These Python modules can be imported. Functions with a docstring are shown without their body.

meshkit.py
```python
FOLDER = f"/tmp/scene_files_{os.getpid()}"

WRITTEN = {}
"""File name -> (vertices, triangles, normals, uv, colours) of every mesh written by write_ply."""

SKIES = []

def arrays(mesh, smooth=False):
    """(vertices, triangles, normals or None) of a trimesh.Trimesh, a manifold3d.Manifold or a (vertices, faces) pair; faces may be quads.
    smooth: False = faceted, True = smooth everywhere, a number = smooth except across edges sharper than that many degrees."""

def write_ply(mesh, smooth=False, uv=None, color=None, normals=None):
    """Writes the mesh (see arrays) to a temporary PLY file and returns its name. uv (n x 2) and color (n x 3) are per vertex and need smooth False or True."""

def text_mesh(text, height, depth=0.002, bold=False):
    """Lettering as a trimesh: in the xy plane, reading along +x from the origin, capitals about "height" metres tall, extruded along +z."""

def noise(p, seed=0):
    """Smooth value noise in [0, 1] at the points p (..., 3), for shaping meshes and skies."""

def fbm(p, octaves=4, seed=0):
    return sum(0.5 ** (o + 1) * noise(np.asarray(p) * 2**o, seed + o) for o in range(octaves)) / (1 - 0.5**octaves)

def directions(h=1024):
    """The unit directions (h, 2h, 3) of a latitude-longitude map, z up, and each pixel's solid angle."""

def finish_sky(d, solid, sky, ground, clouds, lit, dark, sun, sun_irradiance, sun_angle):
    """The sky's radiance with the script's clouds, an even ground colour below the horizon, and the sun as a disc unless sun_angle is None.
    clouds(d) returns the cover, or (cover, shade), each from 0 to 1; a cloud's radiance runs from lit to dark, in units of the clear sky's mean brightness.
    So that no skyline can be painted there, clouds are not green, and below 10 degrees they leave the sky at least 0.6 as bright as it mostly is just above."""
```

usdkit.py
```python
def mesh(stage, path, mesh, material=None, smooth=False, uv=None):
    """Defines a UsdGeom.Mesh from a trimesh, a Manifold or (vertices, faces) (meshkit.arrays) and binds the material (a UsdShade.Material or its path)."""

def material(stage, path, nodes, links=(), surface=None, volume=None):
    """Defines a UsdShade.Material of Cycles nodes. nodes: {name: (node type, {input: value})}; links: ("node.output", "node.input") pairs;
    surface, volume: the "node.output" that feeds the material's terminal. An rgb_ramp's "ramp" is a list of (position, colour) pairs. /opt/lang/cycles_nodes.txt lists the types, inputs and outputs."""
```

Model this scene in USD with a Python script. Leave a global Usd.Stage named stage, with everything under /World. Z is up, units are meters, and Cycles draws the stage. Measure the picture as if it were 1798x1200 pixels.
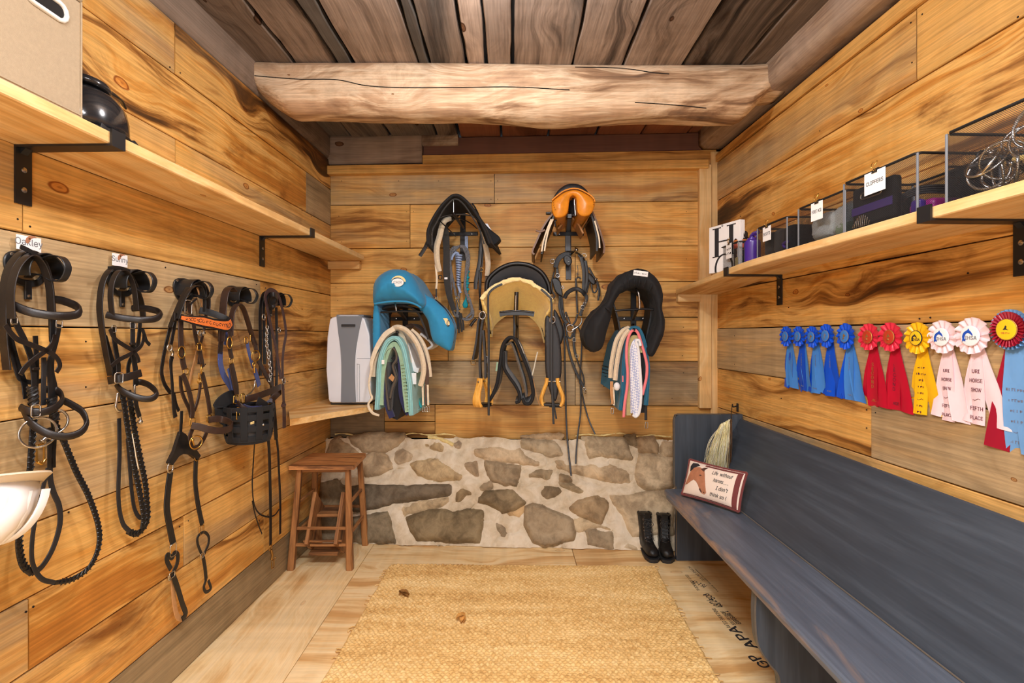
import math, random
import numpy as np, trimesh, shapely, shapely.geometry as sg
import manifold3d as m3
from scipy.spatial import Delaunay
import usdkit, meshkit
from pxr import Usd, UsdGeom, UsdLux, UsdShade, Sdf, Gf, Vt

stage = Usd.Stage.CreateInMemory()
UsdGeom.SetStageUpAxis(stage, UsdGeom.Tokens.z)
UsdGeom.SetStageMetersPerUnit(stage, 1.0)
UsdGeom.Xform.Define(stage, '/World')
UsdGeom.Scope.Define(stage, '/World/Looks')

# ------------------------------------------------------------------ camera, light, exposure
CX, CY, FPX, EYE = 899.0, 588.0, 900.0, 1.30          # principal column, horizon row, focal length in pixels, eye height
EXPOSURE = 0.5
cam = UsdGeom.Camera.Define(stage, '/World/camera')
cam.CreateFocalLengthAttr(18.0)
cam.CreateHorizontalApertureAttr(18.0 * 1798 / FPX)
cam.CreateVerticalApertureAttr(18.0 * 1200 / FPX)
cam.CreateVerticalApertureOffsetAttr(-18.0 * (600 - CY) / FPX)
cam.CreateClippingRangeAttr(Gf.Vec2f(0.02, 100))
cam.CreateExposureAttr(EXPOSURE)
cam.AddTranslateOp().Set(Gf.Vec3d(0, 0, EYE))
cam.AddRotateXOp().Set(90.0)

dome = UsdLux.DomeLight.Define(stage, '/World/sky_light')
dome.CreateIntensityAttr(0.25)
dome.CreateColorAttr(Gf.Vec3f(0.85, 0.92, 1.0))

LAMPS = [((-0.05, 1.50, 2.40), 0.06, 185.0), ((0.0, 0.05, 2.52), (1.2, 0.30), 52.0)]   # centre, radius or size of the added fill panel, intensity
DOORWAY = (1.25, 2.05, 2.4)                          # made-up doorway behind the camera, added for fill light: width, height, intensity
DAY_COLOR = (0.97, 0.985, 1.0)
LAMP_COLOR = (1.0, 0.975, 0.985)

# ------------------------------------------------------------------ scene tree helpers
COUNT = {}
def numbered(parent, name):
    k = (parent, name)
    n = COUNT.get(k, -1) + 1
    COUNT[k] = n
    return name if n == 0 else f'{name}_{n:03d}'

class Node:
    def __init__(self, path, at): self.path, self.at = path, np.asarray(at, float)
    @property
    def prim(self): return stage.GetPrimAtPath(self.path)

def meta(prim, label=None, cat=None, group=None, kind=None):
    for k, v in (('label', label), ('category', cat), ('group', group), ('kind', kind)):
        if v: prim.SetCustomDataByKey(k, v)

def thing(name, label=None, cat=None, at=(0, 0, 0), group=None, kind=None):
    p = '/World/' + numbered('/World', name)
    x = UsdGeom.Xform.Define(stage, p)
    x.AddTranslateOp().Set(Gf.Vec3d(*map(float, at)))
    meta(x.GetPrim(), label, cat, group, kind)
    return Node(p, at)

def part(parent, name, mesh, mat, smooth=35, label=None, pc=None, tone=None, kind=None):
    """One mesh under parent (world coordinates given). pc, tone: per-vertex primvars for the wood looks."""
    p = parent.path + '/' + numbered(parent.path, name)
    if hasattr(mesh, 'to_mesh'):
        mm = mesh.to_mesh(); mesh = trimesh.Trimesh(mm.vert_properties[:, :3], mm.tri_verts, process=False)
    if isinstance(mesh, tuple):
        v, f = np.asarray(mesh[0], float), np.asarray(mesh[1], int)
        if f.shape[1] == 4: f = np.vstack([f[:, [0, 1, 2]], f[:, [0, 2, 3]]])
        mesh = trimesh.Trimesh(v, f, process=False)
    m = trimesh.Trimesh(np.asarray(mesh.vertices) - parent.at, mesh.faces, process=False)
    if tone is not None and pc is None and not isinstance(smooth, bool):
        m = trimesh.graph.smooth_shade(m, angle=np.radians(smooth), facet_minarea=None); smooth = True
    if pc is not None: smooth = False if smooth is not True else True
    g = usdkit.mesh(stage, p, m, '/World/Looks/' + mat, smooth=smooth)
    api = UsdGeom.PrimvarsAPI(g)
    for nm, val in (('pc', pc), ('tone', tone)):
        if val is not None:
            val = np.broadcast_to(np.asarray(val, np.float32), (len(m.vertices), 3))
            api.CreatePrimvar(nm, Sdf.ValueTypeNames.Float3Array, 'vertex').Set(Vt.Vec3fArray.FromNumpy(np.ascontiguousarray(val)))
    if label or kind: meta(g.GetPrim(), label, kind=kind)
    return Node(p, parent.at)

def single(name, mesh, mat, label, cat=None, smooth=35, group=None, kind=None, pc=None, tone=None):
    n = part(Node('/World', (0, 0, 0)), name, mesh, mat, smooth, pc=pc, tone=tone)
    meta(n.prim, label, cat, group, kind)
    return n

def copy_of(src, name, label, cat, at, group=None, rotz=0.0):
    p = '/World/' + numbered('/World', name)
    x = UsdGeom.Xform.Define(stage, p)
    x.GetPrim().GetReferences().AddInternalReference(src.path)
    x.GetPrim().SetInstanceable(True)
    x.ClearXformOpOrder()
    x.AddTranslateOp(opSuffix='place').Set(Gf.Vec3d(*map(float, at)))
    if rotz: x.AddRotateZOp(opSuffix='turn').Set(rotz)
    meta(x.GetPrim(), label, cat, group)
    return Node(p, at)

# ------------------------------------------------------------------ the photograph's rays against the room's planes
def unit(v): v = np.asarray(v, float); return v / np.linalg.norm(v)
NL, NR, NB = unit((1, -0.027, 0)), unit((-1, -0.034, 0)), unit((-0.049, -1, 0))
TL, TR, TB = unit((0.027, 1, 0)), unit((-0.034, 1, 0)), unit((1, -0.049, 0))
PL0, PR0, PB0 = np.array((-1.318, 0, 0)), np.array((1.438, 0, 0)), np.array((0, 3.395, 0))
ZUP = np.array((0, 0, 1.0))
def ray(px, py): return np.array(((px - CX) / FPX, 1.0, -(py - CY) / FPX))
def hit(px, py, p0, n, d):
    r = ray(px, py); o = np.array((0, 0, EYE))
    return o + r * ((n @ (p0 - o) + d) / (n @ r))
def LP(px, py, d=0.0): return hit(px, py, PL0, NL, d)
def RP(px, py, d=0.0): return hit(px, py, PR0, NR, d)
def BP(px, py, d=0.0): return hit(px, py, PB0, NB, d)
def FP(px, py, z=0.0):
    r = ray(px, py); return np.array((0, 0, EYE)) + r * ((z - EYE) / r[2])
def YP(px, py, y): return np.array((0, 0, EYE)) + ray(px, py) * y
WALLS = dict(left=(PL0, TL, NL), right=(PR0, TR, NR), back=(PB0, TB, NB))
def wpt(wall, s, z, d=0.0):
    p0, t, n = WALLS[wall]
    return p0 + t * s + n * d + ZUP * z
def ws(wall, p):
    p0, t, n = WALLS[wall]
    return (np.asarray(p) - p0) @ t
PROJ = dict(left=LP, right=RP, back=BP)

# ------------------------------------------------------------------ mesh helpers
def cat(*ms):
    ms = [x for x in (ms[0] if len(ms) == 1 and isinstance(ms[0], (list, tuple)) else ms)]
    return trimesh.util.concatenate(ms)
def TM(v, f): 
    f = np.asarray(f, int)
    if f.shape[1] == 4: f = np.vstack([f[:, [0, 1, 2]], f[:, [0, 2, 3]]])
    return trimesh.Trimesh(np.asarray(v, float), f, process=False)

def rbox(c, size, ax=None, r=0.004, seg=2):
    """Box with rounded edges: centre, full sizes, rows of ax are its axes."""
    size = np.asarray(size, float); r = min(r, size.min() * 0.49)
    h = size / 2 - r
    pts = []
    dirs = []
    for i in np.linspace(-1, 1, seg + 1):
        pass
    s = trimesh.creation.icosphere(1, r) if seg > 1 else trimesh.creation.box([2 * r] * 3)
    sv = np.asarray(s.vertices)
    if seg <= 1:
        sv = np.array([[a * r, 0, 0] for a in (-1, 1)] + [[0, a * r, 0] for a in (-1, 1)] + [[0, 0, a * r] for a in (-1, 1)])
    corners = np.array([(x, y, z) for x in (-1, 1) for y in (-1, 1) for z in (-1, 1)]) * h
    P = (corners[:, None] + sv[None]).reshape(-1, 3)
    m = m3.Manifold.hull_points(P).to_mesh()
    v = m.vert_properties[:, :3]
    if ax is not None: v = v @ np.asarray(ax, float)
    return TM(v + np.asarray(c, float), m.tri_verts)

def wbox(wall, s0, s1, z0, z1, d0, d1, r=0.003, seg=1):
    p0, t, n = WALLS[wall]
    c = wpt(wall, (s0 + s1) / 2, (z0 + z1) / 2, (d0 + d1) / 2)
    return rbox(c, (abs(s1 - s0), abs(d1 - d0), abs(z1 - z0)), (t, n, ZUP), r, seg)

def spline(pts, n=8, closed=False):
    P = np.asarray(pts, float)
    if len(P) < 3 and not closed:
        return np.array([P[0] + (P[-1] - P[0]) * t for t in np.linspace(0, 1, n + 1)])
    if closed: Q = np.vstack([P[-1], P, P[0], P[1]])
    else: Q = np.vstack([2 * P[0] - P[1], P, 2 * P[-1] - P[-2]])
    out = []
    for i in range(1, len(Q) - 2):
        p0, p1, p2, p3 = Q[i - 1:i + 3]
        for t in np.linspace(0, 1, n, endpoint=False):
            out.append(0.5 * ((2 * p1) + (-p0 + p2) * t + (2 * p0 - 5 * p1 + 4 * p2 - p3) * t * t + (-p0 + 3 * p1 - 3 * p2 + p3) * t ** 3))
    if not closed: out.append(P[-1])
    return np.array(out)

def tangents(P, closed=False):
    if closed: T = np.roll(P, -1, 0) - np.roll(P, 1, 0)
    else: T = np.gradient(P, axis=0)
    L = np.linalg.norm(T, axis=1, keepdims=True)
    return T / np.where(L > 1e-12, L, 1)

def skin(rings, closed_path, caps=True):
    R = np.asarray(rings); n, k = R.shape[:2]
    v = R.reshape(-1, 3); f = []
    for i in range(n if closed_path else n - 1):
        j = (i + 1) % n
        a = i * k + np.arange(k); b = i * k + (np.arange(k) + 1) % k
        c = j * k + (np.arange(k) + 1) % k; d = j * k + np.arange(k)
        f.append(np.stack([a, b, c], 1)); f.append(np.stack([a, c, d], 1))
    f = np.vstack(f)
    if not closed_path and caps:
        v = np.vstack([v, R[0].mean(0), R[-1].mean(0)])
        a = np.arange(k); b = (a + 1) % k
        f = np.vstack([f, np.stack([np.full(k, n * k), b, a], 1), np.stack([np.full(k, n * k + 1), (n - 1) * k + a, (n - 1) * k + b], 1)])
    return TM(v, f)

def tube(P, r, sides=8, closed=False):
    P = np.asarray(P, float); T = tangents(P, closed)
    r = np.broadcast_to(np.asarray(r, float), (len(P),))
    u = np.cross(T[0], (0, 0, 1)); 
    if np.linalg.norm(u) < 0.1: u = np.cross(T[0], (1, 0, 0))
    u = unit(u); U = []
    for t in T:
        u = u - (u @ t) * t; u = unit(u); U.append(u)
    U = np.array(U); V = np.cross(T, U)
    if closed:                                            # spread the closing twist
        e = U[-1] - (U[-1] @ T[0]) * T[0]
        ang = math.atan2(e @ V[0], e @ U[0])
        a = -ang * np.arange(len(P)) / len(P)
        U, V = U * np.cos(a)[:, None] + V * np.sin(a)[:, None], V * np.cos(a)[:, None] - U * np.sin(a)[:, None]
    an = np.linspace(0, 2 * np.pi, sides, endpoint=False)
    R = P[:, None] + r[:, None, None] * (np.cos(an)[None, :, None] * U[:, None] + np.sin(an)[None, :, None] * V[:, None])
    return skin(R, closed)

def strap(P, w, t=0.004, wdir=None, nrm=None, closed=False, bulge=0.0, twist=None):
    """A leather-like band swept along P. wdir: the width's direction; nrm: or the direction its flat side faces."""
    P = np.asarray(P, float); T = tangents(P, closed)
    w = np.broadcast_to(np.asarray(w, float), (len(P),))
    W = []; last = None
    for i, tt in enumerate(T):
        if wdir is not None:
            wd = np.asarray(wdir, float)
            if wd.ndim == 2: wd = wd[i]
            a = wd - (wd @ tt) * tt
        else:
            nn = np.asarray(nrm, float)
            if nn.ndim == 2: nn = nn[i]
            a = np.cross(nn, tt)
        if np.linalg.norm(a) < 0.15 and last is not None: a = last - (last @ tt) * tt
        a = unit(a)
        if last is not None and a @ last < 0: a = -a
        W.append(a); last = a
    W = np.array(W)
    N = np.cross(T, W)
    if twist is not None:
        tw = np.asarray(twist)[:, None]
        W, N = W * np.cos(tw) + N * np.sin(tw), N * np.cos(tw) - W * np.sin(tw)
    c = t * 0.35
    prof = np.array([(-.5, -.5, 0, 1), (.5, -.5, 0, 1), (.5, .5, 0, 1), (-.5, .5, 0, 1)])
    hw = w / 2; ht = t / 2
    q = []
    for (a, b, da, db) in ((-1, -1, c, 0), (1, -1, -c, 0), (1, -1, 0, c), (1, 1, 0, -c), (1, 1, -c, 0), (-1, 1, c, 0), (-1, 1, 0, -c), (-1, -1, 0, c)):
        q.append(P + W * (a * hw + da)[:, None] + N * (b * ht + db))
    if bulge:
        q.insert(5, P + N * (ht + bulge))
        q.insert(1, P - N * (ht + bulge))
    return skin(np.stack(q, 1), closed)

def ring(c, n, R, r, k=28, sides=8, squash=1.0, up=None):
    n = unit(n); u = np.cross(n, ZUP if abs(n[2]) < 0.9 else (1, 0, 0)) if up is None else np.cross(np.asarray(up, float), n)
    u = unit(u); v = np.cross(n, u)
    a = np.linspace(0, 2 * np.pi, k, endpoint=False)
    return tube(np.asarray(c) + R * np.cos(a)[:, None] * u * squash + R * np.sin(a)[:, None] * v, r, sides, True)

def rectring(c, u, v, a, b, r, rad=None, sides=6):
    """Rounded rectangular loop (buckle): half sizes a along u, b along v."""
    rad = rad or min(a, b) * 0.5
    P = []
    for k, (sx, sy) in enumerate(((1, 1), (-1, 1), (-1, -1), (1, -1))):
        for t in np.linspace(0, 1, 4):
            an = (k + t) * np.pi / 2
            P.append(np.asarray(c) + np.asarray(u) * (sx * (a - rad) + rad * math.cos(an)) + np.asarray(v) * (sy * (b - rad) + rad * math.sin(an)))
    return tube(np.array(P), r, sides, True)

def ball(c, r, sub=2, scale=(1, 1, 1)):
    s = trimesh.creation.icosphere(sub, r); s.apply_scale(scale); s.apply_translation(c); return s
def cyl(a, b, r, sides=16, r2=None):
    a, b = np.asarray(a, float), np.asarray(b, float)
    return tube(np.array([a, b]), [r, r if r2 is None else r2], sides)
def lathe(c, axis, prof, k=32, up=None):
    """prof: (height along axis, radius) pairs."""
    axis = unit(axis); u = unit(np.cross(axis, (1, 0, 0) if abs(axis[0]) < 0.9 else (0, 1, 0))); v = np.cross(axis, u)
    a = np.linspace(0, 2 * np.pi, k, endpoint=False)
    R = [np.asarray(c) + axis * h + max(r, 1e-5) * (np.cos(a)[:, None] * u + np.sin(a)[:, None] * v) for h, r in prof]
    return skin(np.array(R), False)

def sheet(G, t, normal=None):
    """Solid sheet of thickness t from a grid of points G (n, m, 3)."""
    G = np.asarray(G, float); n, m = G.shape[:2]
    du = np.gradient(G, axis=0); dv = np.gradient(G, axis=1)
    N = np.cross(du, dv); N /= np.maximum(np.linalg.norm(N, axis=2, keepdims=True), 1e-9)
    A, B = G + N * t / 2, G - N * t / 2
    v = np.vstack([A.reshape(-1, 3), B.reshape(-1, 3)]); k = n * m
    f = []
    I = np.arange(k).reshape(n, m)
    a, b, c, d = I[:-1, :-1].ravel(), I[1:, :-1].ravel(), I[1:, 1:].ravel(), I[:-1, 1:].ravel()
    f += [np.stack([a, b, c], 1), np.stack([a, c, d], 1), np.stack([a, c, b], 1) + k, np.stack([a, d, c], 1) + k]
    edge = np.concatenate([I[0, :], I[1:, -1], I[-1, -2::-1], I[-2:0:-1, 0]])
    e2 = np.roll(edge, -1)
    f += [np.stack([edge, edge + k, e2 + k], 1), np.stack([edge, e2 + k, e2], 1)]
    return TM(v, np.vstack(f))

def loft(curves, n=24, m=6, t=0.01):
    """Curves (lists of 3-D points) resampled to n points each, splined across with m steps: a solid sheet."""
    C = []
    for c in curves:
        P = spline(c, 10); L = np.concatenate([[0], np.cumsum(np.linalg.norm(np.diff(P, axis=0), axis=1))])
        x = np.linspace(0, L[-1], n)
        C.append(np.stack([np.interp(x, L, P[:, k]) for k in range(3)], 1))
    C = np.array(C)
    G = np.stack([spline(C[:, i], m) for i in range(n)], 1)
    return sheet(G, t)

def prism(poly, mat4, depth):
    """shapely polygon extruded by depth, then its x, y, z axes and origin taken from mat4 = (x, y, z, o)."""
    ms = []
    for g in getattr(poly, 'geoms', [poly]):
        e = trimesh.creation.extrude_polygon(g, depth, engine='earcut')
        x, y, z, o = map(lambda q: np.asarray(q, float), mat4)
        v = np.asarray(e.vertices)
        e = TM(v[:, :1] * x + v[:, 1:2] * y + v[:, 2:3] * z + o, e.faces)
        if np.linalg.det(np.stack([x, y, z])) < 0: e.invert()
        ms.append(e)
    return cat(ms)

def text(s, height, o, x, y, z, depth=0.0008, bold=False, center=False, width=None):
    if s[0] == '#':                                        # print too small to read in the photograph: a row of short strokes
        R_ = random.Random(len(s) * 31 + int(s[1:])); n_ = int(s[1:]); W_ = width or n_ * height * .7; q = []
        for i in range(n_):
            h_ = height * R_.uniform(.55, 1); w_ = W_ / n_
            q += [sg.box(i * w_, 0, i * w_ + w_ * .22, h_), sg.box(i * w_, h_ * R_.uniform(.0, .8), i * w_ + w_ * .7, h_)][:1 + (R_.random() < .6)]
        m = trimesh.util.concatenate([trimesh.creation.extrude_polygon(g_, depth, engine='earcut') for g_ in q])
    else: m = meshkit.text_mesh(s, height, depth, bold)
    v = np.asarray(m.vertices).copy()
    if width: v[:, 0] *= width / (np.ptp(v[:, 0]))
    if center: v[:, 0] -= (v[:, 0].max() + v[:, 0].min()) / 2
    return TM(v[:, :1] * np.asarray(x) + v[:, 1:2] * np.asarray(y) + v[:, 2:3] * np.asarray(z) + np.asarray(o), m.faces)

def jitter(m, amp, freq, seed=0):
    v = np.asarray(m.vertices); 
    d = np.stack([meshkit.fbm(v * freq, 3, seed + k * 7) - 0.5 for k in range(3)], 1) * 2 * amp
    return TM(v + d, m.faces)
# ------------------------------------------------------------------ looks
LK = '/World/Looks/'
def srgb(r, g, b):
    c = np.array((r, g, b), float) / 255
    return tuple(np.where(c <= 0.04045, c / 12.92, ((c + 0.055) / 1.055) ** 2.4))

def plain(name, col, rough=0.5, metal=0.0, spec=0.5, noise=0.0, scale=30.0, bump=0.0, bscale=200.0, sheen=0.0, coat=0.0):
    nodes = {'geo': ('texture_coordinate', {}), 'p': ('principled_bsdf', dict(roughness=rough, metallic=metal, specular_ior_level=spec, sheen_weight=sheen, coat_weight=coat, base_color=col))}
    links = []
    if noise:
        nodes['n'] = ('noise_texture', dict(scale=scale, detail=4.0, roughness=0.6))
        c = np.array(col)
        nodes['r'] = ('rgb_ramp', {'ramp': [(0.25, tuple(c * (1 - noise))), (0.75, tuple(np.minimum(c * (1 + noise), 1)))]})
        links += [('geo.object', 'n.vector'), ('n.fac', 'r.fac'), ('r.color', 'p.base_color')]
    if bump:
        nodes['bn'] = ('noise_texture', dict(scale=bscale, detail=3.0))
        nodes['b'] = ('bump', dict(strength=bump, distance=0.002))
        links += [('geo.object', 'bn.vector'), ('bn.fac', 'b.height'), ('b.normal', 'p.normal')]
    usdkit.material(stage, LK + name, nodes, links, surface='p.BSDF')

def wood(name, streak, grey, knotc=((0.42, 0.22, 0.11), (0.88, 0.66, 0.46)), su=0.55, sv=5.0, fine=0.26, rough=0.5, knot=1.0, grey_bias=0.0, bump=0.25, spec=0.35, distort=0.45, blotch=0.0):
    """Boards: pc = (along, across, depth) in metres with a random shift per board; tone = (greyness, streak strength, value)."""
    N = {
     'pc': ('attribute', {'attribute': 'pc'}), 'tone': ('attribute', {'attribute': 'tone'}),
     'tx': ('separate_xyz', {}), 'px': ('separate_xyz', {}),
     # knots
     'kv': ('mapping', {'scale': (1.55, 3.1, 0.0)}),
     'kn': ('noise_texture', {'scale': 9.0, 'detail': 2.0}),
     'kadd': ('vector_math', {'math_type': 'multiply_add', 'vector2': (0.07, 0.07, 0.0)}),
     'kvor': ('voronoi_texture', {'feature': 'f1', 'dimensions': '2D', 'scale': 1.0, 'randomness': 1.0}),
     'kcell': ('separate_color', {}),
     'ksz': ('map_range', {'from_min': 0.35, 'from_max': 1.0, 'to_min': 0.002, 'to_max': 0.052, 'clamp': True}),
     'kd': ('math', {'math_type': 'divide'}),
     'kram': ('rgb_ramp', {'ramp': [(0.0, (.62, .42, .30)), (0.08, (.62, .42, .30)), (0.14, knotc[1]), (0.34, knotc[1]), (0.41, knotc[0]), (0.47, knotc[0]), (0.56, (1, 1, 1)), (1, (1, 1, 1))]}),
     'kmask': ('map_range', {'from_min': 1.0, 'from_max': 1.25, 'to_min': 1.0, 'to_max': 0.0, 'clamp': True, 'range_type': 'smoothstep'}),
     'kdn': ('math', {'math_type': 'multiply', 'value2': 0.5}),
     # grain flows round the knots
     'flow': ('map_range', {'from_min': 0.0, 'from_max': 0.33, 'to_min': 0.34, 'to_max': 0.0, 'clamp': True, 'range_type': 'smoothstep'}),
     'gv': ('mapping', {'scale': (su, sv, sv)}),
     'wn': ('noise_texture', {'scale': 1.7, 'detail': 2.0}),
     'gadd': ('vector_math', {'math_type': 'multiply_add', 'vector2': (0.25, 0.9, 0.0)}),
     'fl3': ('combine_xyz', {'x': 0.0, 'z': 0.0}),
     'gadd2': ('vector_math', {'math_type': 'add'}),
     'g': ('noise_texture', {'scale': 1.0, 'detail': 7.0, 'roughness': 0.62, 'distortion': distort}),
     'gs': ('math', {'math_type': 'subtract', 'value2': 0.5}),
     'gm0': ('math', {'math_type': 'multiply', 'value2': 2.2}),
     'gm': ('math', {'math_type': 'multiply'}),
     'lv': ('mapping', {'scale': (1.1, 34.0, 34.0)}),
     'ladd': ('vector_math', {'math_type': 'multiply_add', 'vector2': (0.3, 2.2, 0.0)}),
     'ladd2': ('vector_math', {'math_type': 'multiply_add', 'vector2': (0.0, 5.0, 0.0)}),
     'l': ('noise_texture', {'scale': 1.0, 'detail': 3.0, 'roughness': 0.55}),
     'ls': ('math', {'math_type': 'multiply_add', 'value2': 0.55, 'value3': -0.275}),
     'lg': ('math', {'math_type': 'add'}),
     'ga': ('math', {'math_type': 'add', 'value2': 0.56}),
     'ramp': ('rgb_ramp', {'ramp': streak}),
     'gv2': ('mapping', {'scale': (su * 1.1, sv * 0.7, sv), 'location': (7.3, 3.1, 1.0)}),
     'g2': ('noise_texture', {'scale': 1.0, 'detail': 5.0, 'roughness': 0.6, 'distortion': 0.8}),
     'gr0': ('math', {'math_type': 'add'}),
     'gr': ('map_range', {'from_min': 0.56 - grey_bias, 'from_max': 0.90 - grey_bias, 'to_min': 0.0, 'to_max': 0.95, 'clamp': True, 'range_type': 'smoothstep'}),
     'gramp': ('rgb_ramp', {'ramp': grey}),
     'mixg': ('mix_color', {}),
     # fine grain
     'fv': ('mapping', {'scale': (3.0, 130.0, 130.0)}),
     'fadd': ('vector_math', {'math_type': 'multiply_add', 'vector2': (0.0, 0.02, 0.0)}),
     'f': ('noise_texture', {'scale': 1.0, 'detail': 3.0, 'roughness': 0.6}),
     'fr': ('map_range', {'from_min': 0.3, 'from_max': 0.7, 'to_min': 1.0 - fine, 'to_max': 1.0 + fine * 0.6, 'clamp': True}),
     'mulf': ('vector_math', {'math_type': 'scale'}),
     'val': ('vector_math', {'math_type': 'scale'}),
     'sv': ('mapping', {'scale': (1.9, 5.5, 5.0), 'location': (3.1, 9.7, 0.0)}), 'sn': ('noise_texture', {'scale': 1.0, 'detail': 6.0, 'roughness': 0.6, 'distortion': 0.35}),
     'sr': ('map_range', {'from_min': 0.56, 'from_max': 0.74, 'to_min': 0.0, 'to_max': blotch, 'clamp': True, 'range_type': 'smoothstep'}), 'sm': ('math', {'math_type': 'multiply', 'use_clamp': True}), 'smix': ('mix_color', {'blend_type': 'multiply', 'b': (0.36, 0.25, 0.16)}),
     'bv': ('mapping', {'scale': (13.0, 0.25, 0.0)}), 'bnz': ('noise_texture', {'scale': 1.0, 'detail': 2.0}), 'bmr': ('map_range', {'from_min': 0.35, 'from_max': 0.72, 'to_min': 0.95, 'to_max': 1.10, 'clamp': True}), 'bmul': ('math', {'math_type': 'multiply'}),
     'mixk': ('mix_color', {'blend_type': 'multiply'}),
     'kfac': ('math', {'math_type': 'multiply', 'value2': knot}),
     'bump': ('bump', {'strength': bump, 'distance': 0.0015}),
     'p': ('principled_bsdf', {'roughness': rough, 'specular_ior_level': spec}),
    }
    L = [('pc.vector', 'px.vector'), ('tone.vector', 'tx.vector'),
     ('pc.vector', 'kv.vector'), ('pc.vector', 'kn.vector'), ('kn.color', 'kadd.vector1'), ('kv.vector', 'kadd.vector3'), ('kadd.vector', 'kvor.vector'),
     ('kvor.color', 'kcell.color'), ('kcell.r', 'ksz.value'), ('kvor.distance', 'kd.value1'), ('ksz.result', 'kd.value2'),
     ('kd.value', 'kdn.value1'), ('kdn.value', 'kram.fac'), ('kd.value', 'kmask.value'),
     ('kvor.distance', 'flow.value'), ('flow.result', 'fl3.y'),
     ('pc.vector', 'gv.vector'), ('pc.vector', 'wn.vector'), ('wn.color', 'gadd.vector1'), ('gv.vector', 'gadd.vector3'), ('gadd.vector', 'gadd2.vector1'), ('fl3.vector', 'gadd2.vector2'), ('gadd2.vector', 'g.vector'),
     ('g.fac', 'gs.value1'), ('gs.value', 'gm0.value1'), ('pc.vector', 'lv.vector'), ('wn.color', 'ladd.vector1'), ('lv.vector', 'ladd.vector3'), ('fl3.vector', 'ladd2.vector1'), ('ladd.vector', 'ladd2.vector3'), ('ladd2.vector', 'l.vector'), ('l.fac', 'ls.value1'), ('gm0.value', 'lg.value1'), ('ls.value', 'lg.value2'), ('lg.value', 'gm.value1'), ('tx.y', 'gm.value2'), ('gm.value', 'ga.value1'), ('ga.value', 'ramp.fac'),
     ('pc.vector', 'gv2.vector'), ('gv2.vector', 'g2.vector'), ('g2.fac', 'gr0.value1'), ('tx.x', 'gr0.value2'), ('gr0.value', 'gr.value'), ('g.fac', 'gramp.fac'),
     ('gr.result', 'mixg.fac'), ('ramp.color', 'mixg.a'), ('gramp.color', 'mixg.b'),
     ('pc.vector', 'fv.vector'), ('fv.vector', 'f.vector'), ('f.fac', 'fr.value'), ('pc.vector', 'sv.vector'), ('sv.vector', 'sn.vector'), ('sn.fac', 'sr.value'), ('sr.result', 'sm.value1'), ('tx.y', 'sm.value2'), ('sm.value', 'smix.fac'), ('mixg.result', 'smix.a'), ('pc.vector', 'bv.vector'), ('bv.vector', 'bnz.vector'), ('bnz.fac', 'bmr.value'), ('bmr.result', 'bmul.value1'), ('fr.result', 'bmul.value2'), ('smix.result', 'mulf.vector1'), ('bmul.value', 'mulf.scale'),
     ('mulf.vector', 'val.vector1'), ('tx.z', 'val.scale'),
     ('kmask.result', 'kfac.value1'), ('kfac.value', 'mixk.fac'), ('val.vector', 'mixk.a'), ('kram.color', 'mixk.b'), ('mixk.result', 'p.base_color'),
     ('f.fac', 'bump.height'), ('bump.normal', 'p.normal')]
    usdkit.material(stage, LK + name, N, L, surface='p.BSDF')

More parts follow.
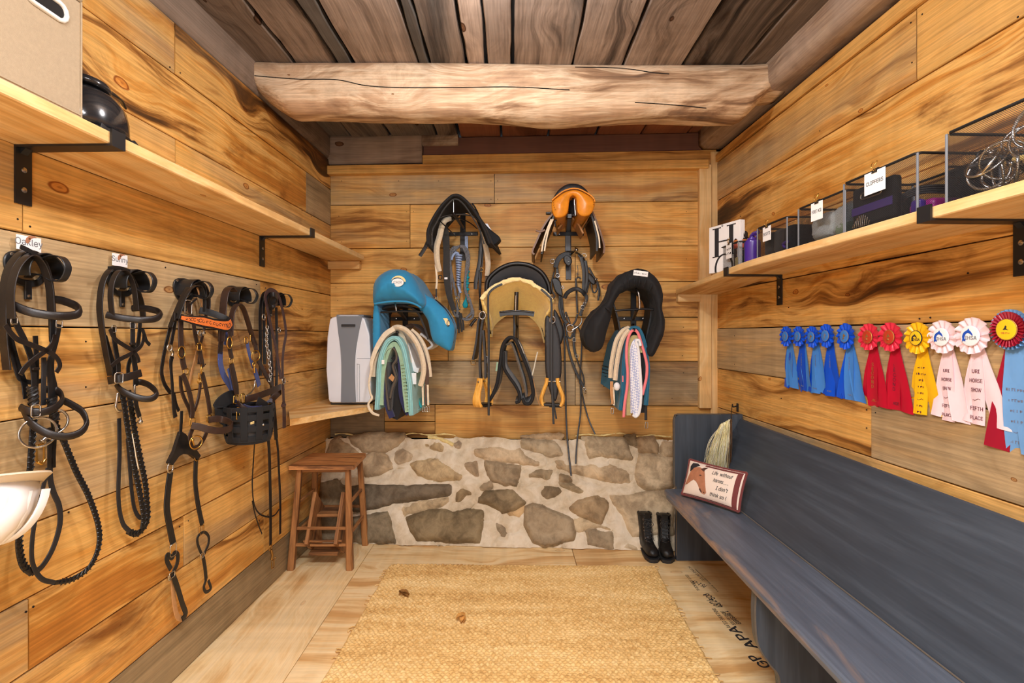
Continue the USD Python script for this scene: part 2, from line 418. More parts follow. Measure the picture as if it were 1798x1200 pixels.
HONEY = [(0.0, srgb(66, 42, 20)), (0.18, srgb(100, 64, 28)), (0.32, srgb(154, 102, 44)), (0.44, srgb(204, 150, 78)), (0.55, srgb(226, 176, 100)), (0.66, srgb(222, 168, 90)), (0.80, srgb(208, 146, 66)), (1.0, srgb(188, 122, 48))]
GREYW = [(0.25, srgb(116, 98, 72)), (0.42, srgb(158, 136, 102)), (0.56, srgb(186, 162, 124)), (0.75, srgb(164, 144, 112))]
wood('wall_wood', HONEY, GREYW, blotch=0.8)
BARN = [(0.15, srgb(58, 50, 46)), (0.36, srgb(104, 90, 80)), (0.5, srgb(142, 124, 110)), (0.62, srgb(160, 142, 128)), (0.8, srgb(134, 118, 106)), (1.0, srgb(102, 90, 82))]
BARNG = [(0.2, srgb(88, 84, 80)), (0.5, srgb(138, 130, 122)), (0.8, srgb(120, 116, 110))]
wood('barn_wood', BARN, BARNG, blotch=0.5, su=0.5, sv=6.0, rough=0.75, spec=0.2, fine=0.25, knotc=((0.16, 0.09, 0.05), (0.35, 0.22, 0.14)))
LOG = [(0.1, srgb(104, 84, 70)), (0.32, srgb(146, 116, 90)), (0.46, srgb(188, 160, 130)), (0.6, srgb(216, 194, 166)), (0.75, srgb(190, 160, 130)), (1.0, srgb(160, 130, 106))]
LOGG = [(0.2, srgb(130, 108, 92)), (0.6, srgb(186, 164, 146)), (0.9, srgb(150, 130, 116))]
wood('log_wood', LOG, LOGG, blotch=0.8, su=0.9, sv=4.5, rough=0.8, spec=0.15, fine=0.22, knotc=((0.25, 0.14, 0.08), (0.5, 0.32, 0.2)), bump=0.5, distort=1.6)
PALE = [(0.2, srgb(206, 152, 86)), (0.45, srgb(232, 188, 124)), (0.6, srgb(240, 204, 146)), (0.8, srgb(230, 184, 118)), (1.0, srgb(214, 160, 94))]
wood('pale_wood', PALE, PALE, su=0.5, sv=9.0, rough=0.5, fine=0.12, spec=0.3)
PLY = [(0.2, srgb(212, 164, 104)), (0.42, srgb(238, 204, 148)), (0.55, srgb(246, 220, 172)), (0.68, srgb(240, 210, 156)), (0.85, srgb(224, 182, 122)), (1.0, srgb(206, 158, 98))]
wood('plywood', PLY, [(0, srgb(226, 206, 170)), (1, srgb(232, 212, 176))], su=0.7, sv=4.0, rough=0.6, fine=0.08, knot=0.35, distort=0.7, bump=0.12)
STOOLW = [(0.1, srgb(60, 38, 24)), (0.35, srgb(106, 70, 42)), (0.5, srgb(150, 102, 60)), (0.65, srgb(172, 120, 72)), (0.85, srgb(138, 92, 54)), (1.0, srgb(98, 62, 38))]
wood('stool_wood', STOOLW, [(0, srgb(120, 96, 74)), (1, srgb(170, 146, 120))], su=1.2, sv=14.0, rough=0.5, fine=0.2, knot=0.3)
wood('stirrup_wood', [(0.2, srgb(200, 130, 40)), (0.5, srgb(232, 172, 76)), (0.8, srgb(240, 190, 100)), (1, srgb(214, 150, 60))], PALE, su=4, sv=40, rough=0.3, knot=0.0, fine=0.1)
DARKB = [(0.2, srgb(66, 44, 38)), (0.5, srgb(104, 72, 60)), (0.8, srgb(116, 80, 66))]
wood('dark_board', DARKB, DARKB, rough=0.7, fine=0.1, knot=0.4)
REDB = [(0.2, srgb(124, 76, 52)), (0.5, srgb(166, 106, 74)), (0.8, srgb(178, 116, 82))]
wood('red_board', REDB, REDB, rough=0.7, fine=0.1, knot=0.5)

# stone and mortar
def rock(name, ramp, rough=0.9, scale=14.0, bump=1.0):
    N = {'tc': ('texture_coordinate', {}), 'oi': ('object_info', {}), 'n': ('noise_texture', {'scale': scale, 'detail': 8.0, 'roughness': 0.68, 'distortion': 0.5}), 'n2': ('noise_texture', {'scale': scale * 0.28, 'detail': 3.0, 'distortion': 0.8}),
         'mx': ('mix_float', {'fac': 0.45}), 'r': ('rgb_ramp', {'ramp': ramp}), 'tone': ('attribute', {'attribute': 'tone'}), 'mul': ('mix_color', {'blend_type': 'multiply', 'fac': 1.0}),
         'bn': ('noise_texture', {'scale': 60.0, 'detail': 6.0, 'roughness': 0.7}), 'b': ('bump', {'strength': 0.6 * bump, 'distance': 0.006}), 'p': ('principled_bsdf', {'roughness': rough, 'specular_ior_level': 0.2})}
    L = [('tc.object', 'n.vector'), ('tc.object', 'n2.vector'), ('tc.object', 'bn.vector'), ('n.fac', 'mx.a'), ('n2.fac', 'mx.b'), ('mx.result', 'r.fac'), ('r.color', 'mul.a'), ('tone.vector', 'mul.b'), ('mul.result', 'p.base_color'), ('bn.fac', 'b.height'), ('b.normal', 'p.normal')]
    usdkit.material(stage, LK + name, N, L, surface='p.BSDF')
rock('stone', [(0.3, srgb(106, 98, 86)), (0.45, srgb(168, 156, 138)), (0.56, srgb(204, 192, 172)), (0.7, srgb(224, 214, 196))])
rock('mortar', [(0.3, srgb(170, 152, 124)), (0.45, srgb(208, 192, 164)), (0.58, srgb(226, 214, 192)), (0.75, srgb(214, 198, 170))], bump=0.7)

plain('leather_black', srgb(22, 21, 22), 0.42, noise=0.25, scale=60, bump=0.15, bscale=500)
plain('leather_soft_black', srgb(32, 32, 35), 0.5, noise=0.2, scale=40, bump=0.2, bscale=400)
plain('leather_brown', srgb(54, 36, 28), 0.42, noise=0.25, scale=50, bump=0.15, bscale=500)
plain('leather_dark', srgb(27, 21, 19), 0.40, noise=0.25, scale=50, bump=0.15, bscale=500)
plain('leather_plum', srgb(74, 52, 50), 0.5, noise=0.2, scale=50)
plain('leather_raw', srgb(190, 140, 90), 0.7, noise=0.15, scale=60)
plain('leather_tan', srgb(222, 140, 34), 0.36, noise=0.15, scale=30, bump=0.15, bscale=300)
plain('leather_flap', srgb(112, 78, 52), 0.45, noise=0.2, scale=30, bump=0.15, bscale=300)
plain('stitching', srgb(214, 200, 176), 0.8)
plain('iron_black', srgb(26, 27, 29), 0.42, bump=0.05, bscale=600)
plain('rack_black', srgb(28, 28, 30), 0.3, bump=0.05, bscale=600)
plain('steel', srgb(196, 194, 190), 0.22, metal=1.0)
plain('brass', srgb(214, 172, 92), 0.22, metal=1.0)
plain('brass_dull', srgb(176, 140, 84), 0.35, metal=1.0)
plain('paper', srgb(246, 246, 246), 0.7)
plain('ink', srgb(40, 40, 44), 0.7)
plain('ink_grey', srgb(120, 122, 126), 0.7)
plain('fabric_black', srgb(19, 20, 23), 0.8, sheen=0.03, noise=0.15, scale=80, bump=0.35, bscale=900)
plain('fabric_charcoal', srgb(52, 51, 50), 0.9, sheen=0.2, noise=0.2, scale=60, bump=0.4, bscale=700)
plain('fabric_blue', srgb(40, 142, 192), 0.8, sheen=0.2, noise=0.08, scale=30, bump=0.25, bscale=900)
plain('fabric_navy', srgb(38, 42, 84), 0.85, sheen=0.2, noise=0.15, scale=60)
plain('fabric_royal', srgb(54, 70, 132), 0.85, sheen=0.2, noise=0.15, scale=60)
plain('fabric_aqua', srgb(146, 204, 206), 0.85, sheen=0.2, noise=0.08, scale=50, bump=0.3, bscale=500)
plain('fabric_mint', srgb(156, 190, 160), 0.85, sheen=0.2, noise=0.12, scale=50, bump=0.5, bscale=300)
plain('fabric_teal', srgb(28, 102, 132), 0.85, sheen=0.2, noise=0.1, scale=50, bump=0.4, bscale=300)
plain('fabric_turquoise', srgb(40, 176, 190), 0.85, sheen=0.2, noise=0.1, scale=50)
plain('fabric_pink', srgb(240, 128, 134), 0.85, sheen=0.2)
plain('fabric_white', srgb(236, 238, 240), 0.85, sheen=0.2, noise=0.05, scale=50, bump=0.4, bscale=300)
plain('fabric_cream', srgb(226, 212, 186), 0.9, sheen=0.3, noise=0.12, scale=60, bump=0.5, bscale=300)
plain('fabric_olive', srgb(178, 164, 112), 0.9, sheen=0.3, noise=0.12, scale=60, bump=0.5, bscale=300)
plain('fabric_brown', srgb(92, 70, 58), 0.9, sheen=0.2, noise=0.1, scale=60)
plain('fabric_taupe', srgb(92, 82, 70), 0.9, sheen=0.2, noise=0.12, scale=60)
plain('fleece_white', srgb(226, 208, 178), 1.0, sheen=0.5, noise=0.12, scale=70, bump=1.0, bscale=180)
plain('fleece_gold', srgb(255, 218, 126), 1.0, sheen=0.4, noise=0.10, scale=50, bump=1.0, bscale=160)
plain('fleece_edge', srgb(250, 226, 164), 1.0, sheen=0.4, noise=0.08, scale=90, bump=1.0, bscale=220)
plain('rope_grey', srgb(122, 122, 126), 0.9, noise=0.5, scale=160)
plain('rope_light', srgb(166, 186, 222), 0.9, noise=0.15, scale=80)
plain('rope_teal', srgb(24, 150, 166), 0.9, noise=0.15, scale=80)
plain('plastic_white', srgb(226, 230, 238), 0.35, noise=0.03, scale=10)
plain('plastic_grey', srgb(122, 128, 136), 0.38)
plain('plastic_dark', srgb(40, 40, 42), 0.5)
plain('helmet_white', srgb(238, 238, 240), 0.3)
plain('helmet_visor', srgb(206, 188, 160), 0.5)
plain('helmet_black', srgb(34, 35, 38), 0.16, noise=0.2, scale=40, coat=0.6)
plain('linen', srgb(172, 152, 124), 0.95, noise=0.07, scale=120, bump=0.5, bscale=900)
plain('grommet_white', srgb(232, 228, 220), 0.4)
plain('boot_leather', srgb(22, 22, 23), 0.45, noise=0.3, scale=50, bump=0.3, bscale=300)
plain('boot_lace', srgb(52, 52, 52), 0.8)
plain('foam_yellow', srgb(226, 204, 140), 0.9, noise=0.15, scale=60, bump=0.8, bscale=90)
plain('bark', srgb(52, 42, 36), 0.95, noise=0.4, scale=60, bump=1.0, bscale=90)
plain('dark_gap', srgb(20, 15, 12), 0.95)
plain('purple_plastic', srgb(76, 48, 150), 0.25)
plain('purple_cloth', srgb(70, 52, 120), 0.8)
plain('magenta_plastic', srgb(176, 40, 150), 0.35)
plain('label_black', srgb(30, 28, 34), 0.35)
plain('label_orange', srgb(206, 120, 60), 0.5)
plain('label_red', srgb(206, 80, 60), 0.5)
plain('bag_white', srgb(196, 204, 204), 0.35, noise=0.1, scale=20)
plain('pouch_green', srgb(150, 170, 140), 0.6)
plain('tooled', srgb(214, 112, 50), 0.45)
plain('maroon', srgb(116, 52, 50), 0.85, sheen=0.2)
plain('pillow_cream', srgb(240, 224, 208), 0.9, bump=0.4, bscale=500)
plain('horse_brown', srgb(176, 118, 86), 0.9, noise=0.15, scale=50)
plain('horse_dark', srgb(84, 56, 46), 0.9)
plain('hair_blond', srgb(246, 226, 172), 0.5, noise=0.25, scale=60)
plain('hair_pale', srgb(250, 242, 216), 0.5, noise=0.15, scale=60)
plain('hair_brown', srgb(120, 86, 52), 0.55, noise=0.3, scale=60)
plain('leaf_dry', srgb(150, 104, 48), 0.8, noise=0.2, scale=60)
plain('leaf_light', srgb(206, 150, 76), 0.8, noise=0.2, scale=60)
plain('lamp_shell', srgb(235, 235, 235), 0.5)
def satin(name, col):
    plain(name, srgb(*col), 0.32, spec=0.5, noise=0.04, scale=30)
satin('satin_blue', (8, 84, 222)); satin('satin_light_blue', (70, 140, 226)); satin('satin_red', (190, 12, 46)); satin('satin_rose', (222, 44, 72)); satin('satin_yellow', (246, 190, 24)); satin('satin_pink', (250, 220, 226)); satin('satin_sky', (112, 164, 218)); satin('satin_crimson', (158, 22, 48))
plain('button_red', srgb(196, 66, 40), 0.3); plain('button_yellow', srgb(250, 204, 36), 0.4); plain('button_white', srgb(248, 248, 250), 0.4); plain('button_blue', srgb(64, 132, 214), 0.35)
plain('ink_blue', srgb(30, 84, 190), 0.5); plain('foil_gold', srgb(196, 150, 80), 0.35, metal=0.6); plain('foil_dark', srgb(96, 40, 56), 0.5); plain('foil_grey', srgb(120, 126, 150), 0.5)

def paint(name, ramp):
  # painted bench: blue-grey paint rubbed through to wood, long brush strokes
  usdkit.material(stage, LK + name, {
  'pc': ('attribute', {'attribute': 'pc'}), 'm': ('mapping', {'scale': (1.6, 26.0, 26.0)}), 'n': ('noise_texture', {'scale': 1.0, 'detail': 7.0, 'roughness': 0.65, 'distortion': 0.2}),
  'r': ('rgb_ramp', {'ramp': ramp}),
  'm2': ('mapping', {'scale': (1.3, 5.0, 5.0)}), 'n2': ('noise_texture', {'scale': 1.0, 'detail': 7.0, 'roughness': 0.62, 'distortion': 0.7}),
  'tone': ('attribute', {'attribute': 'tone'}), 'tx': ('separate_xyz', {}), 'ad': ('math', {'math_type': 'add'}),
  'w': ('map_range', {'from_min': 0.66, 'from_max': 0.82, 'to_min': 0.0, 'to_max': 0.85, 'clamp': True}),
  'mx': ('mix_color', {'b': srgb(178, 140, 104)}), 'b': ('bump', {'strength': 0.15, 'distance': 0.002}),
  'p': ('principled_bsdf', {'roughness': 0.42, 'specular_ior_level': 0.45})},
  [('pc.vector', 'm.vector'), ('m.vector', 'n.vector'), ('n.fac', 'r.fac'), ('pc.vector', 'm2.vector'), ('m2.vector', 'n2.vector'), ('tone.vector', 'tx.vector'), ('n2.fac', 'ad.value1'), ('tx.x', 'ad.value2'), ('ad.value', 'w.value'), ('w.result', 'mx.fac'), ('r.color', 'mx.a'), ('mx.result', 'p.base_color'), ('n.fac', 'b.height'), ('b.normal', 'p.normal')], surface='p.BSDF')
paint('bench_paint', [(0.3, srgb(54, 61, 70)), (0.5, srgb(63, 71, 81)), (0.7, srgb(76, 85, 96))])
paint('bench_seat_paint', [(0.3, srgb(72, 80, 92)), (0.5, srgb(86, 95, 108)), (0.7, srgb(104, 114, 128))])  # lighter ramp: the brighter light on the seat is put into its colour
# jute yarn
usdkit.material(stage, LK + 'jute', {
  'tc': ('texture_coordinate', {}), 'm': ('mapping', {'scale': (1.2, 9.0, 1.0)}), 'n': ('noise_texture', {'scale': 1.0, 'detail': 4.0}), 'n2': ('noise_texture', {'scale': 60.0, 'detail': 3.0}), 'mx': ('mix_float', {'fac': 0.5}),
  'r': ('rgb_ramp', {'ramp': [(0.3, srgb(186, 140, 80)), (0.47, srgb(226, 186, 120)), (0.58, srgb(240, 206, 144)), (0.75, srgb(246, 220, 166))]}), 'b': ('bump', {'strength': 0.5, 'distance': 0.002}),
  'f': ('noise_texture', {'scale': 500.0, 'detail': 2.0}), 'p': ('principled_bsdf', {'roughness': 0.9, 'specular_ior_level': 0.1})},
  [('tc.object', 'm.vector'), ('m.vector', 'n.vector'), ('tc.object', 'n2.vector'), ('n.fac', 'mx.a'), ('n2.fac', 'mx.b'), ('mx.result', 'r.fac'), ('r.color', 'p.base_color'), ('tc.object', 'f.vector'), ('f.fac', 'b.height'), ('b.normal', 'p.normal')], surface='p.BSDF')
# wire mesh of the bins: fine square holes
usdkit.material(stage, LK + 'wire_mesh', {
  'pc': ('attribute', {'attribute': 'pc'}), 'm': ('mapping', {'scale': (260.0, 260.0, 0.0), 'rotation': (0, 0, 0.785)}), 'v': ('voronoi_texture', {'dimensions': '2D', 'metric': 'chebychev', 'feature': 'f1', 'randomness': 0.0, 'scale': 1.0}),
  'lt': ('math', {'math_type': 'less_than', 'value2': 0.44}), 'tr': ('transparent_bsdf', {}), 'p': ('principled_bsdf', {'base_color': srgb(44, 46, 50), 'roughness': 0.35, 'specular_ior_level': 0.6}), 'mx': ('mix_closure', {})},
  [('pc.vector', 'm.vector'), ('m.vector', 'v.vector'), ('v.distance', 'lt.value1'), ('lt.value', 'mx.fac'), ('p.BSDF', 'mx.closure1'), ('tr.BSDF', 'mx.closure2')], surface='mx.closure')
# clear plastic bag
usdkit.material(stage, LK + 'clear_plastic', {
  'fr': ('fresnel', {'IOR': 1.45}), 'tr': ('transparent_bsdf', {'color': (0.93, 0.94, 0.95)}), 'gl': ('glossy_bsdf', {'roughness': 0.12}), 'mx': ('mix_closure', {})},
  [('fr.fac', 'mx.fac'), ('tr.BSDF', 'mx.closure1'), ('gl.BSDF', 'mx.closure2')], surface='mx.closure')
# quilted / checked pad
usdkit.material(stage, LK + 'fabric_checked', {
  'pc': ('texture_coordinate', {}), 'm': ('mapping', {'scale': (1, 1, 1), 'rotation': (0.6, 0.5, 0.785)}), 'c': ('checker_texture', {'scale': 90.0, 'color1': srgb(236, 238, 246), 'color2': srgb(176, 186, 220)}), 'p': ('principled_bsdf', {'roughness': 0.85})},
  [('pc.object', 'm.vector'), ('m.vector', 'c.vector'), ('c.color', 'p.base_color')], surface='p.BSDF')
usdkit.material(stage, LK + 'lamp_glow', {'e': ('emission', {'color': LAMP_COLOR, 'strength': 1.0})}, [], surface='e.emission')
# ------------------------------------------------------------------ the room
RND = random.Random(7)
CEIL = 2.62
STRUCT = 'structure'
def tone_of(grey, streak, val): return (grey, streak, val)

def board(parent, wall, s0, s1, z0, z1, mat='wall_wood', tone=(0, 1, 1), thick=0.02, d=0.0, name='plank', gap=0.004, cham=0.0025, vertical=False, z0b=None, z1b=None, seed=None):
    """One plank of a wall: chamfered face, slightly uneven depth; z0b, z1b give the far end's heights when it tapers."""
    p0, t, n = WALLS[wall]
    z0b = z0 if z0b is None else z0b; z1b = z1 if z1b is None else z1b
    g = gap / 2; c = cham
    R = random.Random(seed if seed is not None else RND.random())
    d = d + R.uniform(-0.0015, 0.0015)
    rows = []; pcs = []
    off = np.array((R.uniform(0, 60), R.uniform(0, 40), R.uniform(0, 9)))
    ss = np.linspace(s0 + g, s1 - g, max(2, int((s1 - s0) / 0.25) + 1))
    for i, s in enumerate(ss):
        k = (s - s0) / (s1 - s0)
        za, zb = z0 + (z0b - z0) * k + g, z1 + (z1b - z1) * k - g
        za += R.uniform(-0.0008, 0.0008); zb += R.uniform(-0.0008, 0.0008)
        prof = [(d - thick, za), (d - c, za), (d, za + c), (d, zb - c), (d - c, zb), (d - thick, zb)]
        rows.append([p0 + t * s + n * a + ZUP * b for a, b in prof])
        pcs += [(b, s, a) if vertical else (s, b, a) for a, b in prof]
    m = skin(np.array(rows), False)
    pcs += [pcs[0], pcs[-1]]
    if vertical: pass
    return part(parent, name, m, mat, False, pc=np.array(pcs) + off, tone=tone)

def zl(px, py): return LP(px, py)[2]
def zr(px, py): return RP(px, py)[2]
def zb(px, py): return BP(px, py)[2]
sL = lambda px, py=600: ws('left', LP(px, py))
sR = lambda px, py=600: ws('right', RP(px, py))
sB = lambda px, py=600: ws('back', BP(px, py))
SL_END, SR_END = 3.47, 3.335          # where the side walls meet the back wall
SB0, SB1 = sB(580), sB(1257)
FRONT = -1.5

# ---- left wall
wl = thing('wall_left', 'long wall of reclaimed honey and grey boards behind the hanging bridles', None, at=(-1.318, 0, 0), kind=STRUCT)
part(wl, 'backing', wbox('left', FRONT, SL_END + 0.1, -0.05, CEIL, -0.08, -0.022), 'dark_gap')
zz = [zl(*p) for p in ((360, 86), (363, 171.5), (400, 295), (400, 392), (300, 462), (300, 578), (300, 692), (300, 827), (300, 919), (300, 1011), (300, 1110))]
# (row top index) -> [(end column, tone), ...] from the near end to the far end
rowsL = [
 (zz[0], zz[1], [(-60, (.1, 1, 1)), (307, (.22, 1.1, .93)), (9e9, (.05, 1.35, .98))]),
 (zz[1], zz[2], [(-200, (0, 1.2, 1)), (538, (-.15, 1.6, 1.04)), (9e9, (.42, .8, .98))]),
 (zz[2], zz[3], [(120, (0, 1, 1)), (308, (.28, 1, 1)), (9e9, (.12, .9, 1.04))]),
 (zz[3], zz[4], [(39, (.16, .8, 1.0)), (9e9, (-.35, .8, .98))]),
 (zz[4], zz[5], [(457, (.46, .55, 1.14)), (9e9, (-.25, 1.0, 1.0))]),
 (zz[5], zz[6], [(-300, (0, 1, 1)), (9e9, (.12, 1.0, 1.03))]),
 (zz[6], zz[7], [(700, (.17, .6, 1.02))]),
 (zz[7], zz[8], [(700, (.1, .75, 1.0))]),
 (zz[8], zz[9], [(51, (.25, .8, .92)), (323, (-.2, 1.7, .93)), (9e9, (.2, .7, 1.03))]),
 (zz[9], zz[10], [(-300, (.1, 1, 1)), (463, (.08, 1.2, 1.03)), (9e9, (.1, 1.2, .9))]),
]
for za, zb_, cells in rowsL:
    s = FRONT
    for col, tone in cells:
        e = SL_END if col > 590 else (sL(col) if col > 0 else FRONT + 1.2 + RND.random() * 0.4)
        board(wl, 'left', s, e, zb_, za, tone=tone, seed=int(za * 9973) + int(min(col, 4000)))
        s = e
# the bottom board: weathered grey, its lower edge wavy (bark side)
board(wl, 'left', FRONT, SL_END, 0.002, zz[10], tone=(.9, .5, .72), seed=411)

# ---- right wall
wr = thing('wall_right', 'long wall of streaked honey boards above the dark bench', None, at=(1.438, 0, 0), kind=STRUCT)
part(wr, 'backing', wbox('right', FRONT, SR_END + 0.1, -0.05, CEIL, -0.08, -0.022), 'dark_gap')
yr = [zr(*p) for p in ((1400, 164), (1400, 177), (1500, 208), (1258, 513), (1400, 574), (1450, 676), (1340, 742))]
ytop = zr(1395, 152)
rowsR = [
 (yr[1], yr[2], [(1610, (.2, 1.0, .98)), (2500, (.08, .9, .98))]),
 (yr[2], yr[2] * .5 + yr[3] * .5 - 0.02, [(2500, (.02, 1.5, 1.06))]),
 (yr[2] * .5 + yr[3] * .5 - 0.02, yr[3], [(2500, (0, 1.2, 1.04))]),
 (yr[3], yr[4], [(2500, (-.2, 1.35, .98))]),
 (yr[4], yr[5], [(1625, (.44, .6, 1.12)), (2500, (.38, .8, 1.06))]),
 (yr[5], yr[6], [(1530, (-.1, .9, 1.03)), (2500, (.36, .6, 1.02))]),
 (yr[6], yr[6] - 0.24, [(2500, (.2, .5, 1.1))]),
 (yr[6] - 0.24, yr[6] - 0.46, [(2500, (.1, .9, 1.0))]),
 (yr[6] - 0.46, 0.0, [(2500, (.1, .9, 1.0))]),
]
for za, zb_, cells in rowsR:
    s = SR_END
    for col, tone in cells:
        e = FRONT if col > 1790 else sR(col)
        board(wr, 'right', e, s, zb_, za, tone=tone, seed=int(za * 9973) + col)
        s = e
# narrow ledger under the plate, tapering to the back
board(wr, 'right', FRONT, SR_END, yr[1], yr[1] + 0.105, tone=(-.1, .6, .98), d=0.012, z1b=yr[1] + 0.052, seed=99, thick=0.03)

# ---- back wall boards
wb = thing('wall_back', 'back wall of amber boards over a fieldstone footing, hung with saddles', None, at=(0, 3.395, 0), kind=STRUCT)
part(wb, 'backing', wbox('back', SB0 - 0.1, SB1 + 0.1, -0.05, CEIL, -0.1, -0.022), 'dark_gap')
zbk = [zb(900, y) for y in (296, 357, 434.5, 496, 558, 634.5, 711.5, 772)]
rowsB = [
 [(868, (.22, .7, .95)), (1300, (.18, 1.0, .93))],
 [(720, (.02, .9, .96)), (1300, (.0, .7, 1.04))],
 [(1010, (-.1, .6, 1.02)), (1300, (-.02, .9, 1.02))],
 [(787, (-.1, .7, 1.0)), (1300, (-.1, .8, 1.0))],
 [(787, (.02, .9, .97)), (1300, (.05, .9, .95))],
 [(1010, (.4, 1.0, .86)), (1300, (.30, 1.0, .88))],
]
for k, cells in enumerate(rowsB):
    s = SB0
    for col, tone in cells:
        e = SB1 if col > 1260 else sB(col)
        board(wb, 'back', s, e, zbk[k + 1], zbk[k], tone=tone, seed=k * 31 + col)
        s = e
zs = zb(720, 740.5)
board(wb, 'back', SB0, sB(675), zbk[7], zbk[6], tone=(.45, .9, .55), seed=5)
board(wb, 'back', sB(675), sB(764), zs, zbk[6], tone=(.1, .8, .72), seed=6)
board(wb, 'back', sB(675), sB(764), zbk[7], zs, tone=(.0, .8, .66), seed=8)
board(wb, 'back', sB(764), SB1, zbk[7], zbk[6], tone=(-.1, .6, .88), seed=9)
# boards over the trim: dark header, narrow amber board, weathered plate stubs on the left
board(wb, 'back', sB(743), SB1 + 0.02, zb(900, 270), CEIL - 0.004, 'dark_board', (0, .7, 1), d=0.0, seed=12)
board(wb, 'back', sB(742), SB1, zb(900, 296), zb(900, 270), tone=(-.2, .7, .95), d=0.012, seed=13, thick=0.03)
def timber(parent, wall, s0, s1, z0, z1, d0, d1, mat, tone, name, rough=0.012, seed=0, along=0.05, vertical=False):
    """A hewn timber: rectangular section with worn, wavy faces."""
    p0, t, n = WALLS[wall]
    ns = max(4, int((s1 - s0) / along)); rows = []; pcs = []
    R = random.Random(seed); off = np.array((R.uniform(0, 60), R.uniform(0, 40), R.uniform(0, 9)))
    k = 20
    for s in np.linspace(s0, s1, ns):
        row = []
        for a in np.linspace(0, 2 * np.pi, k, endpoint=False):
            ca, sa = math.cos(a), math.sin(a)
            q = max(abs(ca), abs(sa)) ** 0.86
            dd, hh = ca / q, sa / q
            w = 1 + (meshkit.fbm(np.array([s * 4 + seed, ca * 1.3, sa * 1.3]), 3, seed) - 0.5) * rough * 20
            row.append(((d0 + d1) / 2 + (d1 - d0) / 2 * dd * w, (z0 + z1) / 2 + (z1 - z0) / 2 * hh * w))
        rows.append([p0 + t * s + n * a + ZUP * b for a, b in row]); pcs += [(s, b, a) for a, b in row]
    pcs += [pcs[0], pcs[-1]]
    return part(parent, name, skin(np.array(rows), False), mat, True, pc=np.array(pcs) + off, tone=tone)
timber(wb, 'back', sB(566), sB(742), zb(640, 290), zb(640, 240), -0.03, 0.035, 'log_wood', (.35, 1.1, .72), 'plate_stub', 0.004, 3)
timber(wb, 'back', sB(742) + .002, sB(805), zb(760, 257), zb(760, 238), -0.03, 0.03, 'log_wood', (.2, 1, .72), 'plate_stub', 0.004, 4)
nails = []
for (x, y) in ((862, 318), (862, 350), (874, 318), (874, 350), (714, 372), (726, 372), (714, 424), (600, 318), (590, 505), (593, 528), (770, 318), (1205, 372), (1206, 424), (1205, 455), (1205, 515), (1200, 575), (1198, 625), (840, 442), (700, 318), (1010, 442), (1040, 368), (795, 575), (700, 655), (1200, 655), (640, 652), (1180, 700), (595, 380), (600, 425)):
    c = BP(x, y, 0.0005); nails.append(lathe(c - NB * 0.002, NB, [(0, .0026), (.003, .0026), (.0034, 0.0001)], 8))
part(wb, 'nail_heads', cat(nails), 'dark_gap', kind='stuff')

for par, wl_, spots in ((wl, LP, ((298, 118), (316, 128), (30, 385), (52, 398), (18, 560), (290, 470), (450, 500), (466, 506), (45, 1075), (58, 1066), (315, 925), (330, 915), (455, 915), (470, 905), (530, 370), (546, 380), (150, 600), (150, 680), (360, 585), (360, 640), (120, 900), (500, 600), (505, 670))),
                        (wr, RP, ((1600, 40), (1620, 25), (1602, 110), (1522, 720), (1538, 725), (1522, 752), (1788, 30), (1440, 230), (1290, 590), (1290, 640), (1385, 540), (1700, 480), (1615, 560), (1634, 558), (1372, 700), (1300, 380)))):
    nn_ = NL if wl_ is LP else NR
    part(par, 'nail_heads', cat([lathe(wl_(x, y, .0), nn_, [(0, .0028), (.002, .0028), (.0024, .0001)], 8) for x, y in spots]), 'dark_gap', kind='stuff')

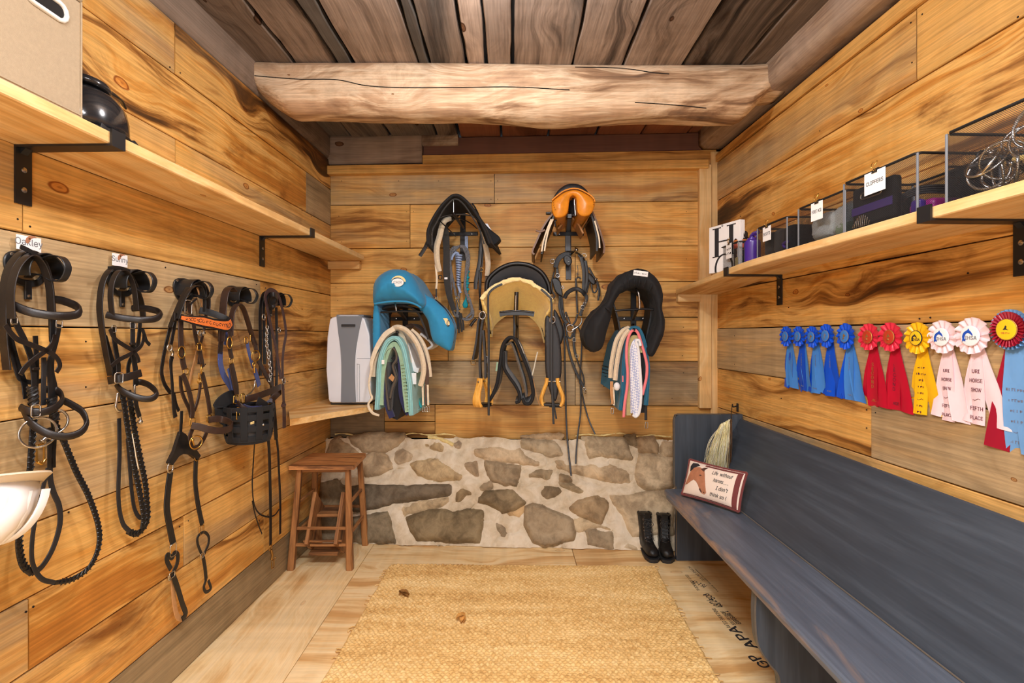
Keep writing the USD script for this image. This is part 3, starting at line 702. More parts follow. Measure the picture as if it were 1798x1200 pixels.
# ---- fieldstone footing
SD0, SD1, SZ = 0.265, 0.03, 0.66                       # how far its foot and its top stand in front of the boards
NS = unit(NB * SZ + ZUP * (SD0 - SD1))
PS0 = PB0 + NB * SD0
def SP(px, py, d=0.0): return hit(px, py, PS0, NS, d)
TS = unit(np.cross(NS, TB)); TS = TS if TS[2] > 0 else -TS
def st_uv(p): q = np.asarray(p) - PS0; return np.array((q @ TB, q @ TS))
def st_xyz(u, v, d): return PS0 + TB * np.asarray(u)[..., None] + TS * np.asarray(v)[..., None] + NS * np.asarray(d)[..., None]
sc = lambda L: [(600 + x / 2.9967, 740 + y / 2.9967) for x, y in L]
STONES = [  # outline in the photograph, tone, swell
 ([(360,222),(400,208),(505,195),(545,222),(590,255),(632,290),(620,305),(520,318),(470,308),(400,280),(378,250)], (1.0, .86, .62), .02),
 ([(640,222),(708,213),(722,290),(690,278),(655,248)], (.72, .62, .5), .014),
 ([(757,207),(946,230),(945,265),(918,346),(860,340),(790,318),(770,285),(755,240)], (.7, .62, .5), .025),
 ([(690,145),(790,132),(940,140),(960,175),(1035,215),(1045,230),(960,232),(880,222),(760,205),(705,180)], (1.05, .93, .76), .018),
 ([(936,98),(1010,95),(1120,105),(1150,140),(1172,178),(1100,188),(1060,170),(945,140)], (.86, .8, .68), .02),
 ([(1262,85),(1480,85),(1500,110),(1532,195),(1520,204),(1440,192),(1360,188),(1300,200),(1280,140)], (.95, .86, .7), .022),
 ([(1125,215),(1165,212),(1200,225),(1320,230),(1440,235),(1500,255),(1515,320),(1440,325),(1330,300),(1240,278),(1190,262),(1130,240)], (1.08, .95, .76), .014),
 ([(1560,170),(1660,175),(1745,195),(1745,345),(1700,362),(1600,362),(1555,330),(1540,260)], (1.08, .97, .8), .022),
 ([(1555,85),(1640,80),(1665,120),(1660,170),(1610,172),(1560,165)], (.78, .64, .48), .02),
 ([(1680,110),(1745,105),(1748,180),(1700,200),(1670,150)], (.95, .84, .68), .016),
 ([(975,280),(1010,262),(1060,252),(1106,256),(1095,300),(1070,308),(1030,292),(985,296)], (.72, .64, .5), .014),
 ([(1140,290),(1150,278),(1200,292),(1215,318),(1180,325),(1150,316)], (.72, .62, .48), .012),
 ([(1143,322),(1190,328),(1250,345),(1290,370),(1305,382),(1250,378),(1200,362),(1155,340)], (.78, .7, .54), .012),
 ([(1042,375),(1060,342),(1090,338),(1140,352),(1155,370),(1120,395),(1080,412),(1055,395)], (.6, .52, .4), .018),
 ([(1332,352),(1358,348),(1345,368),(1325,368)], (.95, .75, .5), .006),
 ([(595,422),(605,375),(640,343),(690,370),(685,385),(650,390),(625,422)], (.62, .52, .36), .012),
 ([(720,400),(760,365),(860,362),(905,365),(970,425),(960,435),(905,470),(850,482),(770,442),(715,425)], (.52, .45, .33), .025),
 ([(720,352),(745,325),(790,315),(798,352),(770,362),(735,362)], (.98, .88, .72), .012),
 ([(60,340),(120,332),(300,335),(560,335),(578,342),(574,385),(560,394),(400,415),(300,430),(200,456),(90,478),(62,470),(50,400)], (.34, .31, .27), .03),
 ([(60,505),(130,490),(250,474),(292,640),(200,640),(60,636)], (.46, .42, .34), .03),
 ([(338,510),(380,490),(480,462),(560,465),(590,475),(650,458),(740,465),(748,480),(742,560),(728,644),(600,640),(400,630),(360,570)], (.50, .44, .32), .03),
 ([(962,450),(1010,428),(1060,440),(1120,470),(1190,500),(1215,515),(1232,590),(1222,628),(1130,650),(1070,662),(1010,640),(985,600),(962,545)], (.66, .59, .48), .035),
 ([(1196,455),(1240,415),(1310,395),(1380,395),(1403,430),(1392,480),(1365,545),(1320,530),(1250,500),(1215,478)], (.72, .6, .44), .025),
 ([(1287,575),(1320,568),(1420,585),(1435,676),(1360,668),(1295,650)], (.62, .56, .46), .018),
 ([(1405,382),(1480,385),(1600,372),(1744,362),(1746,600),(1640,604),(1530,606),(1500,560),(1475,490),(1425,430)], (.98, .88, .72), .024),
 ([(1440,665),(1500,640),(1550,660),(1560,678),(1470,680)], (.98, .9, .76), .01),
 ([(810,530),(862,558),(864,615),(845,605),(820,570)], (.66, .6, .5), .006),
 ([(400,112),(440,102),(520,112),(545,135),(530,156),(470,150),(425,128)], (.88, .74, .52), .012),
 ([(580,118),(620,100),(635,120),(620,140),(600,138)], (.86, .78, .68), .012),
 ([(30,85),(150,62),(330,62),(340,80),(290,130),(200,175),(110,160),(60,120)], (.82, .72, .58), .02),
 ([(110,190),(170,150),(215,160),(260,210),(272,245),(210,280),(120,290),(80,240)], (.88, .76, .6), .02),
 ([(285,165),(320,142),(360,150),(382,180),(360,205),(300,230),(280,200)], (.98, .88, .74), .014),
 ([(-60,95),(-10,80),(40,130),(95,170),(60,230),(-40,260),(-90,200)], (.8, .68, .52), .02),
 ([(-120,320),(-20,300),(40,345),(45,420),(-40,460),(-120,440)], (.5, .44, .34), .02),
 ([(-120,490),(-30,480),(50,510),(50,636),(-120,630)], (.44, .4, .33), .02),
 ([(1860,100),(1960,95),(1980,200),(1900,220),(1850,170)], (.9, .8, .64), .02),
 ([(1760,380),(1900,370),(1960,420),(1950,580),(1800,600),(1760,560)], (.9, .82, .66), .02),
 ([(300,455),(420,420),(560,400),(575,430),(520,455),(420,480),(330,500)], (1.06, .95, .74), .01),
 ([(860,486),(960,445),(955,480),(930,500),(880,502)], (1.0, .78, .5), .006),
 ([(1220,520),(1250,505),(1400,560),(1420,575),(1330,560),(1290,570),(1240,586),(1215,560)], (1.0, .9, .72), .01),
 ([(940,80),(1140,62),(1168,75),(1150,100),(1000,90)], (.98, .84, .66), .01),
 ([(1490,75),(1545,72),(1552,120),(1555,135),(1515,125)], (.58, .5, .38), .014),
]
def stone_mesh(poly_uv, swell, seed):
    P = sg.Polygon(poly_uv).buffer(.006)
    if P.geom_type != 'Polygon': P = max(P.geoms, key=lambda g: g.area)
    L = P.exterior.length
    n = max(24, int(L / 0.011))
    B = np.array([P.exterior.interpolate(L * k / n).coords[0] for k in range(n)])
    jit = np.stack([meshkit.fbm(np.c_[B * 26, np.full(n, seed)], 3, seed) - .5, meshkit.fbm(np.c_[B * 26, np.full(n, seed + 5)], 3, seed + 9) - .5], 1) * 0.016
    B = B + jit
    P2 = sg.Polygon(B).buffer(0)
    if P2.geom_type != 'Polygon': P2 = max(P2.geoms, key=lambda g: g.area)
    B = np.array(P2.exterior.coords)[:-1]
    x0, y0, x1, y1 = P2.bounds; h = max(0.012, math.sqrt(P2.area) / 22)
    X, Y = np.meshgrid(np.arange(x0, x1, h), np.arange(y0, y1, h)); X = X + (np.arange(len(X)) % 2)[:, None] * h / 2
    Q = np.c_[X.ravel(), Y.ravel()]
    inner = P2.buffer(-h * 0.55)
    Q = Q[shapely.contains_xy(inner, Q[:, 0], Q[:, 1])] if not inner.is_empty else np.zeros((0, 2))
    V = np.vstack([B, Q]); T = Delaunay(V).simplices
    cen = V[T].mean(1); T = T[shapely.contains_xy(P2, cen[:, 0], cen[:, 1])]
    e = V[T]; area = np.cross(e[:, 1] - e[:, 0], e[:, 2] - e[:, 0]); T[area < 0] = T[area < 0][:, ::-1]
    dist = shapely.distance(shapely.points(V), P2.exterior)
    dome = swell * np.minimum(1, np.sqrt(np.maximum(dist, 0) / 0.028))
    rel = (meshkit.fbm(np.c_[V * 14, np.full(len(V), seed * 1.7)], 4, seed) - .5) * 0.028 * np.minimum(1, dist / 0.02)
    facet = (np.abs(meshkit.noise(np.c_[V * np.array((5, 11)), np.full(len(V), seed * 3.1)], seed) - .5)) * 0.03 * np.minimum(1, dist / 0.03)
    d = 0.002 + dome + rel + facet
    top = st_xyz(V[:, 0], V[:, 1], d)
    nb = len(B); back = st_xyz(B[:, 0], B[:, 1], np.full(nb, -0.03))
    a = np.arange(nb); b = (a + 1) % nb
    F = np.vstack([T, np.stack([a, a + len(V), b + len(V)], 1), np.stack([a, b + len(V), b], 1)])
    return TM(np.vstack([top, back]), F)
polys = []
for k, (ol, tone, swell) in enumerate(STONES):
    uv = [st_uv(SP(*q)) for q in sc(ol)]
    polys.append(sg.Polygon(uv).buffer(0))
    part(wb, 'stone', stone_mesh(uv, swell * 1.1, k + 1), 'stone', 40, tone=tone)
# mortar bed between the stones: lumpy, sinking towards each stone's edge
u0, u1, v0, v1 = -1.32, 1.42, 0.0, 0.70
nu, nv = 250, 66
U, V = np.meshgrid(np.linspace(u0, u1, nu), np.linspace(v0, v1, nv), indexing='ij')
allst = shapely.union_all(polys)
dist = shapely.distance(shapely.points(np.c_[U.ravel(), V.ravel()]), allst).reshape(U.shape)
D = (meshkit.fbm(np.stack([U * 9, V * 9, U * 0], -1), 4, 5) - .5) * 0.03 + np.minimum(dist, 0.03) * 0.45 - 0.006
crack = np.abs(meshkit.noise(np.stack([U * 7, V * 9, U * 0 + 4], -1), 8) - .5)
D -= 0.008 * (crack < 0.02)
topn = 0.655 + (meshkit.fbm(np.stack([U[:, 0] * 7, U[:, 0] * 0, U[:, 0] * 0], -1), 3, 2) - .5) * 0.05
Vw = V * (topn / 0.70)[:, None]
G = st_xyz(U, Vw, D)
part(wb, 'mortar', sheet(G, 0.02), 'mortar', 50, tone=(1, 1, 1))
# squeezed-out foam along the top of the footing
foam = []
for x0, x1 in ((588, 648), (690, 742), (742, 800), (1010, 1080), (1082, 1178)):
    P = [SP(x, 764.5 + 3.5 * math.sin(x * .071) * math.sin(x * .033), 0.0) for x in np.linspace(x0, x1, 16)]
    r = np.array([0.0015 + 0.0045 * abs(math.sin(x * .13 + x0)) for x in np.linspace(x0, x1, 16)])
    foam.append(jitter(tube(spline(P, 3), np.interp(np.linspace(0, 1, 46), np.linspace(0, 1, 16), r), 8), .003, 60, int(x0)))
P = [SP(752, 768, .006), SP(768, 770, .008), SP(784, 776, .008), SP(796, 782, .006)]
foam.append(jitter(tube(spline(P, 6), 0.012, 8), .005, 60, 3))
part(wb, 'foam_bead', cat(foam), 'foam_yellow', 60)

# ---- trims on the back wall
t1 = single('trim_1', wbox('back', sB(572), sB(1240), zb(900, 305), zb(900, 290), -0.01, 0.055, .003), 'pale_wood', 'thin amber ledge board running across the back wall under the header', 'trim', kind=STRUCT,
            smooth=False)
def woodbox(wall, s0, s1, z0, z1, d0, d1, r=.003):
    m = wbox(wall, s0, s1, z0, z1, d0, d1, r)
    return m
def pc_of(m, axes, seed=0):
    R = random.Random(seed); off = np.array((R.uniform(0, 60), R.uniform(0, 40), R.uniform(0, 9)))
    v = np.asarray(m.vertices); A = np.asarray(axes, float)
    return v @ A.T + off
def fix_pc(node, m, axes, seed, tone=(0, .8, 1)):
    g = UsdGeom.Mesh(node.prim); api = UsdGeom.PrimvarsAPI(g)
    pc = pc_of(m, axes, seed).astype(np.float32)
    api.CreatePrimvar('pc', Sdf.ValueTypeNames.Float3Array, 'vertex').Set(Vt.Vec3fArray.FromNumpy(pc))
    api.CreatePrimvar('tone', Sdf.ValueTypeNames.Float3Array, 'vertex').Set(Vt.Vec3fArray.FromNumpy(np.tile(np.float32(tone), (len(pc), 1))))
def wpart(parent, name, m, mat, axes, seed=0, tone=(0, .8, 1), label=None):
    return part(parent, name, m, mat, False, label=label, pc=pc_of(m, axes, seed), tone=tone)
def wsingle(name, m, mat, axes, seed, label, cat_, tone=(0, .8, 1), kind=None, group=None):
    return single(name, m, mat, label, cat_, smooth=False, kind=kind, group=group, pc=pc_of(m, axes, seed), tone=tone)
stage.RemovePrim(t1.path); COUNT.clear() if False else None
COUNT[('/World', 'trim_1')] = -1
m = wbox('back', sB(572), sB(1240), zb(900, 305), zb(900, 290), -0.01, 0.055, .003)
wsingle('trim_1', m, 'wall_wood', (TB, ZUP, NB), 3, 'thin amber ledge board running across the back wall under the header', 'trim', (-.25, .5, 1.0), STRUCT)
m = wbox('back', sB(1225), sB(1246), zb(1228, 716), zb(1228, 292), 0.0, 0.04, .003)
wsingle('trim_2', m, 'pale_wood', (ZUP, TB, NB), 5, 'pale upright batten at the right end of the back wall', 'trim', (0, .7, .92), STRUCT)
m = wbox('back', sB(1246), sB(1262), 0.5, zb(1248, 268), 0.0, 0.022, .003)
wsingle('trim_3', m, 'pale_wood', (ZUP, TB, NB), 6, 'narrow corner strip between the back wall and the right wall', 'trim', (0, .7, .88), STRUCT)

# ---- ceiling boards
ce = thing('ceiling', 'ceiling of weathered brown barn boards with dark gaps', None, at=(0, 1, CEIL), kind=STRUCT)
part(ce, 'backing', rbox((0.05, 1.0, CEIL + 0.06), (3.1, 5.2, 0.04), r=.002, seg=1), 'dark_gap')
edges = [428, 513, 587, 618, 735, 754, 817, 854, 900, 1007, 1097, 1204, 1307, 1360]
ctone = [(-.2, 1, .56), (-.05, 1.1, .74), (.6, .9, .42), (-.05, .9, .95), (.6, 1, .45), (.15, .9, .84), (.0, .6, 1.4), (-.1, .6, .95), (.05, .8, 1.0), (.05, 1.2, 1.0), (.0, .7, 1.02), (-.2, 1.9, .40), (-.2, 1.3, .5)]
def ceil_x(px, py): 
    r = ray(px, py); k = (CEIL - EYE) / r[2]; return r[0] * k
def cboard(parent, x0, x1, y0, y1, mat, tone, seed, wav=0.006):
    R = random.Random(seed); off = np.array((R.uniform(0, 60), R.uniform(0, 40), R.uniform(0, 9)))
    rows, pcs = [], []
    z = CEIL + R.uniform(-.004, .006)
    tilt = R.uniform(-.004, .004)
    for y in np.linspace(y0, y1, max(3, int((y1 - y0) / .06))):
        a = x0 + .007 + (meshkit.fbm(np.array((y * 5, seed, 1.)), 3, 1) - .5) * 2 * wav
        b = x1 - .007 + (meshkit.fbm(np.array((y * 5, seed, 7.)), 3, 2) - .5) * 2 * wav
        prof = [(a, z + .028), (a, z + .006), (a + .004, z), (b - .004, z + tilt), (b, z + .006 + tilt), (b, z + .028)]
        rows.append([(x, y, q) for x, q in prof]); pcs += [(y, x, q) for x, q in prof]
    pcs += [pcs[0], pcs[-1]]
    return part(parent, 'plank', skin(np.array(rows), False), mat, False, pc=np.array(pcs) + off, tone=tone)
for k in range(len(edges) - 1):
    cboard(ce, ceil_x(edges[k], 107), ceil_x(edges[k + 1], 107), FRONT, 2.74, 'barn_wood', ctone[k], 40 + k, 0.010 if k in (1, 2, 4, 6) else .006)
xs = [ceil_x(q, 236) for q in (545, 560, 613, 683, 767, 804)]
for k, tn in enumerate(((.1, 1, .6), (.2, 1.2, .74), (.1, 1.3, .78), (.3, 1.3, .72), (.15, .9, .8))):
    cboard(ce, xs[k], xs[k + 1], 2.75, 3.5, 'barn_wood', tn, 70 + k)
xs = [ceil_x(q, 236) for q in (806, 880, 963, 1047, 1125, 1205, 1262)]
for k in range(6):
    cboard(ce, xs[k], xs[k + 1], 2.75, 3.5, 'red_board', (0, .8, (.72, .66, .66, .82, .86, .8)[k]), 90 + k, .001)

# plates (log ends of the frame) along the tops of the side walls
pl = thing('trim_4', 'grey-brown hewn plate log along the top of the left wall', 'trim', at=(-1.3, 1, 2.5), kind=STRUCT)
zpl = zl(360, 86)
timber(pl, 'left', FRONT, SL_END, zpl + .004, CEIL + .05, -0.08, 0.012, 'log_wood', (.55, .8, .56), 'log', 0.003, 11)
pr = thing('trim_5', 'brown hewn plate log jutting out along the top of the right wall', 'trim', at=(1.3, 1, 2.55), kind=STRUCT)
timber(pr, 'right', FRONT, SR_END, yr[1] + .085, CEIL + .06, -0.09, 0.115, 'log_wood', (.3, 1.2, .82), 'log', 0.006, 12)

# ---- the round log beam under the ceiling
def log_beam():
    xsn = np.linspace(-1.262, 1.345, 90); rows, pcs = [], []
    K = 40
    for x in xsn:
        row = []
        e0 = np.clip((x + 1.262) / .16, 0, 1); e1 = np.clip((1.345 - x) / .26, 0, 1)
        zbot = 0.252 * (0.50 + 0.50 * e0 ** .8) * (0.56 + 0.44 * (0 if e1 < .28 else 1 if e1 > .72 else (e1 - .28) / .44))
        if e1 <= .28: zbot = 0.252 * .6
        y0 = 2.470 + 0.012 * math.sin(x * 2.1)
        cyy, hw = y0 + .125, .125
        bulge = .010 * math.sin(x * 3.1 + 1) + .008 * math.sin(x * 7.3)
        for a in np.linspace(0, 2 * np.pi, K, endpoint=False):
            ca, sa = math.cos(a), math.sin(a)
            p = 4.5 if sa > 0 else 2.7
            q = (abs(ca) ** p + abs(sa) ** p) ** (1 / p)
            w = 1 + (meshkit.fbm(np.array([x * 5, ca * 2.2, sa * 2.2]), 4, 31) - .5) * .12
            yy = cyy + hw * ca / q * w
            h = zbot + bulge
            zz_ = CEIL + .012 - h / 2 + (h / 2) * sa / q * (w if sa < 0 else 1)
            row.append((x, yy, min(zz_, CEIL + .012)))
        rows.append(row); pcs += [(p_[0], math.atan2(p_[2] - CEIL + .12, p_[1] - cyy) * .12, 0.0) for p_ in row]
    # unwrapped grain: keep the seam on the hidden rear side
    pcs = [(a, (b if b > -.3 else b), c) for a, b, c in pcs]
    pcs += [pcs[0], pcs[-1]]
    return skin(np.array(rows), False), np.array(pcs) + np.array((3.3, 5.1, 2.2))
m, pc = log_beam()
# depth-based coordinates are safer than an unwrap at the seam
v = np.asarray(m.vertices); pc = np.stack([v[:, 0], v[:, 2] * 1.0, v[:, 1] * 1.0], 1) + np.array((13.3, 5.1, 2.2))
bm = thing('ceiling_beam', 'big pale round log beam spanning the room under the ceiling', 'beam', at=(0, 2.6, 2.5), kind=STRUCT)
part(bm, 'log', m, 'log_wood', True, pc=pc, tone=(-.1, 1.0, 1.15))
# drying cracks along the log
cr = []
for pts in ([(447, 133), (520, 139), (590, 140), (640, 150), (700, 154), (800, 154), (900, 153), (1000, 158)], [(1010, 118), (1090, 120), (1150, 128), (1175, 130)], [(1115, 180), (1150, 182), (1200, 186), (1240, 190)]):
    P = []
    for q in spline([(x, y, 0) for x, y in pts], 6):
        o = np.array((0, 0, EYE)); r_ = ray(q[0], q[1])
        loc, _, _ = m.ray.intersects_location([o], [r_], multiple_hits=False)
        if len(loc): P.append(loc[0] - r_ * .001)
    if len(P) > 3: cr.append(tube(np.array(P), .0022, 5))
part(bm, 'drying_cracks', cat(cr), 'dark_gap', 60)

# ---- the wall behind the camera, with a boarded face and a doorway added for fill light
wf = thing('wall_front', 'boarded wall with an open doorway behind the camera', None, at=(0, FRONT, 0), kind=STRUCT)
for k in range(9):
    z0, z1 = k * CEIL / 9, (k + 1) * CEIL / 9
    hw = DOORWAY[0] / 2 + .02
    for x0, x1 in (((-1.45, -hw), (hw, 1.55)) if z1 <= DOORWAY[1] + .01 else ((-1.45, 1.55),)):
        m = rbox(((x0 + x1) / 2, FRONT - .01, (z0 + z1) / 2), (x1 - x0, .02, z1 - z0 - .004), r=.003, seg=1)
        wpart(wf, 'plank', m, 'wall_wood', ((1, 0, 0), (0, 0, 1), (0, 1, 0)), 500 + k, (.1, 1, 1))

# ---- floor: plywood sheets
fl = thing('floor', 'pale plywood floor of large sheets with printed grade stamps', None, at=(0, 1, 0), kind=STRUCT)
XS = -0.856
for k, (x0, x1, y0, y1) in enumerate(((-1.5, XS, FRONT, 3.5), (XS, XS + 1.22, FRONT, .55), (XS, XS + 1.22, .55, 3.5), (XS + 1.22, 1.6, FRONT, 3.5))):
    m = rbox(((x0 + x1) / 2, (y0 + y1) / 2, -.01), (x1 - x0 - .003, y1 - y0 - .003, .02), r=.0015, seg=1)
    wpart(fl, 'plywood_sheet', m, 'plywood', ((0, 1, 0), (1, 0, 0), (0, 0, 1)) if k == 0 else ((1, 0, 0), (0, 1, 0), (0, 0, 1)), 600 + k, (-.3, 1.0, (1.0, 1.02, 1.03, .98)[k]))
part(fl, 'subfloor', rbox((0, 1, -.05), (3.3, 5.4, .05), r=.002, seg=1), 'dark_gap')
# ------------------------------------------------------------------ lamps (a bulb and an added fill panel under the ceiling, above the frame)
for k, (c, rad, power) in enumerate(LAMPS):
    t = thing('ceiling_light', ('bare round bulb under the ceiling boards just in front of the log beam', 'long white light panel under the ceiling above the camera')[k], 'light', at=c)
    if k == 0:
        part(t, 'socket', lathe((c[0], c[1], c[2] + rad + .01), ZUP, [(0, .022), (.03, .026), (.05, .03), (CEIL - c[2] - rad - .025, .05), (CEIL - c[2] - rad - .012, .055)], 24), 'lamp_shell')
        r = UsdLux.SphereLight.Define(stage, t.path + '/bulb'); r.CreateRadiusAttr(rad)
    else:
        part(t, 'housing', rbox((c[0], c[1], c[2] + .045), (rad[0] + .05, rad[1] + .05, .07), r=.01), 'lamp_shell')
        r = UsdLux.RectLight.Define(stage, t.path + '/panel_light'); r.CreateWidthAttr(rad[0]); r.CreateHeightAttr(rad[1])
    r.CreateIntensityAttr(power); r.CreateColorAttr(Gf.Vec3f(*LAMP_COLOR))
day = UsdLux.RectLight.Define(stage, '/World/doorway_daylight')  # unseen fill light standing in the added doorway
day.CreateWidthAttr(DOORWAY[0]); day.CreateHeightAttr(DOORWAY[1]); day.CreateIntensityAttr(DOORWAY[2]); day.CreateColorAttr(Gf.Vec3f(*DAY_COLOR))
day.AddTranslateOp().Set(Gf.Vec3d(0, FRONT - .02, DOORWAY[1] / 2)); day.AddRotateXOp().Set(90.0)
# ------------------------------------------------------------------ shelves and brackets
ls_ = thing('wall_shelf', 'long pale plank shelf along the left wall above the bridles', 'shelf', at=wpt('left', 1.5, 1.79))
m = wbox('left', FRONT + .2, 3.385, 1.79, 1.822, 0.001, 0.252, .003)
wpart(ls_, 'board', m, 'pale_wood', (TL, NL * 1.0, ZUP), 21, (-.3, 1.0, 1.0))
def bracket(wall, s, z, depth, label):
    p0, t, n = WALLS[wall]
    b = thing('shelf_bracket', label, 'bracket', at=wpt(wall, s, z))
    w = .044
    prof = sg.Polygon([(0, 0), (depth + .006, 0), (depth + .006, .04), (depth, .04), (depth, .006), (.006, .006), (0, .006)])
    arm = sg.Polygon([(0.0, -.006), (depth + .008, -.006), (depth + .008, .038), (depth + .002, .038), (depth + .002, 0.0), (0.0, 0.0)])
    leg = sg.Polygon([(0.0005, -.006), (.0065, -.006), (.0065, -.15), (.0005, -.15)])
    o = wpt(wall, s - w / 2, z)
    part(b, 'arm', prism(arm, (n, ZUP, t, o), w), 'iron_black')
    part(b, 'wall_plate', prism(leg, (n, ZUP, t, o), w), 'iron_black')
    rib = sg.Polygon([(.006, -.006), (.02, -.006), (.006, -.02)])
    part(b, 'gusset', prism(rib, (n, ZUP, t, o + t * .012), w - .024), 'iron_black')
    for dz in (-.06, -.112):
        part(b, 'screw', lathe(wpt(wall, s, z + dz, .006), n, [(0, .0075), (.002, .0072), (.0035, .004), (.0036, .0001)], 14), 'steel')
    return b
bracket('left', sL(38), 1.79, .252, 'black steel bracket under the near end of the left shelf')
bracket('left', sL(459), 1.79, .252, 'black steel bracket under the far half of the left shelf')
m = wbox('back', sB(578), sB(635), zb(606, 474), 1.789, .0, .045, .002)
wsingle('wood_cleat', m, 'pale_wood', (TB, ZUP, NB), 22, 'small pale wood cleat holding up the far end of the left shelf', 'cleat', (.0, .8, .95))

rs_ = thing('wall_shelf', 'long pale plank shelf along the right wall carrying wire mesh bins', 'shelf', at=wpt('right', 1.5, 1.61))
def sag(s): return -0.052 * np.clip((s - 2.35) / .95, 0, 1) ** 1.15
ss = np.r_[np.linspace(FRONT + .2, 2.3, 8), np.linspace(2.4, 3.30, 16)]
rows = []
for s in ss:
    z0, z1 = 1.61 + sag(s), 1.642 + sag(s)
    dd = .272
    rows.append([wpt('right', s, z, d) for d, z in ((.001, z0), (dd - .003, z0), (dd, z0 + .003), (dd, z1 - .003), (dd - .003, z1), (.001, z1))])
m = skin(np.array(rows), False)
wpart(rs_, 'board', m, 'pale_wood', (TR, NR, ZUP), 23, (-.3, 1.0, .98))
def shelf_z(s): return 1.642 + float(sag(s))
bracket('right', sR(1370), 1.61 + float(sag(sR(1370))), .272, 'black steel bracket under the far half of the right shelf')
bracket('right', sR(1797), 1.61, .272, 'black steel bracket under the near end of the right shelf')
m = wbox('back', sB(1187), sB(1226), zb(1210, 531), zb(1210, 514), .0, .05, .002)
wsingle('wood_cleat', m, 'pale_wood', (TB, ZUP, NB), 24, 'small pale wood cleat holding up the far end of the right shelf', 'cleat', (.0, .8, .95))

# live-edge corner shelf under the dehumidifier
CZ = .874
P = [LP(507, 722)[:2], LP(545, 722)[:2] * 0 + wpt('left', 3.44, 0)[:2], wpt('back', sB(655), 0)[:2]]
edge = spline([FP(655, 713, CZ), FP(620, 719, CZ), FP(585, 724, CZ), FP(545, 731, CZ), FP(509, 737, CZ)], 6)[:, :2]
poly = sg.Polygon([P[0], P[1], P[2]] + [tuple(e) for e in edge]).buffer(0)
m = prism(poly, ((1, 0, 0), (0, 1, 0), (0, 0, 1), (0, 0, CZ - .032)), .032)
cs = thing('corner_shelf', 'live-edge slab shelf in the far left corner under the dehumidifier', 'shelf', at=(-1.1, 3.2, CZ))
wpart(cs, 'slab', m, 'pale_wood', (unit((.8, .6, 0)), unit((-.6, .8, 0)), ZUP), 25, (-.3, 1.1, .97))
m = wbox('left', 2.92, 3.42, CZ - .075, CZ - .033, .0, .03, .002)
wpart(cs, 'support_strip', m, 'pale_wood', (TL, ZUP, NL), 26, (-.2, 1, .95))

# ------------------------------------------------------------------ bench
bn = thing('bench', 'long painted blue-grey pew bench with rubbed edges along the right wall', 'bench', at=(1.1, 1.5, 0))
def bpart(name, m, ax, seed, wear=0.0):
    return part(bn, name, m, 'bench_paint', False, pc=pc_of(m, ax, seed), tone=(wear, 0, 1))
SZ_ = .45
xf = lambda y: .822 - .004 * (2.8 - y)                     # seat front
rows = []
for y in np.linspace(-.9, 2.82, 40):
    x0, x1 = xf(y), 1.115
    if y > 2.74: x0 += (y - 2.74) ** 2 * 2.5
    rows.append([(x0 + .008, y, SZ_ - .032), (x1, y, SZ_ - .032), (x1, y, SZ_), (x0 + .012, y, SZ_), (x0 + .004, y, SZ_ - .003), (x0, y, SZ_ - .010), (x0, y, SZ_ - .024)])
m = skin(np.array(rows)[:, ::-1], False)
v = np.asarray(m.vertices)
wear = np.zeros((len(v), 3)); wear[:, 0] = np.where(v[:, 0] < .86, .17, np.where(v[:, 0] > 1.1, .0, .06))
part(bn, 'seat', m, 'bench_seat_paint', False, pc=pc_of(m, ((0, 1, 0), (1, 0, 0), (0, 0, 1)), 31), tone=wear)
# worn front edge strip of the seat: bare wood showing along the arris
P = np.array([(xf(y) + .0055, y, SZ_ - .0042) for y in np.linspace(-.9, 2.72, 60)])
ew = strap(P, .006, .0012, nrm=unit((-1, 0, 1)))
part(bn, 'worn_edge', ew, 'bench_wear' if False else 'fabric_taupe', False)
part(bn, 'seat_seam', strap(np.array([(1.098, y, SZ_ + .003) for y in np.linspace(-.9, 2.9, 30)]), .005, .003, nrm=unit((-.6, 0, 1))), 'fabric_taupe', False, label='pale worn line where seat and back meet')  # thin pale strip along the crease so seat and back read apart
XB0, XT0, ZT = 1.10, 1.305, .822
NBK = unit((-(ZT - SZ_), 0, XT0 - XB0)); UB_ = unit((XT0 - XB0, 0, ZT - SZ_))
L_ = math.hypot(XT0 - XB0, ZT - SZ_)
c = np.array((XB0, (2.94 - .9) / 2, SZ_ - .01)) + UB_ * (L_ / 2) - NBK * .013
m = rbox(c, (2.94 + .9, .026, L_ + .02), ((0, 1, 0), NBK, UB_), .008, 2)
bpart('backrest', m, ((0, 1, 0), UB_, NBK), 33, -.03)
# end panel: a shaped upright board at the far end
EP = sg.Polygon([(.945, .0), (.945, .41), (.935, .44), (.932, .80), (.938, .826), (.958, .842), (1.325, .842), (1.325, 0.0)])
m = prism(EP, ((1, 0, 0), (0, 0, 1), (0, 1, 0), (0, 2.945, 0)), .032)
bpart('end_panel', m, ((0, 0, 1), (1, 0, 0), (0, 1, 0)), 34, -.05)
P = spline([(.944, 2.943, .03), (.944, 2.943, .40), (.933, 2.943, .45), (.9305, 2.943, .80), (.938, 2.943, .83), (.958, 2.943, .843), (1.20, 2.943, .843)], 6)
part(bn, 'end_edge', strap(P, .007, .002, nrm=(0, -1, 0)), 'fabric_taupe', False)
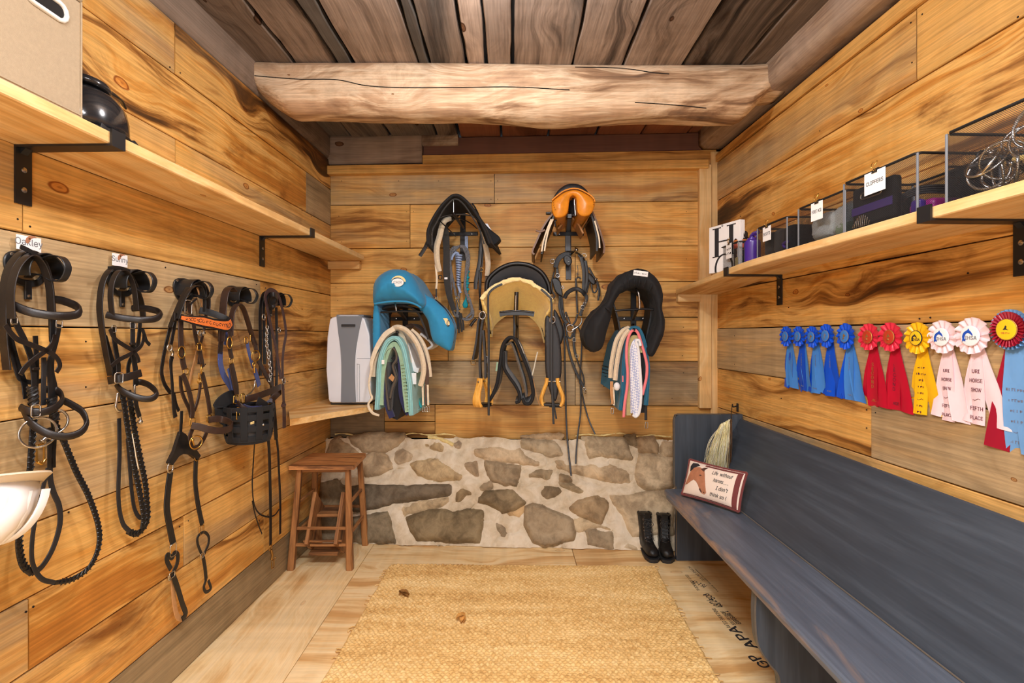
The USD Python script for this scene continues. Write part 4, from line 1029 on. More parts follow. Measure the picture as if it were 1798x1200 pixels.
# scroll-cut supports under the seat
def support(y, nm='support'):
    e = spline([(.828, .418), (.826, .34), (.835, .25), (.872, .185), (.905, .14), (.912, .06), (.905, 0.0)], 8)
    poly = sg.Polygon([tuple(q) for q in e] + [(1.16, 0), (1.16, .418)])
    m = prism(poly, ((1, 0, 0), (0, 0, 1), (0, 1, 0), (0, y, 0)), .032)
    bpart(nm, m, ((0, 0, 1), (1, 0, 0), (0, 1, 0)), int(y * 100), -.05)
    part(bn, 'support_edge', strap(np.array([(a - .001, y - .002, b) for a, b in e]), .006, .0025, nrm=(0, -1, 0)), 'fabric_taupe', False)
support(1.74); support(.1)

# ------------------------------------------------------------------ rug of woven jute
def rug():
    c00, c10 = np.array((-.735, .85)), np.array((.752, .85)); c01, c11 = np.array((-.687, 2.892)), np.array((.800, 2.872))
    nx, ny = 470, 560
    u = np.linspace(0, 1, nx); v = np.linspace(0, 1, ny)
    U, V = np.meshgrid(u, v, indexing='ij')
    wob = (meshkit.fbm(np.stack([V * 22, V * 0, V * 0], -1), 3, 3) - .5) * .016
    X = (c00[0] * (1 - U) + c10[0] * U) * (1 - V) + (c01[0] * (1 - U) + c11[0] * U) * V + wob * (2 * U - 1) ** 3
    Y = (c00[1] * (1 - U) + c10[1] * U) * (1 - V) + (c01[1] * (1 - U) + c11[1] * U) * V
    r = .05                                                # rounded far corners
    for sx in (0, 1):
        q = (U if sx == 0 else 1 - U) * 1.487
        w = np.clip(1 - q / r, 0, 1)
        Y = np.minimum(Y, Y.max(axis=1, keepdims=True) - (r - np.sqrt(np.maximum(r * r - (w * r) ** 2, 0))) * 1.0)
    a, b = X / .021, Y / .0145
    row = np.floor(b); fb = b - row; aa = a + .5 * (row % 2) + .12 * np.sin(row * 1.7); fa = aa - np.floor(aa)
    cell = np.floor(aa) * 13.1 + row * 7.7
    rnd = np.abs(np.sin(cell * 12.9898) * 43758.5453) % 1
    h = np.sqrt(np.maximum(0, 1 - (2 * fb - 1) ** 2)) * (0.08 + .92 * np.sqrt(np.maximum(0, 1 - (2 * fa - 1) ** 2)))
    Z = .003 + h * .0095 * (.75 + .5 * rnd) + (meshkit.fbm(np.stack([X * 6, Y * 30, X * 0], -1), 2, 4) - .5) * .004
    e = np.minimum(np.minimum(U, 1 - U), np.minimum(V, 1 - V)) * 1.4
    Z *= np.clip(e / .008, .15, 1)
    G = np.stack([X, Y, Z], -1)
    n, mm = nx, ny; I = np.arange(n * mm).reshape(n, mm)
    A, B, C, D = I[:-1, :-1].ravel(), I[1:, :-1].ravel(), I[1:, 1:].ravel(), I[:-1, 1:].ravel()
    return TM(G.reshape(-1, 3), np.vstack([np.stack([A, B, C], 1), np.stack([A, C, D], 1)]))
rg = thing('rug', 'coarsely woven golden jute rug lying on the plywood floor', 'rug', at=(0, 1.9, 0))
part(rg, 'weave', rug(), 'jute', True)
R = random.Random(5); tuft = []
for k in range(70):                                        # loose fibre ends along the side edges
    side = k % 2; v_ = R.random()
    x = (-.735 + .048 * v_ - .004) if side == 0 else (.752 + .048 * v_ + .004); y = .86 + 2.0 * v_
    dx = -1 if side == 0 else 1
    tuft.append(tube(spline([(x - dx * .012, y, .007), (x + dx * .003, y + R.uniform(-.005, .005), .008), (x + dx * R.uniform(.006, .016), y + R.uniform(-.01, .01), .003)], 3), .0022, 5))
part(rg, 'fringe', cat(tuft), 'jute', True, kind='stuff')

def leaf(cx, cy, size, mat, lab, seed):
    R = random.Random(seed); c = FP(cx, cy, .012)
    l = thing('dried_leaf', lab, 'leaf', at=c)
    for k in range(3):
        a = R.uniform(0, 6.28); d = np.array((math.cos(a), math.sin(a), 0)); p = np.array((-d[1], d[0], 0))
        g = []
        for u in np.linspace(0, 1, 8):
            w = math.sin(math.pi * min(u * 1.05, 1)) ** .8 * size * .28 + .0004
            zc = .004 + .02 * math.sin(u * 2.6 + k) * (size / .06)
            g.append([c + d * size * (u - .3) + p * w * q + ZUP * (max(zc, 0.001) + abs(q) * .007) for q in (-1, -.5, 0, .5, 1)])
        part(l, 'lobe', sheet(np.array(g), .001), mat, True)
leaf(706, 1047, .052, 'leaf_dry', 'small curled brown dried leaf near the left edge of the rug', 2)
leaf(812, 1088, .05, 'leaf_light', 'small pale tan dried leaf nearer the middle of the rug', 5)

# ------------------------------------------------------------------ grade stamps printed on the plywood (beside the rug)
def stamp(txt, a, b, h, bold=False):
    A, B = FP(*a, z=.0004), FP(*b, z=.0004)
    x = unit(B - A); y = np.cross(ZUP, x)
    w = np.linalg.norm(B - A)
    return text(txt, h, A, x, y, ZUP, .0003, bold, width=w)
st = [stamp('APA', (1333, 1139), (1291, 1100), .045, True), stamp('GP', (1357, 1171), (1327, 1150), .045, True),
      stamp('RATED SHEATHING', (1284, 1103), (1256, 1069), .018), stamp('EXPOSURE 1', (1302, 1096), (1278, 1074), .022, True), stamp('48/24', (1272, 1066), (1252, 1052), .040, True), stamp('508', (1257, 1052), (1243, 1043), .032, True),
      stamp('SIZED FOR SPACING', (1292, 1098), (1270, 1074), .014), stamp('THICKNESS 0.703', (1230, 1038), (1208, 1010), .016), stamp('PS 1-09', (1242, 1029), (1219, 1020), .030, True), stamp('23/32 INCH', (1238, 1020), (1212, 996), .014), stamp('THIS SIDE DOWN', (1263, 1040), (1222, 1000), .007)]
part(fl, 'grade_stamp', cat(st), 'ink', False, label='black grade stamp lettering')

# ------------------------------------------------------------------ step stool
stl = thing('step_stool', 'worn brown wooden stool with fold-out steps in the far left corner', 'stool', at=(-1.06, 3.0, 0))
def wleg(name, a, b, w, dpt, seed, mat='stool_wood', tone=(-.3, 1, 1), parent=stl, tp=1.0):
    a, b = np.asarray(a, float), np.asarray(b, float); T = unit(b - a)
    x = unit(np.cross(T, (0, 1, 0))); y = np.cross(T, x)
    rows, pcs = [], []
    for q, k in ((a, 1.0), (a + (b - a) * .12, 1.0), (a + (b - a) * .88, tp), (b, tp * .9)):
        c_ = .3
        row = [q + x * (w / 2 * k) * u + y * (dpt / 2 * k) * v_ for u, v_ in ((-1, -1 + c_), (-1 + c_, -1), (1 - c_, -1), (1, -1 + c_), (1, 1 - c_), (1 - c_, 1), (-1 + c_, 1), (-1, 1 - c_))]
        rows.append(row)
    m = skin(np.array(rows), False)
    v_ = np.asarray(m.vertices); R = random.Random(seed); off = np.array([R.uniform(0, 30) for _ in range(3)])
    pc = np.stack([v_ @ T, v_ @ x, v_ @ y], 1) + off
    return part(parent, name, m, mat, False, pc=pc, tone=tone)
seat_z = .578
sp = sg.Polygon([(-1.222, 2.822), (-.878, 2.828), (-.896, 3.115), (-1.208, 3.12)]).buffer(.008)
m = prism(sp, ((1, 0, 0), (0, 1, 0), (0, 0, 1), (0, 0, seat_z - .022)), .022)
wpart(stl, 'seat', m, 'stool_wood', ((1, 0, 0), (0, 1, 0), (0, 0, 1)), 41, (-.3, 1, 1.5))
fl_, fr_, br_ = FP(505, 1003), FP(613, 1003), FP(643, 957)
bl_ = np.array((-1.225, 3.16, 0))
tops = dict(fl=(-1.185, 2.86, seat_z - .03), fr=(-.915, 2.862, seat_z - .03), br=(-.918, 3.09, seat_z - .022), bl=(-1.185, 3.09, seat_z - .022))
foot = dict(fl=fl_ + (.012, .015, 0), fr=fr_ + (0, .015, 0), br=br_ + (-.005, 0, 0), bl=bl_)
for q in ('fl', 'fr', 'br', 'bl'): wleg('leg', foot[q], tops[q], .036, .036, hash_ := ord(q[0]) * 7 + ord(q[1]), tp=.8)
def at(q, z): a, b = np.array(foot[q], float), np.array(tops[q], float); return a + (b - a) * (z / b[2])
for z in (.225, .135): wleg('rung', at('fl', z), at('fr', z), .016, .016, int(z * 1000))
for z in (.36, .19):
    wleg('rung', at('fr', z), at('br', z), .016, .016, int(z * 999)); wleg('rung', at('fl', z), at('bl', z), .016, .016, int(z * 998))
wleg('rung', at('bl', .25), at('br', .25), .016, .016, 77)
wleg('seat_rail', (-1.18, 2.87, seat_z - .035), (-.92, 2.87, seat_z - .035), .024, .02, 78)
wleg('seat_rail', (-1.18, 3.08, seat_z - .035), (-.92, 3.08, seat_z - .035), .024, .02, 79)
SB_ = sg.Polygon([(2.80, .155), (2.93, .40), (3.06, .27), (3.0, .21), (3.02, .06), (2.93, .05)])
for x in (-1.135, -.975):
    m = prism(SB_, ((0, 1, 0), (0, 0, 1), (1, 0, 0), (x, 0, 0)), .018)
    wpart(stl, 'step_side', m, 'stool_wood', (unit((0, .5, .86)), (0, .86, -.5), (1, 0, 0)), int(-x * 100), (-.2, 1, .95))
for (y, z, d_) in ((3.0, .262, .13), (2.9, .085, .13)):
    m = rbox((-1.046, y, z), (.16, d_, .018), r=.003, seg=1)
    wpart(stl, 'step_tread', m, 'stool_wood', ((1, 0, 0), (0, 1, 0), (0, 0, 1)), int(z * 777), (.1, 1, 1.0))
wleg('rung', (-1.15, 2.83, .16), (-.94, 2.83, .16), .012, .012, 80)

# ------------------------------------------------------------------ dehumidifier on the corner shelf
DY = 3.10
def dp(px, py, y=DY): return YP(px, py, y)
a, b = dp(573, 706), dp(651, 553)
dcx, dw, dz0, dz1 = (a[0] + b[0]) / 2 , b[0] - a[0], CZ + .012, b[2]
dh = thing('dehumidifier', 'white and grey plastic dehumidifier on the corner shelf', 'dehumidifier', at=(dcx, DY + .1, CZ))
rows = []
for y, g in ((DY, -.012), (DY + .004, -.004), (DY + .014, 0), (DY + .19, 0), (DY + .2, -.008)):
    P = sg.Polygon([(-dw * .5 + .012, dz0), (dw * .5 - .002, dz0), (dw * .5 + .006, dz0 + .20), (dw * .5 - .006, dz1 - .12), (dw * .47 - .03, dz1 - .02), (dw * .2, dz1), (-dw * .2, dz1), (-dw * .43, dz1 - .02), (-dw * .5 + .002, dz1 - .14), (-dw * .5 - .004, dz0 + .2)])
    P = P.buffer(g).buffer(-.02).buffer(.02) if g else P.buffer(-.02).buffer(.02)
    L0 = P.exterior.length
    # start from the same angle for matching rings
    c0 = P.centroid; pts = np.array([P.exterior.interpolate(L0 * k / 96).coords[0] for k in range(96)])
    an = np.arctan2(pts[:, 1] - c0.y, pts[:, 0] - c0.x); pts = np.roll(pts, -int(np.argmin(np.abs(an + np.pi / 2))), 0)
    if np.cross(pts[1] - pts[0], pts[2] - pts[1]) < 0: pts = pts[::-1]
    rows.append([(dcx + x, y, z) for x, z in pts])
part(dh, 'body', skin(np.array(rows), False), 'plastic_white', 40)
fp = sg.Polygon([tuple(q) for q in np.vstack([spline([(-.072, dz1 - .008), (-.062, dz1 - .1), (-.047, dz1 - .22), (-.042, dz1 - .34), (-.045, dz0 + .004)], 8), spline([(.045, dz0 + .004), (.04, dz1 - .34), (.045, dz1 - .22), (.065, dz1 - .1), (.085, dz1 - .008)], 8)])])
part(dh, 'front_panel', prism(fp, ((1, 0, 0), (0, 0, 1), (0, -1, 0), (dcx, DY + .002, 0)), .006), 'plastic_grey', 40)
part(dh, 'top_cap', rbox((dcx + .005, DY + .1, dz1 - .006), (dw * .62, .18, .016), r=.006), 'plastic_grey', 40)
part(dh, 'handle_slot', rbox((dcx + .0, DY - .0045, dz1 - .065), (.085, .006, .016), r=.003), 'plastic_dark')
part(dh, 'handle_lip', rbox((dcx + .0, DY - .005, dz1 - .076), (.08, .008, .005), r=.002), 'plastic_grey')
for (x0, z0, x1, z1) in ((.052, dz0 + .27, .136, dz0 + .27), (.052, dz0 + .01, .052, dz0 + .24), (.052, dz0 + .235, .066, dz0 + .235), (.066, dz0 + .01, .066, dz0 + .235)):
    part(dh, 'tank_seam', rbox((dcx + (x0 + x1) / 2, DY - .0005, (z0 + z1) / 2), (max(abs(x1 - x0), .0022), .003, max(abs(z1 - z0), .0022)), r=.0005, seg=1), 'plastic_grey')
part(dh, 'base', rbox((dcx, DY + .1, CZ + .008), (dw * .86, .17, .014), r=.004), 'plastic_dark')
cord = [BP(572, 636, .05), BP(562, 642, .05), BP(552, 660, .04), BP(549, 680, .035), BP(555, 700, .04), BP(566, 708, .05), BP(574, 709, .07)]
part(dh, 'power_cord', tube(spline(cord, 8), .0035, 8), 'plastic_dark', True)
part(dh, 'plug', rbox(BP(566, 637, .05), (.04, .03, .022), r=.006), 'plastic_white')

# ------------------------------------------------------------------ storage box and helmet on the left shelf
def shelfL(s, d): return wpt('left', s, 1.822, d)
sbx = thing('storage_box', 'beige linen storage box with a white grommet handle on the left shelf', 'box', at=shelfL(1.0, .13))
d1b = .238; e_ = ws('left', LP(143, 180, d1b))             # far end of the box from its right edge in the photograph
zt_ = 1.822 + .285
part(sbx, 'body', wbox('left', e_ - .42, e_, 1.823, zt_ - .0, .01, d1b, .004), 'linen', 40)
part(sbx, 'lid', wbox('left', e_ - .425, e_ + .004, zt_, zt_ + .03, .006, d1b + .004, .005), 'linen', 40)
part(sbx, 'seam', cat(tube(np.array([wpt('left', e_ - .001, 1.826, d1b + .0005), wpt('left', e_ - .001, zt_, d1b + .0005)]), .0022, 6), tube(np.array([wpt('left', e_ - .42, 1.832, d1b + .0005), wpt('left', e_, 1.832, d1b + .0005)]), .002, 6)), 'linen', True)
gc = LP(82, 4, d1b + .002)
s_, z_ = ws('left', gc) , gc[2]
part(sbx, 'grommet', rectring(wpt('left', s_ , z_, d1b + .002), TL, ZUP, .05, .02, .0055, .0195, 8), 'grommet_white', True)
pp = sg.Point(0, 0).buffer(.018).union(sg.box(-.03, -.018, .03, .018)).union(sg.Point(.03, 0).buffer(.018)).union(sg.Point(-.03, 0).buffer(.018))
part(sbx, 'handle_hole', prism(pp, (TL, ZUP, NL, wpt('left', s_, z_, d1b - .001)), .0018), 'dark_gap')

hc = LP(172, 190, .13); hs = ws('left', hc)
hb = thing('riding_helmet', 'glossy black riding helmet beside the beige box on the left shelf', 'helmet', at=shelfL(hs, .12))
prof = [(0.0, .094), (.02, .098), (.05, .097), (.08, .090), (.105, .075), (.122, .05), (.130, .02), (.131, .0005)]
hm = lathe((0, 0, 0), (0, 0, 1), prof, 40); v = np.asarray(hm.vertices); 
c_h = shelfL(hs - .012, .105)
hm = TM(v[:, :1] * TL * 1.1 + v[:, 1:2] * NL * .95 + v[:, 2:3] * ZUP * 1.0 + c_h + ZUP * .028, hm.faces)
part(hb, 'shell', hm, 'helmet_black', True)
part(hb, 'top_collar', lathe(c_h + ZUP * .150, unit(ZUP + .15 * TL), [(0, .052), (.008, .058), (.02, .055), (.024, .046), (.014, .040), (.0141, .001)], 28), 'helmet_black', True)
part(hb, 'rim', ring(c_h + ZUP * .028, ZUP, .098, .006, 40, 8), 'leather_black', True)
pk = sheet(np.array([[c_h + TL * (-.085 - .05 * u * (1 - .5 * w * w)) + NL * (.075 * w) + ZUP * (.03 - .012 * u) for w in np.linspace(-1, 1, 11)] for u in np.linspace(0, 1, 5)]), .004)
part(hb, 'peak', pk, 'helmet_black', True)
for k in (-.5, 0, .5):
    P = [c_h + TL * (.118 * math.cos(t)) + NL * (.05 * k) + ZUP * (.028 + .134 * math.sin(t) * (1 - .15 * abs(k))) for t in np.linspace(.15, 2.9, 16)]
    part(hb, 'vent_ridge', tube(np.array(P), .004, 6), 'helmet_black', True)
P = [c_h + NL * .094 + TL * .05 + ZUP * .03, c_h + NL * .104 + TL * .055 + ZUP * .01, c_h + NL * .10 + TL * .02 + ZUP * -.012 + ZUP * .016, c_h + NL * .094 - TL * .06 + ZUP * .03]
part(hb, 'chin_strap', strap(spline(P, 6), .016, .003, nrm=NL), 'leather_black', True)
P = [LP(190, 160, .12), LP(203, 168, .12), LP(212, 176, .11), LP(218, 188, .10)]
part(hb, 'buckle_tab', strap(spline(P, 5), .022, .006, nrm=unit(NL + ZUP)), 'leather_black', True)
# ------------------------------------------------------------------ tack on the left wall
def pts3(proj, P, d0):
    return [proj(q[0], q[1], q[2] if len(q) > 2 else d0) for q in P]
def S(node, name, mat, P, w, d=.03, wall='left', mode='flat', t=.004, n=8, lab=None, bulge=0.0, stitch=False, twist=None, closed=False):
    """A strap traced as (column, row[, distance from the wall]); mode flat: face to the wall, edge: width stands out from the wall, tall: width upright."""
    nw = WALLS[wall][2]
    C = spline(pts3(PROJ[wall], P, d), n, closed)
    kw = dict(flat=dict(nrm=nw), edge=dict(wdir=nw), tall=dict(wdir=ZUP))[mode]
    if np.ndim(w): w = np.interp(np.linspace(0, 1, len(C)), np.linspace(0, 1, len(w)), w)
    x = part(node, name, strap(C, w, t, bulge=bulge, twist=twist, closed=closed, **kw), mat, 50, label=lab)
    return C
def piping(node, C, w, mat='stitching', r=.0009, off=None, name='stitching'):
    pass
def laces(C, w, nrm, step=.013, r=.0016):
    """Lacing crossing a rein in small V shapes."""
    T = tangents(C); L = np.concatenate([[0], np.cumsum(np.linalg.norm(np.diff(C, axis=0), axis=1))])
    out = []
    for s in np.arange(step, L[-1] - step, step):
        c = np.array([np.interp(s, L, C[:, k]) for k in range(3)]); c2 = np.array([np.interp(s + step * .55, L, C[:, k]) for k in range(3)])
        t = unit(np.array([np.interp(s, L, T[:, k]) for k in range(3)])); x = unit(np.cross(nrm, t))
        for sg_ in (-1, 1):
            out.append(tube(np.array([c + x * w * .56 * sg_ + nrm * .001, c + x * w * .45 * sg_ + nrm * .0035, c2 + nrm * .0042]), r, 5))
    return cat(out)

HOOK = None
def bridle_hook(px, py, lab):
    """Black metal bridle bracket: plate, arch over which the crown hangs, and a curled front."""
    global HOOK
    c = LP(px, py)
    if HOOK is not None:
        return copy_of(HOOK, 'bridle_hook', lab, 'hook', c, 'bridle hooks along the left wall' if False else None)
    h = thing('bridle_hook', lab, 'hook', at=c)
    f = lambda s, d, z: c + TL * s + NL * d + ZUP * z
    P = [f(-.05, .004, .028), f(-.02, .004, .038), f(.02, .004, .038), f(.05, .004, .028), f(.052, .004, 0), f(.03, .004, -.03), f(0, .004, -.036), f(-.03, .004, -.03), f(-.052, .004, 0)]
    part(h, 'back_plate', strap(spline(P, 5, True), .018, .006, nrm=NL, closed=True), 'iron_black', 40)
    part(h, 'lower_tab', strap(spline([f(0, .005, -.03), f(0, .005, -.06), f(0, .005, -.078)], 4), .02, .006, nrm=NL), 'iron_black', 40)
    A = [f(.05 * math.cos(a), .0, .05 * math.sin(a) - .008) for a in np.linspace(-.25, math.pi + .25, 18)]
    part(h, 'arch', strap(np.array([p + NL * .032 for p in A]), .058, .004, wdir=NL), 'iron_black', 40)
    P = [f(0, .01, .026), f(0, .05, .03), f(0, .075, .036), f(0, .10, .03), f(0, .113, .004), f(0, .10, -.026), f(0, .075, -.03), f(0, .05, -.016), f(0, .02, -.012), f(0, .004, -.02)]
    part(h, 'front_curl', strap(spline(P, 5), .022, .0035, wdir=TL), 'iron_black', 40)
    for s, z in ((-.045, .034), (.045, .034), (0, -.07)):
        part(h, 'screw', lathe(f(s, .008, z), NL, [(0, .0055), (.002, .005), (.003, .0001)], 10), 'steel')
    HOOK = h
    return h
for px, py, lab in ((46, 474, 'black bridle hook under the wider name card'), (212, 497, 'black bridle hook under the narrower name card'), (322, 511, 'black bridle hook above the tooled orange browband'),
                    (408, 521, 'black bridle hook holding the blue-lined halter'), (474, 529, 'black bridle hook nearest the far corner holding the plum reins')):
    bridle_hook(px, py, lab)

def name_card(px0, py0, px1, py1, word, lab):
    s0, s1 = sL(px0), sL(px1); z1, z0 = LP(px0, py0)[2], LP(px0, py1)[2]
    c = thing('name_card', lab, 'card', at=wpt('left', (s0 + s1) / 2, (z0 + z1) / 2))
    part(c, 'card', wbox('left', s0, s1, z0, z1, .012, .0135, .0005), 'paper')
    x = TL
    part(c, 'lettering', text(word, .017, wpt('left', (s0 + s1) / 2, z0 + (z1 - z0) * .36, .0136), x, ZUP, NL, .0004, center=True), 'ink_grey', False)
    hp = sg.Polygon([(-.02, .0), (-.016, .012), (-.004, .022), (.012, .024), (.022, .018), (.012, .017), (.002, .012), (-.004, .002), (-.01, -.006), (-.016, -.006)])
    part(c, 'horse_head_print', prism(hp, (x * .75, ZUP * .75, NL, wpt('left', (s0 + s1) / 2 + .004, z0 + (z1 - z0) * .62, .0136)), .0005), 'horse_brown')
    part(c, 'pin', cyl(wpt('left', (s0 + s1) / 2, z1 - .006, .0), wpt('left', (s0 + s1) / 2, z1 - .006, .015), .0025, 8), 'steel')
name_card(20, 411, 64, 437, 'Oakley', 'white card lettered with a name, above the bridle nearest the camera')
name_card(190, 444, 217, 466, 'Sunny', 'small white name card above the second bridle with crossed straps')

# -- bridle 1
b1 = thing('bridle', 'dark brown leather bridle with laced reins looped wide, nearest the camera', 'bridle', at=LP(50, 500, .05))
B, D = 'leather_black', 'leather_dark'
S(b1, 'headpiece', D, [(12, 650), (6, 590), (5, 530), (12, 480), (30, 450), (50, 441), (70, 452), (84, 484), (91, 540), (93, 600)], .022, .035, mode='edge', t=.005)
S(b1, 'crownpiece', D, [(20, 560), (19, 510), (30, 470), (52, 449), (72, 462), (86, 500), (90, 550)], .022, .065, mode='edge', t=.004)
S(b1, 'crown_end', B, [(36, 433), (48, 439), (62, 447), (72, 456)], .012, .06, mode='tall', t=.003)
S(b1, 'browband', D, [(16, 533, .05), (38, 543, .075), (62, 550, .098), (100, 555, .125), (128, 554, .132), (140, 548, .132), (134, 538, .11), (112, 529, .075), (95, 526, .05), (84, 526, .035)], .021, mode='tall', t=.007, bulge=.0025)
for P in ([(9, 571), (19, 585), (32, 597), (55, 606), (76, 614), (92, 622), (102, 632), (105, 643), (99, 654)], [(97, 588), (94, 600), (87, 611), (71, 623), (55, 635), (43, 647), (36, 658)]):
    S(b1, 'flash_strap', D, P, .013, .075, mode='flat', t=.003)
S(b1, 'cheek_strap', B, [(20, 545), (30, 572), (44, 600), (55, 632), (60, 670), (56, 714)], .016, .05)
S(b1, 'cheek_strap', B, [(10, 560), (22, 610), (32, 645), (42, 672), (46, 700)], .016, .03)
S(b1, 'cheek_strap', B, [(92, 560), (92, 610), (90, 650), (96, 680), (96, 706)], .016, .04)
S(b1, 'cheek_strap', B, [(104, 570), (100, 592), (94, 615), (86, 640), (88, 672), (90, 720)], .015, .05)
S(b1, 'hanger_strap', 'leather_soft_black', [(77, 628), (77, 660), (76, 712)], .014, .055)
S(b1, 'hanger_strap', B, [(62, 590), (64, 640), (62, 690), (57, 705)], .014, .035)
S(b1, 'throatlatch', B, [(14, 590), (30, 655), (40, 668), (58, 672), (75, 668)], .012, .03)
part(b1, 'buckle', rectring(LP(25, 563, .06), TL, ZUP, .008, .009, .0016), 'steel', True)
part(b1, 'buckle', rectring(LP(104, 569, .06), TL, ZUP, .009, .010, .0016), 'steel', True)
part(b1, 'keeper', rbox(LP(62, 648, .055), (.02, .008, .008), (TL, NL, ZUP), .002, 1), D)
# twisted cheek pieces
for P in ([(56, 680), (58, 695), (59, 712)], [(90, 700), (92, 718), (96, 738)]):
    C = spline(pts3(LP, P, .07), 10)
    m = cat(tube(C, .009, 8), *[tube(np.array([c + TL * .009 * math.cos(a) + NL * .009 * math.sin(a) for c, a in zip(C, np.linspace(k, k + 9, len(C)))]), .0032, 5) for k in (0, 2.1, 4.2)])
    part(b1, 'twisted_cheek', m, B, 50)
S(b1, 'noseband', D, [(36, 716, .04), (50, 722, .065), (74, 724, .085), (95, 717, .09), (108, 706, .08), (108, 694, .06), (98, 686, .04), (80, 684, .03)], .020, mode='tall', t=.006, bulge=.002)
part(b1, 'buckle', rectring(LP(63, 722, .083), unit(TL + .2 * NL), ZUP, .010, .015, .002), 'steel', True)
S(b1, 'drop_noseband', D, [(42, 722, .04), (50, 738, .06), (64, 751, .08), (88, 763, .105), (117, 767, .125), (142, 759, .135), (152, 743, .13), (144, 723, .11), (126, 711, .08), (110, 703, .055)], .019, mode='tall', t=.007, bulge=.0025)
part(b1, 'bit_ring', ring(LP(67, 760, .07), unit(NL - .5 * TL), .038, .0032, up=ZUP), 'steel', True)
part(b1, 'bit_ring', ring(LP(92, 741, .06), unit(NL - .6 * TL), .033, .0032, up=ZUP), 'steel', True)
part(b1, 'mouthpiece', tube(spline(pts3(LP, [(72, 776), (82, 768), (92, 770)], .065), 6), .006, 8), 'steel', True)
part(b1, 'rein_clip', cat(rectring(LP(71, 797, .05), TL, ZUP, .010, .024, .0026), tube(spline(pts3(LP, [(66, 812), (74, 815), (80, 806)], .05), 5), .004, 6)), 'brass', True)
C = S(b1, 'laced_rein', B, [(57, 722), (58, 745), (55, 790), (52, 830), (45, 870), (36, 920), (33, 958), (40, 992), (56, 1007)], .017, .05, t=.006)
part(b1, 'rein_lacing', laces(C, .017, NL), B, 40)
C = S(b1, 'laced_rein', B, [(94, 735), (100, 752), (112, 776), (133, 827), (155, 871), (172, 922), (173, 960), (157, 996), (128, 1017), (96, 1024)], [.016, .017, .016, .012], .05, t=.006)
part(b1, 'rein_lacing', laces(C, .015, NL), B, 40)
S(b1, 'rein', 'leather_soft_black', [(96, 1024), (72, 1016), (57, 988), (57, 945), (65, 898), (76, 855), (84, 822)], .012, .055)
S(b1, 'rein', 'leather_soft_black', [(56, 1007), (74, 995), (93, 963), (105, 922), (104, 890), (94, 865), (88, 838), (88, 790), (84, 752)], .016, .03)
S(b1, 'rein', B, [(92, 720), (95, 760), (93, 800), (93, 822)], .016, .03)

# -- bridle 2
b2 = thing('bridle', 'black leather bridle with braided reins hanging in one narrow loop', 'bridle', at=LP(210, 520, .05))
S(b2, 'headpiece', D, [(194, 660), (186, 620), (178, 572), (175, 535), (180, 497), (192, 475), (208, 470), (224, 478), (238, 503), (248, 532), (252, 562)], .020, .03, mode='edge', t=.005)
S(b2, 'crownpiece', D, [(197, 556), (194, 520), (198, 492), (209, 476), (224, 480), (235, 505), (240, 545)], .018, .06, mode='edge', t=.004)
S(b2, 'crown_end', B, [(190, 471), (208, 470), (228, 476)], .010, .065, mode='tall', t=.003)
S(b2, 'browband', D, [(187, 553, .045), (205, 557, .07), (225, 560, .095), (250, 562, .125), (272, 560, .14), (282, 553, .138), (277, 547, .115), (262, 543, .085), (246, 541, .055), (232, 542, .03)], .021, mode='tall', t=.007, bulge=.003)
for P in ([(193, 578), (198, 590), (206, 599), (220, 608), (234, 617), (242, 628), (244, 637)], [(253, 588), (251, 600), (245, 611), (229, 622), (215, 629), (205, 635), (195, 644)]):
    S(b2, 'flash_strap', D, P, .013, .075, t=.003)
S(b2, 'cheek_strap', 'leather_soft_black', [(233, 562), (233, 585), (233, 606)], .018, .07)
S(b2, 'cheek_strap', B, [(233, 606), (235, 630), (238, 652), (238, 678)], .020, .06)
S(b2, 'cheek_strap', B, [(197, 575), (203, 612), (208, 645), (206, 672)], .017, .05)
S(b2, 'cheek_strap', B, [(184, 590), (194, 625), (202, 648), (200, 670)], .017, .03)
S(b2, 'cheek_strap', B, [(246, 565), (244, 590), (240, 612), (226, 640), (226, 668)], .015, .04)
S(b2, 'throatlatch_end', B, [(250, 578), (254, 590), (257, 599), (263, 606)], .013, .05)
part(b2, 'buckle', rectring(LP(233, 572, .074), TL, ZUP, .010, .010, .0016), 'steel', True)
part(b2, 'buckle', rectring(LP(200, 578, .06), TL, ZUP, .008, .010, .0016), 'steel', True)
part(b2, 'keeper', rbox(LP(233, 604, .074), (.022, .008, .008), (TL, NL, ZUP), .002, 1), D)
S(b2, 'noseband', D, [(190, 669, .03), (205, 666, .06), (220, 663, .075), (236, 659, .085), (248, 655, .09)], .024, mode='tall', t=.004)
part(b2, 'buckle', rectring(LP(209, 664, .07), unit(TL + .3 * NL), ZUP, .012, .016, .002), 'steel', True)
S(b2, 'drop_noseband', D, [(205, 677, .04), (212, 685, .06), (224, 692, .08), (243, 699, .105), (262, 701, .125), (274, 695, .132), (273, 687, .12), (262, 677, .09), (250, 672, .06), (240, 671, .045)], .020, mode='tall', t=.007, bulge=.003)
part(b2, 'bit_ring', tube(spline(pts3(LP, [(206, 690), (205, 702), (203, 715), (207, 722), (212, 722)], .055), 6), .004, 8), 'steel', True)
part(b2, 'bit_shank', cat(tube(spline(pts3(LP, [(236, 676), (236, 690), (238, 706), (243, 722), (247, 738)], .06), 6), .004, 8), ball(LP(246, 741, .06), .008)), 'steel', True)
S(b2, 'rein_end', B, [(238, 700), (240, 716), (245, 732)], .017, .07)
